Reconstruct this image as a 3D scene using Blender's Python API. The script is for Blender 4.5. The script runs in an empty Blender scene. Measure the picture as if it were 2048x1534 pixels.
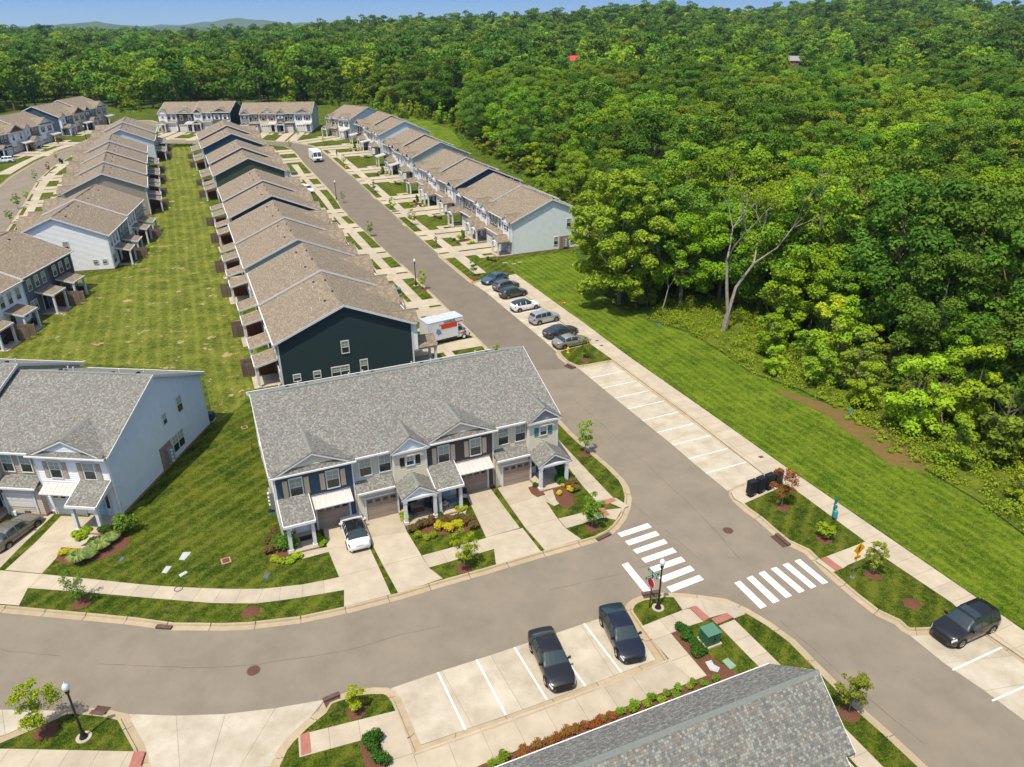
import bpy, math, random
import numpy as np
from mathutils import Vector, Matrix, geometry
random.seed(7); RNG=np.random.default_rng(7)
S=bpy.context.scene; COL=S.collection
# ---------------------------------------------------------------- camera
F,PITCH,ROLL,CH=1494.9,.4476,-.0086,36.57          # focal length in photo pixels, tilt, roll, height above the near lawn
_c,_s=math.cos(PITCH),math.sin(PITCH)
FW=Vector((0,_c,-_s)); _r=Vector((1,0,0)); _u=Vector((0,_s,_c))
RT=_r*math.cos(ROLL)+_u*math.sin(ROLL); UP=_u*math.cos(ROLL)-_r*math.sin(ROLL)
cd=bpy.data.cameras.new('camera'); cam=bpy.data.objects.new('camera',cd); COL.objects.link(cam)
cam.matrix_world=Matrix(((RT.x,UP.x,-FW.x,0),(RT.y,UP.y,-FW.y,0),(RT.z,UP.z,-FW.z,CH),(0,0,0,1)))
cd.sensor_width=36; cd.lens=F/2048*36; cd.clip_start=.5; cd.clip_end=40000; S.camera=cam
# ---------------------------------------------------------------- sky, sun, exposure
SHV=Vector((.21,.36,-1.0)); SUN_EL=math.atan2(1,.41); 
w=bpy.data.worlds.new('World'); S.world=w; w.use_nodes=True
nt=w.node_tree; nt.nodes.clear()
sk=nt.nodes.new('ShaderNodeTexSky'); sk.sky_type='NISHITA'; sk.sun_disc=False
sk.sun_elevation=SUN_EL; sk.sun_rotation=math.radians(180+30.3); sk.altitude=200; sk.air_density=1.0; sk.dust_density=2.2; sk.ozone_density=.6
bg=nt.nodes.new('ShaderNodeBackground'); bg.inputs['Strength'].default_value=.14
wo=nt.nodes.new('ShaderNodeOutputWorld'); 
_tc=nt.nodes.new('ShaderNodeTexCoord'); _sp=nt.nodes.new('ShaderNodeSeparateXYZ'); nt.links.new(_tc.outputs['Generated'],_sp.inputs[0])
_rp=nt.nodes.new('ShaderNodeValToRGB'); _e=_rp.color_ramp.elements; _e[0].position=0; _e[0].color=(1.7,2.65,3.5,1); _e[1].position=.14; _e[1].color=(.42,1.05,3.0,1); _q=_e.new(.035); _q.color=(.95,1.95,3.8,1)
_mr=nt.nodes.new('ShaderNodeMapRange'); _mr.inputs[1].default_value=.12; _mr.inputs[2].default_value=.5; _mx=nt.nodes.new('ShaderNodeMix'); _mx.data_type='RGBA'
nt.links.new(_sp.outputs[2],_rp.inputs[0]); nt.links.new(_sp.outputs[2],_mr.inputs[0]); nt.links.new(_mr.outputs[0],_mx.inputs['Factor']); nt.links.new(_rp.outputs[0],_mx.inputs['A']); nt.links.new(sk.outputs[0],_mx.inputs['B']); nt.links.new(_mx.outputs['Result'],bg.inputs[0]); nt.links.new(bg.outputs[0],wo.inputs[0])
sl=bpy.data.lights.new('sun','SUN'); sl.energy=3.6; sl.angle=math.radians(.53); sl.color=(1,.92,.78)
so=bpy.data.objects.new('sun',sl); COL.objects.link(so); so.rotation_euler=SHV.to_track_quat('-Z','Y').to_euler(); so.location=(0,0,300)
S.view_settings.view_transform='Standard'; S.view_settings.look='None'; S.view_settings.gamma=1; S.view_settings.use_curve_mapping=False
S.view_settings.exposure=.6
S.cycles.max_bounces=6; S.cycles.diffuse_bounces=3; S.cycles.transparent_max_bounces=6; S.cycles.caustics_reflective=False; S.cycles.caustics_refractive=False
# ---------------------------------------------------------------- survey: street frame, terrain height, sight lines onto the ground
TH=.4012; UA=Vector((-math.sin(TH),math.cos(TH))); VA=Vector((math.cos(TH),math.sin(TH)))
def sstep(a,b,x):
    t=min(1,max(0,(x-a)/(b-a))); return t*t*(3-2*t)
SKY_T=[-.9,-.62,-.42,-.3,-.2,-.08,0,.1,.19,.235,.31,.37,.45,.5,.56,.62,.9]
SKY_H=[12,13,9,11,17,24,26,31,37,30,27,39,44,45,38,30,24]
def T(x,y):
    u=x*UA.x+y*UA.y; d=u-150
    h=.036*(d if d>60 else 12*math.log1p(math.exp(d/12)))
    if u>300: h=5.4
    if y>330:
        k=sstep(400,1150,y)
        h=h*(1-k)+k*float(np.interp(x/max(y,1),SKY_T,SKY_H))
        h+=3.0*k*math.sin(x*.011+1)*math.sin(y*.009)
        if y>1500: h*=1-.6*sstep(1500,3500,y)
    return h
def P(px,py,dz=0.0):                                # point of the ground (plus dz) seen at a photo pixel
    d=FW+RT*((px-1024)/F)+UP*((767-py)/F)
    z=dz
    for _ in range(14):
        t=(z-CH)/d.z; x,y=d.x*t,d.y*t; z=T(x,y)+dz
    return Vector((x,y))
def UV(u,v): return UA*u+VA*v
# ---------------------------------------------------------------- mesh builder
class MB:
    def __init__(s): s.v=[]; s.f=[]; s.m=[]; s.u=[]
    def face(s,pts,mat=0,uv=None):
        n=len(s.v); s.v+= [tuple(p) for p in pts]; s.f.append(tuple(range(n,n+len(pts)))); s.m.append(mat)
        if uv is None:
            a,b,c=Vector(pts[0]),Vector(pts[1]),Vector(pts[2]); q=(b-a).cross(c-a)
            k=max(range(3),key=lambda i:abs(q[i])); i,j=[(1,2),(0,2),(0,1)][k]
            uv=[(p[i],p[j]) for p in pts]
        s.u.append(uv); return s
    def box(s,x0,y0,z0,x1,y1,z1,mat=0,bottom=True):
        a=[(x0,y0),(x1,y0),(x1,y1),(x0,y1)]; return s.prism(a,z0,z1,mat,bottom)
    def prism(s,poly,z0,z1,mat=0,bottom=True,tops=None):
        n=len(poly); zt=tops or [z1]*n
        s.face([(p[0],p[1],z) for p,z in zip(poly,zt)],mat)
        zb=z0 if isinstance(z0,(list,tuple)) else [z0]*n
        for i in range(n):
            j=(i+1)%n; s.face([(poly[i][0],poly[i][1],zb[i]),(poly[j][0],poly[j][1],zb[j]),(poly[j][0],poly[j][1],zt[j]),(poly[i][0],poly[i][1],zt[i])],mat)
        if bottom: s.face([(p[0],p[1],z) for p,z in reversed(list(zip(poly,zb)))],mat)
        return s
    def ext(s,prof,x0,x1,mat=0,axis='x',mats=None):    # extrude a closed (y,z) profile along x (or (x,z) along y)
        def q(t,p): return (t,p[0],p[1]) if axis=='x' else (p[0],t,p[1])
        n=len(prof)
        for i in range(n):
            j=(i+1)%n; L=math.dist(prof[i],prof[j]); mm=mats[i] if mats else mat
            s.face([q(x0,prof[i]),q(x0,prof[j]),q(x1,prof[j]),q(x1,prof[i])],mm,[(x0,0),(x0,L),(x1,L),(x1,0)])
        s.face([q(x0,p) for p in prof],mats[0] if mats else mat); s.face([q(x1,p) for p in reversed(prof)],mats[0] if mats else mat); return s
    def cyl(s,p0,p1,r0,r1=None,n=10,mat=0,caps=True):
        r1=r0 if r1 is None else r1; p0,p1=Vector(p0),Vector(p1); d=(p1-p0).normalized()
        a=d.orthogonal().normalized(); b=d.cross(a)
        R0=[p0+(a*math.cos(2*math.pi*k/n)+b*math.sin(2*math.pi*k/n))*r0 for k in range(n)]
        R1=[p1+(a*math.cos(2*math.pi*k/n)+b*math.sin(2*math.pi*k/n))*r1 for k in range(n)]
        for k in range(n): s.face([R0[k],R0[(k+1)%n],R1[(k+1)%n],R1[k]],mat)
        if caps: s.face(R0[::-1],mat); s.face(R1,mat)
        return s
    def lathe(s,prof,n=14,mat=0,c=(0,0)):
        for (ra,za),(rb,zb) in zip(prof,prof[1:]):
            for k in range(n):
                t0,t1=2*math.pi*k/n,2*math.pi*(k+1)/n
                q=[(c[0]+ra*math.cos(t0),c[1]+ra*math.sin(t0),za),(c[0]+ra*math.cos(t1),c[1]+ra*math.sin(t1),za),(c[0]+rb*math.cos(t1),c[1]+rb*math.sin(t1),zb),(c[0]+rb*math.cos(t0),c[1]+rb*math.sin(t0),zb)]
                if ra<1e-6: q=[q[0],q[2],q[3]]
                elif rb<1e-6: q=q[:3]
                s.face(q,mat)
        return s
    def mesh(s,name,mats,smooth=False,merge=False):
        me=bpy.data.meshes.new(name); me.from_pydata(s.v,[],s.f)
        for m in mats: me.materials.append(m)
        me.polygons.foreach_set('material_index',s.m)
        ul=me.uv_layers.new(name='UVMap'); ul.data.foreach_set('uv',[c for f in s.u for p in f for c in p])
        if merge:
            import bmesh
            bm=bmesh.new(); bm.from_mesh(me); bmesh.ops.remove_doubles(bm,verts=bm.verts,dist=1e-4); bmesh.ops.recalc_face_normals(bm,faces=bm.faces); bm.to_mesh(me); bm.free()
        if smooth: me.polygons.foreach_set('use_smooth',[True]*len(me.polygons))
        me.update(); return me
def ob(name,me,parent=None,loc=(0,0,0),rz=0.0,sc=None):
    o=bpy.data.objects.new(name,me); COL.objects.link(o); o.location=loc
    if rz: o.rotation_euler=(0,0,rz)
    if sc: o.scale=sc
    if parent: o.parent=parent
    return o
def tag(o,label,cat,group=None,kind=None):
    o['label']=label
    if cat: o['category']=cat
    if group: o['group']=group
    if kind: o['kind']=kind
    return o
def thing(name,label,cat,loc=(0,0,0),rz=0,group=None):
    o=ob(name,None,None,loc,rz); o.empty_display_size=.5; return tag(o,label,cat,group)
def struct(name,me,parent=None,loc=(0,0,0)):
    o=ob(name,me,parent,loc)
    if not parent: o['kind']='structure'
    return o
def dup(root,loc,rz,label=None,group=None,sc=None):
    r=root.copy(); COL.objects.link(r); r.location=loc; r.rotation_euler=(0,0,rz)
    if sc: r.scale=sc
    if label: r['label']=label
    if group: r['group']=group
    for ch in list(root.children):
        c=ch.copy(); COL.objects.link(c); c.parent=r
        for g in list(ch.children):
            d=g.copy(); COL.objects.link(d); d.parent=c
    return r
# ---------------------------------------------------------------- materials
MT={}
def mat(name,col,rough=.8,spec=.3,metal=0,noise=None,scale=5,bump=0,bscale=40,coat=0,coords='Object',detail=4,var=0,stretch=None,emit=None):
    """plain procedural material: base colour mottled by noise (noise = second colour), fine relief"""
    if name in MT: return MT[name]
    m=bpy.data.materials.new(name); m.use_nodes=True; n=m.node_tree; N=n.nodes; L=n.links; b=N['Principled BSDF']
    b.inputs['Base Color'].default_value=(*col,1); b.inputs['Roughness'].default_value=rough; b.inputs['Specular IOR Level'].default_value=spec
    b.inputs['Metallic'].default_value=metal; b.inputs['Coat Weight'].default_value=coat
    tc=N.new('ShaderNodeTexCoord'); co=tc.outputs[coords]
    if stretch:
        mp=N.new('ShaderNodeMapping'); mp.inputs['Scale'].default_value=stretch; L.new(co,mp.inputs[0]); co=mp.outputs[0]
    out=None
    if noise:
        t=N.new('ShaderNodeTexNoise'); t.inputs['Scale'].default_value=scale; t.inputs['Detail'].default_value=detail; t.inputs['Roughness'].default_value=.65; L.new(co,t.inputs['Vector'])
        r=N.new('ShaderNodeMapRange'); r.inputs[1].default_value=.35; r.inputs[2].default_value=.65; L.new(t.outputs['Fac'],r.inputs[0])
        x=N.new('ShaderNodeMix'); x.data_type='RGBA'; x.inputs['A'].default_value=(*col,1); x.inputs['B'].default_value=(*noise,1); L.new(r.outputs[0],x.inputs['Factor']); out=x.outputs['Result']
        L.new(out,b.inputs['Base Color'])
    if var:
        oi=N.new('ShaderNodeObjectInfo'); h=N.new('ShaderNodeHueSaturation'); r=N.new('ShaderNodeMapRange'); r.inputs[3].default_value=1-var; r.inputs[4].default_value=1+var
        L.new(oi.outputs['Random'],r.inputs[0]); L.new(r.outputs[0],h.inputs['Value'])
        if out: L.new(out,h.inputs['Color'])
        else: h.inputs['Color'].default_value=(*col,1)
        L.new(h.outputs[0],b.inputs['Base Color'])
    if bump:
        t=N.new('ShaderNodeTexNoise'); t.inputs['Scale'].default_value=bscale; t.inputs['Detail'].default_value=3; L.new(co,t.inputs['Vector'])
        k=N.new('ShaderNodeBump'); k.inputs['Strength'].default_value=bump; k.inputs['Distance'].default_value=.03; L.new(t.outputs['Fac'],k.inputs['Height']); L.new(k.outputs[0],b.inputs['Normal'])
    if emit: b.inputs['Emission Color'].default_value=(*emit,1); b.inputs['Emission Strength'].default_value=1
    MT[name]=m; return m
def ramp(N,stops,interp='LINEAR'):
    r=N.new('ShaderNodeValToRGB'); r.color_ramp.interpolation=interp; e=r.color_ramp.elements
    while len(e)<len(stops): e.new(.5)
    for k,(p,c) in enumerate(stops): e[k].position=p; e[k].color=(*c,1)
    return r
def mth(N,L,op,a,b=None,c=None):
    n=N.new('ShaderNodeMath'); n.operation=op
    for i,x in enumerate((a,b,c)):
        if x is None: continue
        if isinstance(x,(int,float)): n.inputs[i].default_value=x
        else: L.new(x,n.inputs[i])
    return n.outputs[0]
def shingle_mat(name,tones,w=.3,h=.14,patch=.12):
    """asphalt shingles from the roof plane's own metre coordinates: random tab tones, course relief"""
    m=bpy.data.materials.new(name); m.use_nodes=True; n=m.node_tree; N=n.nodes; L=n.links; b=N['Principled BSDF']; b.inputs['Roughness'].default_value=.92; b.inputs['Specular IOR Level'].default_value=.15
    uv=N.new('ShaderNodeUVMap'); sp=N.new('ShaderNodeSeparateXYZ'); L.new(uv.outputs[0],sp.inputs[0])
    vr=mth(N,L,'DIVIDE',sp.outputs[1],h); row=mth(N,L,'FLOOR',vr)
    wn=N.new('ShaderNodeTexWhiteNoise'); wn.noise_dimensions='1D'; L.new(row,wn.inputs['W'])
    cu=mth(N,L,'ADD',mth(N,L,'DIVIDE',sp.outputs[0],w),mth(N,L,'MULTIPLY',wn.outputs['Value'],7.3)); colm=mth(N,L,'FLOOR',cu)
    cb=N.new('ShaderNodeCombineXYZ'); L.new(row,cb.inputs[0]); L.new(colm,cb.inputs[1])
    w2=N.new('ShaderNodeTexWhiteNoise'); w2.noise_dimensions='2D'; L.new(cb.outputs[0],w2.inputs['Vector'])
    rp=ramp(N,[(k/len(tones),t) for k,t in enumerate(tones)],'CONSTANT'); L.new(w2.outputs['Value'],rp.inputs[0])
    t=N.new('ShaderNodeTexNoise'); t.inputs['Scale'].default_value=1.2; L.new(uv.outputs[0],t.inputs['Vector'])
    t2=N.new('ShaderNodeTexNoise'); t2.inputs['Scale'].default_value=60; L.new(uv.outputs[0],t2.inputs['Vector'])
    hs=N.new('ShaderNodeHueSaturation'); L.new(rp.outputs[0],hs.inputs['Color'])
    vv=mth(N,L,'ADD',mth(N,L,'MULTIPLY',t.outputs['Fac'],patch*2),mth(N,L,'MULTIPLY_ADD',t2.outputs['Fac'],.3,.85-patch)); L.new(vv,hs.inputs['Value'])
    L.new(hs.outputs[0],b.inputs['Base Color'])
    fr=mth(N,L,'FRACT',vr); fc=mth(N,L,'FRACT',cu)
    hh=mth(N,L,'ADD',mth(N,L,'SUBTRACT',1.0,fr),mth(N,L,'MULTIPLY',mth(N,L,'LESS_THAN',fc,.06),-.6))
    hh=mth(N,L,'ADD',hh,mth(N,L,'MULTIPLY',w2.outputs['Value'],.5))
    k=N.new('ShaderNodeBump'); k.inputs['Strength'].default_value=.7; k.inputs['Distance'].default_value=.02; L.new(hh,k.inputs['Height']); L.new(k.outputs[0],b.inputs['Normal'])
    MT[name]=m; return m
def brick_mat(name,c1,c2,mort,bw=.21,bh=.075):
    m=bpy.data.materials.new(name); m.use_nodes=True; n=m.node_tree; N=n.nodes; L=n.links; b=N['Principled BSDF']; b.inputs['Roughness'].default_value=.9
    uv=N.new('ShaderNodeUVMap'); t=N.new('ShaderNodeTexBrick'); L.new(uv.outputs[0],t.inputs[0]); t.inputs['Scale'].default_value=1; t.inputs['Brick Width'].default_value=bw; t.inputs['Row Height'].default_value=bh; t.inputs['Mortar Size'].default_value=.008
    t.inputs['Color1'].default_value=(*c1,1); t.inputs['Color2'].default_value=(*c2,1); t.inputs['Mortar'].default_value=(*mort,1); L.new(t.outputs['Color'],b.inputs['Base Color'])
    MT[name]=m; return m
def lawn_mat(name,dark,mid,light,stripe=None,sw=1.1,samt=.25,bare=None,bamt=0,dry=.5):
    """mown grass: clumps, dry streaks, mowing stripes (direction stripe in the ground plane), bare soil patches"""
    m=bpy.data.materials.new(name); m.use_nodes=True; n=m.node_tree; N=n.nodes; L=n.links; b=N['Principled BSDF']; b.inputs['Roughness'].default_value=.95; b.inputs['Specular IOR Level'].default_value=.1
    tc=N.new('ShaderNodeTexCoord'); co=tc.outputs['Object']
    def nz(s,d=4,r=.6,v=None):
        t=N.new('ShaderNodeTexNoise'); t.inputs['Scale'].default_value=s; t.inputs['Detail'].default_value=d; t.inputs['Roughness'].default_value=r; L.new(v or co,t.inputs['Vector']); return t.outputs['Fac']
    a=nz(.3,5,.75); c=nz(2.6,6,.85); e=nz(11,3,.85)
    v=mth(N,L,'ADD',mth(N,L,'MULTIPLY',a,.27),mth(N,L,'ADD',mth(N,L,'MULTIPLY',c,.33),mth(N,L,'MULTIPLY',e,.40)))
    if stripe:
        sp=N.new('ShaderNodeSeparateXYZ'); L.new(co,sp.inputs[0])
        wob=mth(N,L,'MULTIPLY',nz(.03,1),2.0)
        q=mth(N,L,'ADD',mth(N,L,'ADD',mth(N,L,'MULTIPLY',sp.outputs[0],stripe[0]),mth(N,L,'MULTIPLY',sp.outputs[1],stripe[1])),wob)
        s1=mth(N,L,'SINE',mth(N,L,'MULTIPLY',q,2*math.pi/sw)); s1=mth(N,L,'POWER',mth(N,L,'MULTIPLY_ADD',s1,.5,.5),2.5)
        v=mth(N,L,'ADD',v,mth(N,L,'MULTIPLY',s1,mth(N,L,'MULTIPLY',c,samt)))
    rp=ramp(N,[(.435,dark),(.5,mid),(.57,light)]); L.new(v,rp.inputs[0]); out=rp.outputs[0]
    if dry:
        x=N.new('ShaderNodeMix'); x.data_type='RGBA'; r=N.new('ShaderNodeMapRange'); r.inputs[1].default_value=.52; r.inputs[2].default_value=.68; r.inputs[4].default_value=dry; L.new(nz(1.1,6,.8),r.inputs[0]); L.new(r.outputs[0],x.inputs['Factor']); L.new(out,x.inputs['A']); x.inputs['B'].default_value=(.17,.135,.035,1); out=x.outputs['Result']
    if bamt:
        x=N.new('ShaderNodeMix'); x.data_type='RGBA'; r=N.new('ShaderNodeMapRange'); r.inputs[1].default_value=.69-bamt; r.inputs[2].default_value=.73-bamt; L.new(nz(.5,7,.72),r.inputs[0]); L.new(r.outputs[0],x.inputs['Factor']); L.new(out,x.inputs['A']); x.inputs['B'].default_value=(*bare,1); out=x.outputs['Result']
    L.new(out,b.inputs['Base Color'])
    k=N.new('ShaderNodeBump'); k.inputs['Strength'].default_value=.9; k.inputs['Distance'].default_value=.12; L.new(mth(N,L,'ADD',nz(9,4,.8),mth(N,L,'MULTIPLY',c,.6)),k.inputs['Height']); L.new(k.outputs[0],b.inputs['Normal'])
    MT[name]=m; return m
def leaf_mat(name,c1,c2,trans=.35,var=.22,huev=.02,bark=False):
    m=bpy.data.materials.new(name); m.use_nodes=True; n=m.node_tree; N=n.nodes; L=n.links; N.remove(N['Principled BSDF']); o=N['Material Output']
    oi=N.new('ShaderNodeObjectInfo'); ge=N.new('ShaderNodeNewGeometry')
    x=N.new('ShaderNodeMix'); x.data_type='RGBA'; x.inputs['A'].default_value=(*c1,1); x.inputs['B'].default_value=(*c2,1); L.new(ge.outputs['Random Per Island'],x.inputs['Factor'])
    h=N.new('ShaderNodeHueSaturation'); L.new(x.outputs['Result'],h.inputs['Color'])
    r=N.new('ShaderNodeMapRange'); r.inputs[3].default_value=1-var; r.inputs[4].default_value=1+var; L.new(oi.outputs['Random'],r.inputs[0])
    lt=N.new('ShaderNodeTexNoise'); lt.inputs['Scale'].default_value=.013; L.new(oi.outputs['Location'],lt.inputs['Vector'])
    L.new(mth(N,L,'MULTIPLY',r.outputs[0],mth(N,L,'MULTIPLY_ADD',lt.outputs['Fac'],1.1,.47)),h.inputs['Value'])
    wn=N.new('ShaderNodeTexWhiteNoise'); wn.noise_dimensions='1D'; L.new(oi.outputs['Random'],wn.inputs['W'])
    r=N.new('ShaderNodeMapRange'); r.inputs[3].default_value=.5-huev; r.inputs[4].default_value=.5+huev; L.new(wn.outputs['Value'],r.inputs[0]); L.new(r.outputs[0],h.inputs['Hue'])
    d=N.new('ShaderNodeBsdfDiffuse'); t=N.new('ShaderNodeBsdfTranslucent'); mx=N.new('ShaderNodeMixShader'); mx.inputs[0].default_value=trans
    L.new(h.outputs[0],d.inputs[0]); L.new(h.outputs[0],t.inputs[0]); L.new(d.outputs[0],mx.inputs[1]); L.new(t.outputs[0],mx.inputs[2]); L.new(mx.outputs[0],o.inputs[0])
    MT[name]=m; return m
WHITE=mat('white_trim',(.64,.64,.62),.5,noise=(.58,.58,.56),scale=2)
ASPH=mat('asphalt',(.215,.183,.139),.95,.1,noise=(.175,.15,.115),scale=.35,bump=.3,bscale=30,detail=8)
CONC=mat('concrete',(.41,.355,.265),.9,.15,noise=(.34,.29,.215),scale=.8,bump=.15,bscale=25,detail=8,var=.07)
CONCL=mat('parking_concrete',(.44,.395,.31),.9,.15,noise=(.33,.285,.21),scale=.6,bump=.15,bscale=25,detail=9,var=.04)
CONCB=mat('joint_concrete',(.19,.165,.12),.95,.1,noise=(.15,.13,.095),scale=4)
KERB=mat('kerb_concrete',(.37,.30,.195),.9,.15,noise=(.31,.25,.16),scale=1.5,bump=.15,bscale=25,var=.06,detail=8)
REDP=mat('red_paver',(.34,.14,.105),.9,.1,noise=(.28,.115,.09),scale=3,bump=.4,bscale=12)
MULCH=mat('mulch',(.16,.075,.045),1,.05,noise=(.085,.04,.025),scale=14,bump=1,bscale=30,detail=8)
PAINT=mat('road_paint',(.70,.69,.67),.7,.2,noise=(.52,.51,.48),scale=5,detail=12)
BLACK=mat('black_metal',(.012,.012,.013),.35,.5,bump=.05)
IRON=mat('cast_iron',(.07,.05,.04),.7,.3,noise=(.12,.07,.05),scale=6,bump=.4)
RUST=mat('rust_iron',(.13,.065,.04),.8,.2,noise=(.07,.04,.03),scale=8,bump=.3)
GLASS=mat('window_glass',(.02,.028,.026),.06,.6,noise=(.035,.045,.04),scale=1.5)
BLIND=mat('blind_glass',(.22,.27,.23),.12,.6,noise=(.3,.34,.29),scale=.7)
BRICK=brick_mat('brick',(.2,.085,.055),(.27,.13,.085),(.33,.29,.25))
WOODG=mat('weathered_wood',(.17,.12,.085),.9,.1,noise=(.24,.18,.13),scale=3,stretch=(8,8,1),var=.2)
WOODR=mat('stained_wood',(.25,.08,.028),.8,.2,noise=(.17,.05,.02),scale=3,stretch=(8,8,1),var=.15)
SH_BROWN=shingle_mat('brown_shingles',[(.20,.16,.112),(.24,.192,.135),(.17,.14,.10),(.255,.21,.15),(.19,.155,.112)],.32,.14)
SH_GREY=shingle_mat('grey_shingles',[(.165,.165,.145),(.205,.207,.182),(.125,.128,.12),(.18,.163,.135),(.25,.252,.222),(.145,.148,.136),(.195,.175,.145)],.12,.12,.04)
RIDGE=mat('ridge_cap',(.19,.205,.18),.9,noise=(.16,.175,.155),scale=8)
RIDGEB=mat('ridge_cap_brown',(.19,.15,.115),.9,noise=(.16,.125,.1),scale=8)
METALW=mat('standing_seam',(.50,.46,.42),.4,.4,noise=(.46,.42,.38),scale=1)
GARW=mat('white_garage',(.60,.59,.56),.5,noise=(.55,.54,.51),scale=1)
GART=mat('taupe_garage',(.30,.235,.185),.5,noise=(.275,.215,.17),scale=1)
LAWN=lawn_mat('lawn',(.013,.032,.002),(.042,.072,.004),(.115,.135,.012),stripe=(.9,-.5),sw=1.4,samt=.1,dry=.5)
YARD=lawn_mat('yard_grass',(.03,.054,.004),(.09,.118,.011),(.20,.215,.035),stripe=(VA.x,VA.y),sw=1.55,samt=.065,bare=(.36,.26,.13),bamt=.095,dry=.85)
FIELD=lawn_mat('open_lawn',(.026,.062,.003),(.075,.125,.006),(.15,.205,.014),stripe=(VA.x,VA.y),sw=1.05,samt=.08,dry=.3)
SCRUB=lawn_mat('scrub_floor',(.03,.06,.005),(.09,.13,.01),(.19,.21,.02),dry=.5)
WOODF=lawn_mat('forest_floor',(.02,.045,.006),(.045,.085,.01),(.09,.14,.015),dry=.3)
MULCHW=mat('weedy_mulch',(.19,.085,.05),1,.05,noise=(.085,.11,.015),scale=1.6,bump=1,bscale=20,detail=12)
def area2(p): return sum(p[i].x*p[(i+1)%len(p)].y-p[(i+1)%len(p)].x*p[i].y for i in range(len(p)))
# ---------------------------------------------------------------- ground plan, read off the photograph as sight lines onto the terrain
def PL(l,dz=0.0): return [P(a,b,dz) for a,b in l]
ROAD_R=[(2800,1872),(2300,1512),(2048,1328),(2003,1295),(1962,1265),(1850,1271),(1820,1271.5),(1803,1262),(1789,1249),(1747,1229),(1700,1192),(1654,1152),(1629,1127),(1608.5,1106.7),(1568,1087.6),(1538.6,1063.4),(1514,1041),(1488,1023),(1466,1003),(1457,990),(1459,980),(1470,973),(1490,965),(1528,949),(1492,924),(1421,871),(1357,824),(1300,781),(1225,726),(1175,735),(1157,737),(1145,734),(1130,727),(1117,716),(1111,707),(1113,702),(1130,697),(1183,684),(1130,646),(1050,588),(1003,552),(968,562),(952,567),(943,568),(935,562),(880,516.5),(805,449.6),(747,396),(686,339),(655,312),(640,300),(621,292),(600.7,288),(578,285),(534,282.5),(460,282),(388,282),(330,282),(312,276),(308,266),(318,255),(320,247),(300,241.5),(265,241.5),(235,250),(195,270),(150,293),(120,304),(71,325.5),(25,353.4),(0,374),(-80,440),(-250,620)]
ROAD_L=[(-190,680),(-60,540),(0,478),(16,456),(32,431),(45,411),(58,388),(75,360),(103,335),(143,311),(190,290),(240,276),(280,279),(300,285),(330,288.5),(389,288.5),(460,288.5),(540,289.5),(573,293.4),(584,298.5),(594,308),(608,326),(627,345.5),(655,375),(674,397.6),(695,428),(746,474),(812,535),(900,621.6),(977,697),(1040,758),(1103.7,822.4),(1147,868),(1187.6,904),(1223,934),(1248.6,959.7),(1258,975),(1263.6,996.6),(1262,1014),(1253.5,1037),(1238,1057.7),(1225,1069),(1198.8,1082.6),(1154,1095.8),(1065,1121),(976,1148),(900,1169.6),(798,1200),(701,1225.7),(600,1247.4),(493,1260),(440,1262),(391.6,1261.3),(341,1261),(260,1250),(178,1242),(96.6,1234.6),(0,1225.7),(-250,1205)]
ROAD_B=[(-250,1500),(-60,1500),(0,1475),(60,1450),(112,1427),(133,1416),(159,1413.5),(195,1417),(221,1420),(256,1428),(270,1455),(290,1490),(303,1534),(320,1700),(500,1700),(539,1534),(555,1500),(572,1478),(601,1450),(637,1421),(650,1400),(670,1391.7),(711,1379),(747,1375),(775,1375.5),(790,1382),(802,1398),(815,1427),(842,1491),(1000,1436.6),(1130,1389),(1259.7,1340),(1313,1319.5),(1275,1266),(1250,1229),(1248,1218),(1254.6,1206),(1264.8,1198.7),(1281,1192),(1308,1188.5),(1326,1185),(1369,1187),(1412,1192),(1453,1198),(1495,1217),(1542,1245),(1590,1280),(1640.5,1330.7),(1685,1375),(1732,1422),(1780,1463.6),(1855.6,1534),(2010,1680),(2300,1925),(2800,2335)]
ROAD=PL(ROAD_R)+PL(ROAD_L)+PL(ROAD_B)
SG=1 if area2(ROAD)>0 else -1
def offset(p,d,closed=True):
    out=[]; n=len(p)
    for i in range(n):
        a=p[i-1] if (i or closed) else p[i]; b=p[i]; c=p[(i+1)%n] if (i<n-1 or closed) else p[i]
        e1=(b-a); e2=(c-b)
        if e1.length<1e-6: e1=e2
        if e2.length<1e-6: e2=e1
        e1=e1.normalized(); e2=e2.normalized(); n1=Vector((e1.y,-e1.x)); n2=Vector((e2.y,-e2.x)); q=(n1+n2)
        q=q.normalized() if q.length>.2 else n1
        k=1/max(.6,q.dot(n1)); out.append(b+q*(d*k*SG))
    return out
KW=.6
KOUT=offset(ROAD,KW)
DEV=PL([(3100,1668),(2500,1330),(2048,1075),(1960,1010),(1860,950),(1750,890),(1690,830),(1600,785),(1500,750),(1440,705),(1380,668),(1300,645),(1225,610),(1180,560),(1150,510),(1100,440),(1020,350),(925,290),(905,262),(860,243),(800,228),(720,214),(670,209),(640,212),(560,214),(480,214),(400,216),(320,218),(270,228),(235,226),(222,216),(180,205),(120,208),(60,216),(0,228),(-250,290),(-500,700),(-700,1400),(-800,2000),(-600,2700),(1200,2700),(3100,2700)])
YARDP=PL([(330,292),(383,292),(395,330),(420,420),(450,500),(490,640),(535,760),(500,800),(430,850),(405,745),(170,728),(-20,730),(-120,760),(-60,660),(0,630),(150,560),(240,545),(300,480),(310,430),(318,330),(316,296)])
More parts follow.
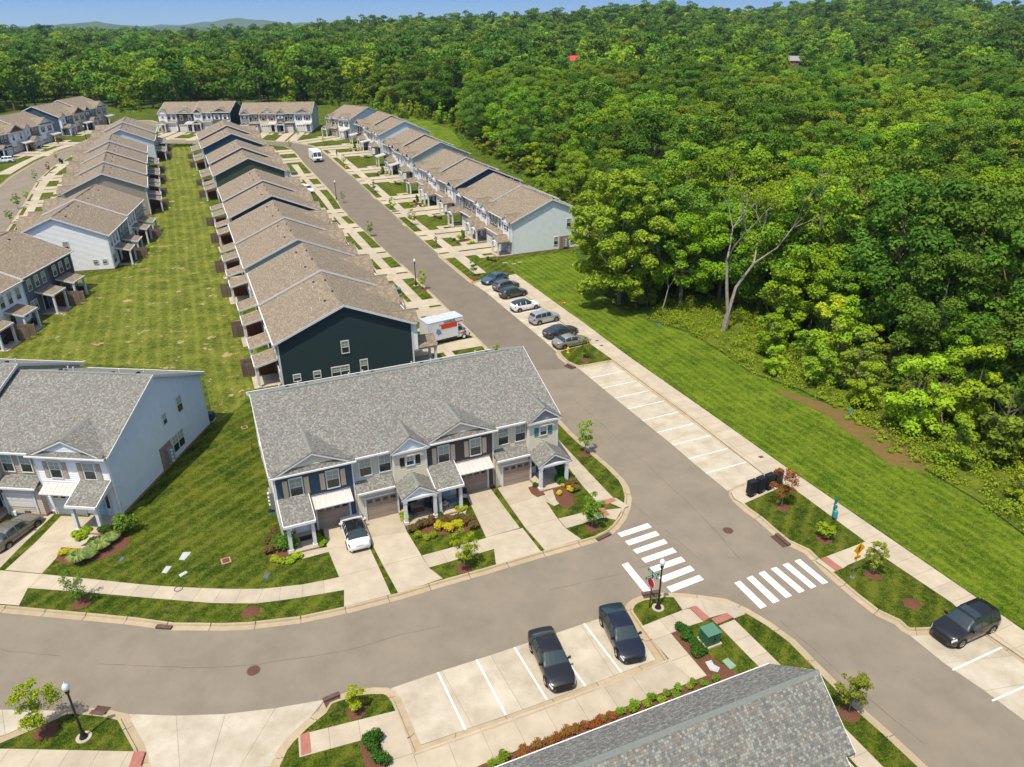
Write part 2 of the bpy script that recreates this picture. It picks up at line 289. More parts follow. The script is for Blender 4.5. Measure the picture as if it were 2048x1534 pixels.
FIELDP=PL([(3100,1668),(2500,1330),(2048,1075),(1960,1010),(1860,950),(1750,890),(1690,830),(1600,785),(1500,750),(1440,705),(1380,668),(1300,645),(1225,610),(1180,560),(1150,510),(1127,506),(1060,515),(1010,525),(1025,543),(1140,626),(1160,640),(1257,712),(1380,798),(1460,855),(1569,932),(1931,1180),(2048,1261),(2300,1440),(2900,1862)])
BACKP=PL([(925,290),(905,262),(860,243),(800,228),(760,222),(770,240),(860,290),(900,300)])
def pip(p,poly):
    x,y=p; c=False; j=len(poly)-1
    for i in range(len(poly)):
        a,b=poly[i],poly[j]
        if (a[1]>y)!=(b[1]>y) and x<(b[0]-a[0])*(y-a[1])/(b[1]-a[1])+a[0]: c=not c
        j=i
    return c
def sheet(name,loops,inside,zoff,mats,zone=None,step=6.0,skirt=0):
    """triangulated sheet draped on the terrain; loops are edges it must follow, inside() keeps a triangle"""
    vs=[];es=[]
    for lp in loops:
        pts=[]
        for i in range(len(lp)):
            a,b=lp[i],lp[(i+1)%len(lp)]; k=max(1,int((b-a).length/ (step*1.5)))
            pts+=[a.lerp(b,t/k) for t in range(k)]
        n=len(vs); vs+=pts; es+=[(n+i,n+(i+1)%len(pts)) for i in range(len(pts))]
    xs=[p.x for p in loops[0]]; ys=[p.y for p in loops[0]]
    x=min(xs)
    while x<max(xs):
        y=min(ys)
        while y<max(ys):
            st=step if y<180 else step*1.6
            q=Vector((x+.1,y+.13)); 
            if pip(q,loops[0]): vs.append(q)
            y+=st
        x+=step if True else 0
    r=geometry.delaunay_2d_cdt([Vector(v) for v in vs],es,[],0,1e-4)
    V,Fs=r[0],r[2]; me=bpy.data.meshes.new(name); keep=[];mi=[]
    for f in Fs:
        c=(V[f[0]]+V[f[1]]+V[f[2]])/3
        if inside(c):
            f=list(f); a,b,d=V[f[0]],V[f[1]],V[f[2]]
            if (b-a).cross(d-a)<0: f.reverse()
            keep.append(f); mi.append(zone(c) if zone else 0)
    used=sorted({i for f in keep for i in f}); mp={k:i for i,k in enumerate(used)}
    me.from_pydata([(V[i].x,V[i].y,T(V[i].x,V[i].y)+zoff) for i in used],[],[[mp[i] for i in f] for f in keep])
    for m in mats: me.materials.append(m)
    me.polygons.foreach_set('material_index',mi); me.update(); return me
OLDR=PL([(1040,742.5),(1170,735.5),(1170,600),(800,380),(560,240),(440,240),(440,300),(760,560)])
ASPH2=mat('older_asphalt',(.175,.147,.112),.95,.1,noise=(.145,.124,.096),scale=.35,bump=.3,bscale=30,detail=8)
RD=struct('road',sheet('road',[ROAD,OLDR],lambda c:pip(c,ROAD),0,[ASPH,ASPH2],lambda c:1 if pip(c,OLDR) else 0,step=9))
CRK=mat('seam_tar',(.11,.093,.072),.95)
def seam(pts,w=.05):
    q=PL(pts); g=random.Random(len(pts)); r=[]
    for a,b in zip(q,q[1:]):
        n=max(1,int((b-a).length/.8)); r+=[a.lerp(b,k/n)+Vector((g.uniform(-.05,.05),g.uniform(-.05,.05))) for k in range(n)]
    r.append(q[-1]); mb=MB()
    for a,b in zip(r,r[1:]):
        d=(b-a).normalized(); nn=Vector((d.y,-d.x))*w/2*g.uniform(.35,1); p=[a+nn,b+nn,b-nn,a-nn]; p=p if area2(p)>0 else p[::-1]; mb.face([(v.x,v.y,T(v.x,v.y)+.004) for v in p])
    ob('seam',mb.mesh('seam',[CRK]),RD)
for sm in ([(200,1327),(300,1332),(400,1336),(520,1328),(700,1300),(800,1270),(880,1252)],[(1150,905),(1230,980),(1330,1060),(1400,1120)],[(1480,1120),(1440,1070),(1380,1010),(1300,935),(1200,845),(1110,765)],[(1560,1240),(1640,1310),(1740,1400),(1850,1490)],[(930,580),(1000,650),(1060,705)],[(700,370),(790,455),(880,540)],[(1100,1180),(1230,1150),(1300,1130)],[(0,1300),(120,1312)]): seam(sm)
SCR=PL([(1300,640),(1330,600),(1400,560),(1500,520),(1650,490),(1800,470),(2048,460),(2900,500),(3100,1660),(2500,1325),(2048,1070),(1960,1005),(1860,945),(1750,885),(1690,825),(1600,780),(1500,745),(1440,702),(1380,665)])
struct('scrub_ground',sheet('scrub_ground',[SCR],lambda c:pip(c,SCR) and not pip(c,DEV),.10,[SCRUB]))
struct('lawn',sheet('lawn',[DEV,KOUT,YARDP,FIELDP,BACKP],lambda c:pip(c,DEV) and not pip(c,KOUT),.12,[LAWN,YARD,FIELD],lambda c:1 if pip(c,YARDP) else (2 if pip(c,FIELDP) or pip(c,BACKP) else 0)))
# terrain under and beyond: forest floor, hills, horizon
def edge_dist(p):
    best=1e9
    for i in range(len(DEV)):
        a,b=DEV[i],DEV[(i+1)%len(DEV)]; ab=b-a; t=max(0,min(1,(p-a).dot(ab)/max(1e-6,ab.length_squared))); best=min(best,(a+ab*t-p).length)
    return best
def terrain():
    me=bpy.data.meshes.new('terrain'); ys=[-120,-60,-20]; y=0
    while y<3600: ys.append(y); y+=7 if y<420 else (14 if y<1200 else 60)
    ys+=[4500,6000,9000,14000]; v=[];f=[];n=90
    for y in ys:
        W=max(160,abs(y)*.95+120)
        for k in range(n+1):
            x=-W+2*W*k/n; z=T(x,y); v.append((x,y,z-(.6 if pip((x,y),DEV) and edge_dist(Vector((x,y)))>(8 if y<420 else 14) else -.02)))
    for j in range(len(ys)-1):
        for k in range(n): a=j*(n+1)+k; f.append((a,a+1,a+n+2,a+n+1))
    me.from_pydata(v,[],f); me.materials.append(WOODF); me.polygons.foreach_set('use_smooth',[True]*len(f)); me.update(); return me
struct('terrain',terrain())
# kerbs: pieces cast one after another along every road edge
def kerb_run(pts,par,name='kerb_stone'):
    o1=offset(pts,.40,False); o2=offset(pts,.45,False); o3=offset(pts,KW,False)
    L=[0]; 
    for a,b in zip(pts,pts[1:]): L.append(L[-1]+(b-a).length)
    def at(arr,s):
        for i in range(len(L)-1):
            if s<=L[i+1]+1e-9: 
                t=(s-L[i])/max(1e-9,L[i+1]-L[i]); return arr[i].lerp(arr[i+1],t)
        return arr[-1].copy()
    s=0
    while s<L[-1]-.3:
        a=at(pts,s); far=a.y>190; e=min(L[-1],s+(9 if far else 3.05)); gap=.03
        st=[s+gap]+[x for x in L if s+gap<x<e-gap]+[e-gap]; mb=MB(); rings=[]
        for q in st:
            p0,p1,p2,p3=at(pts,q),at(o1,q),at(o2,q),at(o3,q); z=T(p0.x,p0.y)
            rings.append([(p0.x,p0.y,z-.1),(p0.x,p0.y,z+.012),(p1.x,p1.y,z+.02),(p2.x,p2.y,z+.135),(p3.x,p3.y,z+.14),(p3.x,p3.y,z-.1)])
        for r0,r1 in zip(rings,rings[1:]):
            for k in range(5):
                fc=[r0[k],r1[k],r1[k+1],r0[k+1]]; mb.face(fc if SG<0 else fc[::-1])
        mb.face(rings[0] if SG<0 else rings[0][::-1]); mb.face(rings[-1][::-1] if SG<0 else rings[-1])
        ob(name,mb.mesh(name,[KERB]),par); s=e
kb=MB()
for a,b,c,d in zip(offset(ROAD,.02),offset(ROAD,.02)[1:],offset(ROAD,KW-.02)[1:],offset(ROAD,KW-.02)):
    kb.face([(q.x,q.y,T(q.x,q.y)+.008) for q in (a,b,c,d)][::-SG])
kr=struct('kerb',kb.mesh('kerb',[CONCB]))
for run in (ROAD_R,ROAD_L,ROAD_B): kerb_run(PL(run),kr)
# concrete surfaces
def slab(poly,par,name='slab',m=None,z0=.02,z1=.136,inset=.012,lab=None):
    if area2(poly)<0: poly=poly[::-1]
    c=sum(poly,Vector((0,0)))/len(poly); q=[]
    n=len(poly)
    for i in range(n):
        e1=(poly[i]-poly[i-1]).normalized(); e2=(poly[(i+1)%n]-poly[i]).normalized(); k=Vector((-e1.y-e2.y,e1.x+e2.x))
        k=k.normalized() if k.length>.1 else Vector((-e1.y,e1.x)); q.append(poly[i]+k*inset*1.2)
    mb=MB(); mb.prism([tuple(p) for p in q],[T(p.x,p.y)+z0 for p in q],0,tops=[T(p.x,p.y)+z1 for p in q],bottom=False)
    o=ob(name,mb.mesh(name,[m or CONC]),par)
    if lab: o['label']=lab
    return o
def ribbon(name,A,B,step=1.55,m=None,far=2):
    """paved walk between two edges, cast as separate slabs"""
    A=PL(A,.13); B=PL(B,.13); L=[0]
    for a,b in zip(A,A[1:]): L.append(L[-1]+(b-a).length)
    st=[];s=0
    while s<L[-1]:
        i=max(k for k in range(len(L)-1) if L[k]<=s+1e-9); t=(s-L[i])/max(1e-9,L[i+1]-L[i]); p=A[i].lerp(A[i+1],t); d=(A[i+1]-A[i]).normalized(); nn=Vector((d.y,-d.x))
        best=None
        for c,e in zip(B,B[1:]):
            den=nn.x*(e-c).y-nn.y*(e-c).x
            if abs(den)<1e-9: continue
            w_=c-p; tt=(w_.x*(e-c).y-w_.y*(e-c).x)/den; uu=(w_.x*nn.y-w_.y*nn.x)/den
            if -.02<=uu<=1.02 and abs(tt)<7 and (best is None or abs(tt)<abs(best)): best=tt
        if best is not None: st.append((p,p+nn*best))
        else: st.append(None)
        dq=step*(far if p.y>150 else 1)
        if s>=L[-1]-.01: break
        s=s+dq if L[-1]-s>dq*1.3 else L[-1]-.005
    base=MB(); root=ob(name,None); root['kind']='structure'
    for q0,q1 in zip(st,st[1:]):
        if q0 and q1:
            base.face([(q.x,q.y,T(q.x,q.y)+.124) for q in (q0[0],q1[0],q1[1],q0[1])]); slab([q0[0],q1[0],q1[1],q0[1]],root,m=m)
    ob('bedding',base.mesh('bedding',[CONCB]),root)
    return root
ribbon('pavement',[(1025,543),(1140,626),(1160.7,640),(1257,712.5),(1380,798.3),(1460,854.7),(1569,932),(1931,1180),(2048,1261),(2300,1440),(2900,1862)],
 [(980,553),(1001,551),(1047,588),(1127,647),(1184,690),(1226,720),(1372,827),(1528,948),(1590.7,979.5),(1728,1081),(1756,1106.7),(1912,1211),(1966,1262),(2042,1313),(2296,1496),(2850,1896)])
ribbon('pavement',[(655,301),(678,317.5),(708,343),(733,365),(769,398),(801,426),(848.5,465),(891.7,500),(963,559)][::-1],[(651,291),(670,299),(704,326.5),(734.6,353),(762,376.7),(800,410),(836,442),(864,463.5),(909.6,496.6),(978,549)][::-1])
ribbon('pavement',[(582,329.5),(605,357),(639,395),(664,428),(691,460),(732,505),(770,545),(830,610),(862,645)][::-1],[(590,320),(614,355.5),(653,395),(674,426),(708,458),(749,502),(789,543),(850.5,606),(885,641)][::-1])
ribbon('pavement',[(1105,866),(1136.5,900),(1190,957),(1246,1016)],[(1078,860),(1104,891),(1157,962),(1190,1000),(1208,1020)])
ribbon('pavement',[(1132.7,1056.4),(1207.7,1034.8)],[(1113,1038),(1150,1029),(1179.7,1020.8),(1230,1007)],1.6)
ribbon('pavement',[(857,1135.5),(990,1097.4)],[(836,1113),(951,1082),(992,1070)],1.5)
ribbon('pavement',[(-250,1152),(-150,1158),(0,1173.6),(56,1176),(163,1183.8),(305,1196.5),(432,1206.7),(520,1206.7),(607,1194),(705,1177)],[(-250,1120),(-150,1126),(0,1140.5),(84,1148),(163,1155.8),(305,1171),(432,1177.4),(520,1178),(607,1168.5),(678,1154.5),(715,1146)])
ribbon('pavement',[(826,1506),(978,1451),(1095,1409),(1221,1363),(1284,1340),(1340,1317)],[(700,1600),(890,1560),(980,1523),(1234,1420),(1414,1351)],2.0)
ribbon('pavement',[(1469,1239),(1561,1329),(1672,1438),(1767,1534),(1900,1670)],[(1436,1250),(1515,1331),(1630,1442),(1716,1534),(1850,1680)],1.6)
ribbon('pavement',[(-100,1497),(0,1497),(290,1503)],[(-100,1545),(0,1545),(150,1548),(310,1552)],1.7)
ribbon('pavement',[(596,1470),(792,1421)],[(555,1527),(719,1481.5),(812,1457)],1.7)
ribbon('pavement',[(143,316),(103,341),(80,362),(66,390),(52,420),(40,440),(20,470)],[(153,319),(113,346),(93,370),(80,395),(68,425),(58,445),(40,475)],3)
ribbon('pavement',[(150,290),(120,299),(71,318),(25,345),(0,364)],[(130,289),(95,302),(60,316),(15,337),(-10,350)],3)
ribbon('pavement',[(320,279),(390,279.4),(470,279.6)],[(318,276.5),(388,277),(470,277.2)],3)
PADN=[0]
def pad(name,polys,m=None,z1=.136,base=True):
    PADN[0]+=1; z1+=.0017*(PADN[0]%9+1)
    root=ob(name,None); root['kind']='structure'; bm=MB()
    for p in polys:
        q=PL(p,.13); slab(q,root,m=m,z1=z1)
        if base:
            if area2(q)<0: q=q[::-1]
            bm.face([(a.x,a.y,T(a.x,a.y)+.1215+.0003*(PADN[0]%7)) for a in q])
    if base: ob('bedding',bm.mesh('bedding',[CONCB]),root)
    return root
pad('crossing_path',[[(1631,1121),(1640,1118),(1672,1142),(1664,1145)],[(1653,1113),(1668,1107),(1696,1130),(1686,1137)],[(1668,1107),(1699,1095.5),(1727,1117),(1696,1130)],[(1699,1095.5),(1730,1083.5),(1757,1105),(1727,1117)]])
pad('corner_path',[[(1282,1253),(1319,1238),(1342,1267),(1306,1281)],[(1306,1281),(1342,1267),(1378,1309),(1342,1323)],[(1342,1323),(1378,1309),(1414,1351),(1386,1362)],[(1303,1336),(1342,1323),(1386,1362),(1350,1377)],[(1319,1238),(1342,1229),(1366,1256),(1342,1267)],[(1342,1229),(1365,1220),(1380,1217),(1407,1243),(1366,1256)],[(1347,1194),(1401,1197),(1418,1236),(1392,1211.5),(1365,1220)],[(1401,1197),(1453,1206),(1494,1222),(1489,1229),(1468,1237),(1454,1226),(1418,1236)]])
pad('corner_path',[[(1208,1020),(1246,1016),(1232,1040),(1208,1035)],[(1208,1001),(1232,996),(1258,1012),(1246,1017)]])
pad('lot_corner_path',[[(795,1421),(826,1507),(770,1525),(757,1470),(752,1434)],[(770,1525),(826,1507),(860,1600),(800,1620)]])
RP=ob('paver_band',None); RP['kind']='structure'
for p in ([(1640,1118),(1653,1113),(1686,1137),(1672,1142)],[(1380.5,1216.5),(1392,1211.4),(1420,1236),(1407,1243)],[(1422,1238),(1454,1226),(1465,1236),(1434,1249)],[(1206,1001),(1224,996),(1234,1001),(1212,1010)],[(1196,1017),(1206,1013),(1220,1030),(1209,1034)],[(600,1470),(619,1463),(623,1505),(602,1512)],[(268,1503),(291,1503),(280,1538),(256,1538)]): slab(PL(p,.13),RP,'paver_panel',REDP,z1=.158)
# parking lots and apron at road level
def lotquads(name,A,B,n,m=None,z=.006):
    """concrete bay floor between road side A and kerb side B, in n jointed panels"""
    A=[P(*a) for a in A]; B=[P(*b) for b in B]; root=ob(name,None); root['kind']='structure'
    bs=MB()
    def pt(l,t):
        L=[0]
        for a,b in zip(l,l[1:]): L.append(L[-1]+(b-a).length)
        s=t*L[-1]
        for i in range(len(l)-1):
            if s<=L[i+1]+1e-6: return l[i].lerp(l[i+1],(s-L[i])/(L[i+1]-L[i]))
        return l[-1]
    for k in range(n):
        q=[pt(A,k/n),pt(A,(k+1)/n),pt(B,(k+1)/n),pt(B,k/n)]
        if area2(q)<0: q=q[::-1]
        bs.face([(a.x,a.y,T(a.x,a.y)+.004) for a in q]); slab(q,root,'concrete_panel',m or CONCL,-.02,z+.004,.012)
    ob('bedding',bs.mesh('bedding',[CONCB]),root); return root
LOTA=lotquads('parking_bay',[(1157,737),(1180,756),(1256,818),(1345,890),(1411.5,947),(1455,982)],[(1225,726),(1300,781),(1357,824),(1421,871),(1492,924),(1526,948)],6)
LOTB=lotquads('parking_bay',[(945,567),(966,579.5),(1024,628.4),(1076,671),(1112,703)],[(1003,552),(1050,588),(1130,646),(1182,684)],6)
LOTC=lotquads('parking_bay',[(1820,1271.5),(1905,1340.5),(1991,1396),(2300,1640),(2790,2030)],[(1962,1266),(2003,1295),(2048,1328),(2290,1505),(2770,1850)],9)
LOTD=lotquads('parking_bay',[(781.7,1376.5),(875.5,1344),(1000,1304.3),(1168,1247),(1246,1221.6)],[(842,1490),(1000,1436),(1130,1388.5),(1259.7,1339.5),(1312,1319.5)],5)
APR=lotquads('driveway_apron',[(256.8,1428),(300,1430),(360,1431.5),(420,1430),(480,1426),(540,1418),(600,1408),(650,1399)],[(300,1536),(340,1536),(375,1536),(410,1536),(445,1536),(480,1536),(515,1536),(539,1534)],4)
lotquads('parking_bay',[(-200,1410),(0,1419),(110,1421)],[(-200,1530),(0,1474),(110,1427)],3)
def strip(par,a,b,wd,name,m=PAINT,z=.014):
    a,b=P(*a),P(*b); d=(b-a).normalized(); n=Vector((d.y,-d.x))*wd/2; mb=MB(); q=[a+n,b+n,b-n,a-n]
    if area2(q)<0: q=q[::-1]
    mb.face([(p.x,p.y,T(p.x,p.y)+z) for p in q]); return ob(name,mb.mesh(name,[m]),par)
for a,b in (((1180.4,756),(1247.8,742.1)),((1204.5,776.3),(1273.2,761.7)),((1229.6,796.4),(1299.3,780.9)),((1256,818),(1327.9,802)),((1285,841),(1356.8,824)),((1314,865),(1387.6,847)),((1344.8,890),(1421,871)),((1377,917.6),(1455,897)),((1411.5,946.8),(1492,924))): strip(LOTA,a,b,.11,'bay_line')
for i,(x,y) in enumerate([(965.8,579.5),(978.5,590.9),(993.1,602.7),(1008,615),(1024.3,628.4),(1040.8,641.8),(1058,655.7),(1075.8,671),(1093.6,686.3)]):
    a=P(x,y); b=a+(P(1249,742)-P(1181,756)).normalized()*4.35; o=MB(); d=(b-a).normalized(); n=Vector((d.y,-d.x))*.055; q=[a-n,b-n,b+n,a+n]
    o.face([(p.x,p.y,.014) for p in (q if area2(q)>0 else q[::-1])]); ob('bay_line',o.mesh('bay_line',[PAINT]),LOTB)
for a,b in (((1905,1340.5),(2003.5,1294.8)),((1984,1402),(2090,1355))): strip(LOTC,a,b,.11,'bay_line')
for a,b in (((876,1345),(931,1460)),((953,1319.5),(1012,1430)),((1029,1295),(1094,1400)),((1098,1272),(1171,1372.5)),((1168,1247),(1243,1345))): strip(LOTD,a,b,.12,'bay_line')
# crosswalks, stop bar
MEAD=[PL([(1548,131),(1640,131),(1668,160),(1655,222),(1560,222),(1545,160)]),PL([(205,128),(262,128),(262,170),(205,170)])]
for q_ in MEAD: struct('meadow',sheet('meadow',[q_],lambda c,q_=q_:pip(c,q_),.2,[FIELD],step=12))
CW=ob('crosswalk',None); CW['kind']='structure'
def quadmark(par,pts,name):
    q=[P(*p) for p in pts]; q=q if area2(q)>0 else q[::-1]; mb=MB(); mb.face([(p.x,p.y,T(p.x,p.y)+.006) for p in q]); return ob(name,mb.mesh(name,[PAINT]),par)
def z9(l): return [(900+.2543*a,900+.2543*b) for a,b in l]
for l in ([(1315,655),(1555,575),(1587,608),(1348,685)],[(1375,718),(1618,637),(1650,670),(1408,752)],[(1437,785),(1682,700),(1713,733),(1470,816)],[(1503,853),(1750,768),(1785,803),(1537,888)],[(1570,925),(1818,838),(1853,875),(1603,960)],[(1640,1003),(1888,908),(1925,946),(1677,1042)],[(1703,1078),(1960,982),(1997,1020),(1741,1120)]): quadmark(CW,z9(l),'crosswalk_bar')
CW2=ob('crosswalk',None); CW2['kind']='structure'
def z4(l): return [(1480+.12714*a,1040+.12714*b) for a,b in l]
for l in ([(855,645),(940,613),(1388,983),(1300,1013)],[(668,705),(758,673),(1203,1045),(1115,1080)],[(483,767),(570,737),(1020,1112),(930,1150)],[(290,838),(380,799),(818,1190),(722,1230)],[(102,912),(192,874),(623,1270),(525,1313)],[(-90,990),(0,955),(420,1355),(320,1398)]): quadmark(CW2,z4(l),'crosswalk_bar')
quadmark(ob('stop_line',None),z9([(1350,902),(1398,884),(1580,1105),(1528,1125)]),'line_paint').parent['kind']='structure'
# driveways and garden paths (concrete panels cast on the lawn)
pad('driveway',[[(643,1044),(700,1028),(737,1090),(655,1098)],[(655,1098),(737,1090),(757,1133),(678,1154)],[(678,1154),(757,1133),(782,1189),(688,1214),(688,1180)]])
pad('driveway',[[(720,1029),(792,1009),(814,1063),(737,1075)],[(737,1075),(814,1063),(843,1111),(766,1131)],[(766,1131),(843,1111),(857,1135),(886,1157),(797,1187)]])
pad('driveway',[[(930,985),(976,970),(1010,1016),(953,1034)],[(953,1034),(1010,1016),(1040,1056),(972,1075)],[(972,1075),(1045,1056),(1082,1103),(992,1130),(987.7,1098)]])
pad('driveway',[[(987.7,966),(1055,946),(1083,990),(1018,1010)],[(1018,1010),(1083,990),(1115,1037),(1050,1055)],[(1050,1055),(1115,1037),(1133,1058),(1163,1079),(1090,1101)]])
pad('driveway',[[(122,1032),(208,1035),(172,1086),(73,1083)],[(73,1083),(172,1086),(114,1115),(84,1147),(10,1140)],[(10,1142),(82,1148),(56,1176),(38,1211),(-30,1205),(-30,1170)]])
pad('driveway',[[(60,1020),(109,1028),(55,1080),(-30,1075)],[(-30,1075),(55,1080),(-2,1138),(-100,1130)]])
pad('garden_path',[[(600,1082),(624,1076),(637,1097),(610,1106)],[(610,1106),(637,1097),(655,1094),(660,1103),(604,1118)],[(814,1060),(847,1050),(860,1042),(868,1030),(850,1000),(822,1007)],[(882,1000),(912,989),(925,1010),(935,1014),(930,1030),(900,1035)],[(1080,984),(1102,975),(1125,1005),(1108,1012)],[(1060,986),(1080,984),(1108,1012),(1080,996)],[(140,1090),(182,1093),(190,1060),(210,1063),(190,1090),(158,1103),(130,1105)]])
# mulch beds
MB_=ob('mulch_bed',None); MB_['kind']='structure'
def bed(p,m=MULCH,z=.15,par=None):
    q=PL(p,.12); q=q if area2(q)>0 else q[::-1]; c=sum(q,Vector((0,0)))/len(q); mb=MB()
    qq=[a+(b-a)*.5 for a,b in zip(q,q[1:]+q[:1])]; ring=[x for ab in zip(q,qq) for x in ab]; n=len(ring)
    for i in range(n):
        a,b=ring[i],ring[(i+1)%n]; a2,b2=a.lerp(c,.12),b.lerp(c,.12)
        t=lambda v,h:(v.x,v.y,T(v.x,v.y)+h)
        mb.face([t(a,.118),t(b,.118),t(b2,z+.03),t(a2,z+.03)]); mb.face([t(a2,z+.03),t(b2,z+.03),t(c,z+.07)])
    return ob('mulch_patch',mb.mesh('mulch_patch',[m],smooth=True),par or MB_)
BEDS=[[(1055,975),(1075,968),(1092,990),(1075,996),(1062,988)],[(1102,975),(1130,955),(1148,990),(1150,1010),(1128,1018),(1112,1002)],[(850,1010),(882,1003),(905,1035),(960,1045),(940,1062),(880,1070),(840,1078),(826,1056),(868,1040)],
 [(530,1095),(545,1075),(580,1075),(603,1100),(600,1115),(570,1130),(540,1125)],[(108,1120),(120,1095),(170,1108),(205,1092),(230,1060),(262,1075),(255,1095),(215,1115),(165,1128),(130,1128)],
 [(1342,1266),(1366,1257),(1380,1268),(1420,1310),(1450,1335),(1480,1350),(1440,1368),(1413,1352)],[(1234,1421),(1414,1352),(1440,1366),(1260,1450),(1040,1534),(950,1534),(985,1522)],[(718,1482),(757,1470),(772,1534),(785,1600),(745,1600)],
 [(1545,782),(1575,781),(1600,792),(1635,800),(1665,812),(1700,822),(1722,846),(1745,852),(1775,858),(1800,878),(1835,893),(1852,916),(1848,944),(1815,936),(1780,930),(1752,908),(1722,884),(1690,862),(1655,832),(1620,812),(1580,797)]]
for b_ in BEDS: bed(b_,MULCHW if b_ is BEDS[-1] else MULCH,.11 if b_ is BEDS[-1] else .15)
def ring(px,py,r=.62):
    c=P(px,py,.12); n=16; mb=MB(); z=T(c.x,c.y)+.125; rr=[r*random.uniform(.85,1.12) for _ in range(n)]
    pts=[(c.x+rr[k]*math.cos(2*math.pi*k/n),c.y+rr[k]*math.sin(2*math.pi*k/n)) for k in range(n)]
    for k in range(n):
        a,b=pts[k],pts[(k+1)%n]; mb.face([(*a,z),(*b,z),((b[0]+c.x)/2,(b[1]+c.y)/2,z+.07),((a[0]+c.x)/2,(a[1]+c.y)/2,z+.07)]); mb.face([((a[0]+c.x)/2,(a[1]+c.y)/2,z+.07),((b[0]+c.x)/2,(b[1]+c.y)/2,z+.07),(c.x,c.y,z+.09)])
    ob('mulch_ring',mb.mesh('mulch_ring',[MULCH],smooth=True),MB_)
# ---------------------------------------------------------------- townhouses
def siding(name,c): return mat('siding_'+name,c,.6,.25,noise=tuple(x*.93 for x in c),scale=1.2,detail=6)
SD=dict(navy=siding('navy',(.045,.078,.11)),cream=siding('cream',(.62,.57,.42)),linen=siding('linen',(.55,.52,.42)),brown=siding('brown',(.085,.068,.055)),yellow=siding('yellow',(.64,.58,.38)),white=siding('white',(.80,.81,.80)),
 pale=siding('pale_blue',(.58,.63,.63)),slate=siding('slate',(.10,.12,.135)),grey=siding('grey',(.26,.27,.27)),dark=siding('dark_green',(.022,.040,.040)),sage=siding('sage',(.44,.47,.38)),olive=siding('olive',(.062,.085,.048)),taupe=siding('taupe',(.36,.31,.23)),char=siding('charcoal',(.045,.05,.055)),
 ice=siding('ice',(.68,.73,.72)),beige=siding('beige',(.50,.43,.32)),tan=siding('tan',(.58,.47,.31)),teal=siding('teal',(.03,.20,.21)),black=siding('black',(.02,.022,.025)),red=siding('red',(.25,.02,.03)),lblue=siding('light_blue',(.30,.50,.55)),dgreen=siding('deep_green',(.02,.06,.055)))
EZ,OH,M=5.95,.4,.425
MC={}
def cached(key,fn):
    if key not in MC: MC[key]=fn()
    return MC[key]
def lap(mb,a,b,z0,zt,mat=0,e=.2):
    """lapped boards on the wall from a to b (outside on the right-hand side); zt: height, or a function (z -> (t0,t1)) for a gable"""
    a,b=Vector(a),Vector(b); d=(b-a); n=Vector((d.y,-d.x)).normalized()
    def q(t,o,z): p=a+d*t+n*o; return (p.x,p.y,z)
    top=zt if not callable(zt) else zt(None); z=z0
    while z<top-.01:
        z1=min(z+e,top); t0,t1=(0,1) if not callable(zt) else zt(z); u0,u1=(0,1) if not callable(zt) else zt(z1)
        mb.face([q(t0,.042,z),q(t1,.042,z),q(u1,.004,z1),q(u0,.004,z1)],mat)
        mb.face([q(t0,.0,z),q(t1,.0,z),q(t1,.042,z),q(t0,.042,z)],mat); z=z1
def window_mesh(w,h,cols=1,muntin=True):
    def f():
        m=MB(); t=.09
        for x0,z0,x1,z1 in ((-w/2-t,-t,w/2+t,0),(-w/2-t,h,w/2+t,h+t*1.3),(-w/2-t,0,-w/2,h),(w/2,0,w/2+t,h)): m.box(x0,-.07,z0,x1,.0,z1)
        m.box(-w/2,-.05,h/2-.025,w/2,0,h/2+.025)
        for c in range(1,cols): m.box(-w/2+w*c/cols-.04,-.055,0,-w/2+w*c/cols+.04,0,h)
        if muntin:
            for c in range(cols):
                xc=-w/2+w*(c+.5)/cols; m.box(xc-.012,-.042,h/2+.025,xc+.012,-.02,h); m.box(xc-w/cols/2,-.042,h*.75-.012,xc+w/cols/2,-.02,h*.75+.012)
        return m.mesh('window',[WHITE])
    def g(k):
        m=MB(); m.face([(-w/2,-.03,0 if k==0 else h/2),(w/2,-.03,0 if k==0 else h/2),(w/2,-.03,h/2 if k==0 else h),(-w/2,-.03,h/2 if k==0 else h)]); return m.mesh('pane',[GLASS if k==0 else BLIND])
    return cached(('w',w,h,cols,muntin),f),cached(('p0',w,h),lambda:g(0)),cached(('p1',w,h),lambda:g(1))
def window(par,x,y,z,rz=0,w=.85,h=1.5,cols=1,muntin=True,lvl=1):
    a,b,c=window_mesh(w,h,cols,muntin); o=ob('window',a,par,(x,y,z),rz); ob('pane',b,o); ob('pane',c,o); return o
def shutters(par,x,y,z,w,h,m,rz=0):
    sw=.38
    def f():
        k=MB(); k.box(-sw/2,-.05,0,sw/2,0,h); 
        for i in range(3): k.box(-sw/2+.03,-.065,h*(.02+.33*i),sw/2-.03,-.05,h*(.3+.33*i))
        return k.mesh('shutter',[m])
    me=cached(('s',h,m.name),f)
    for s in (-1,1):
        ob('shutter',me,par,(x+s*(w/2+.12+sw/2),y,z),rz)
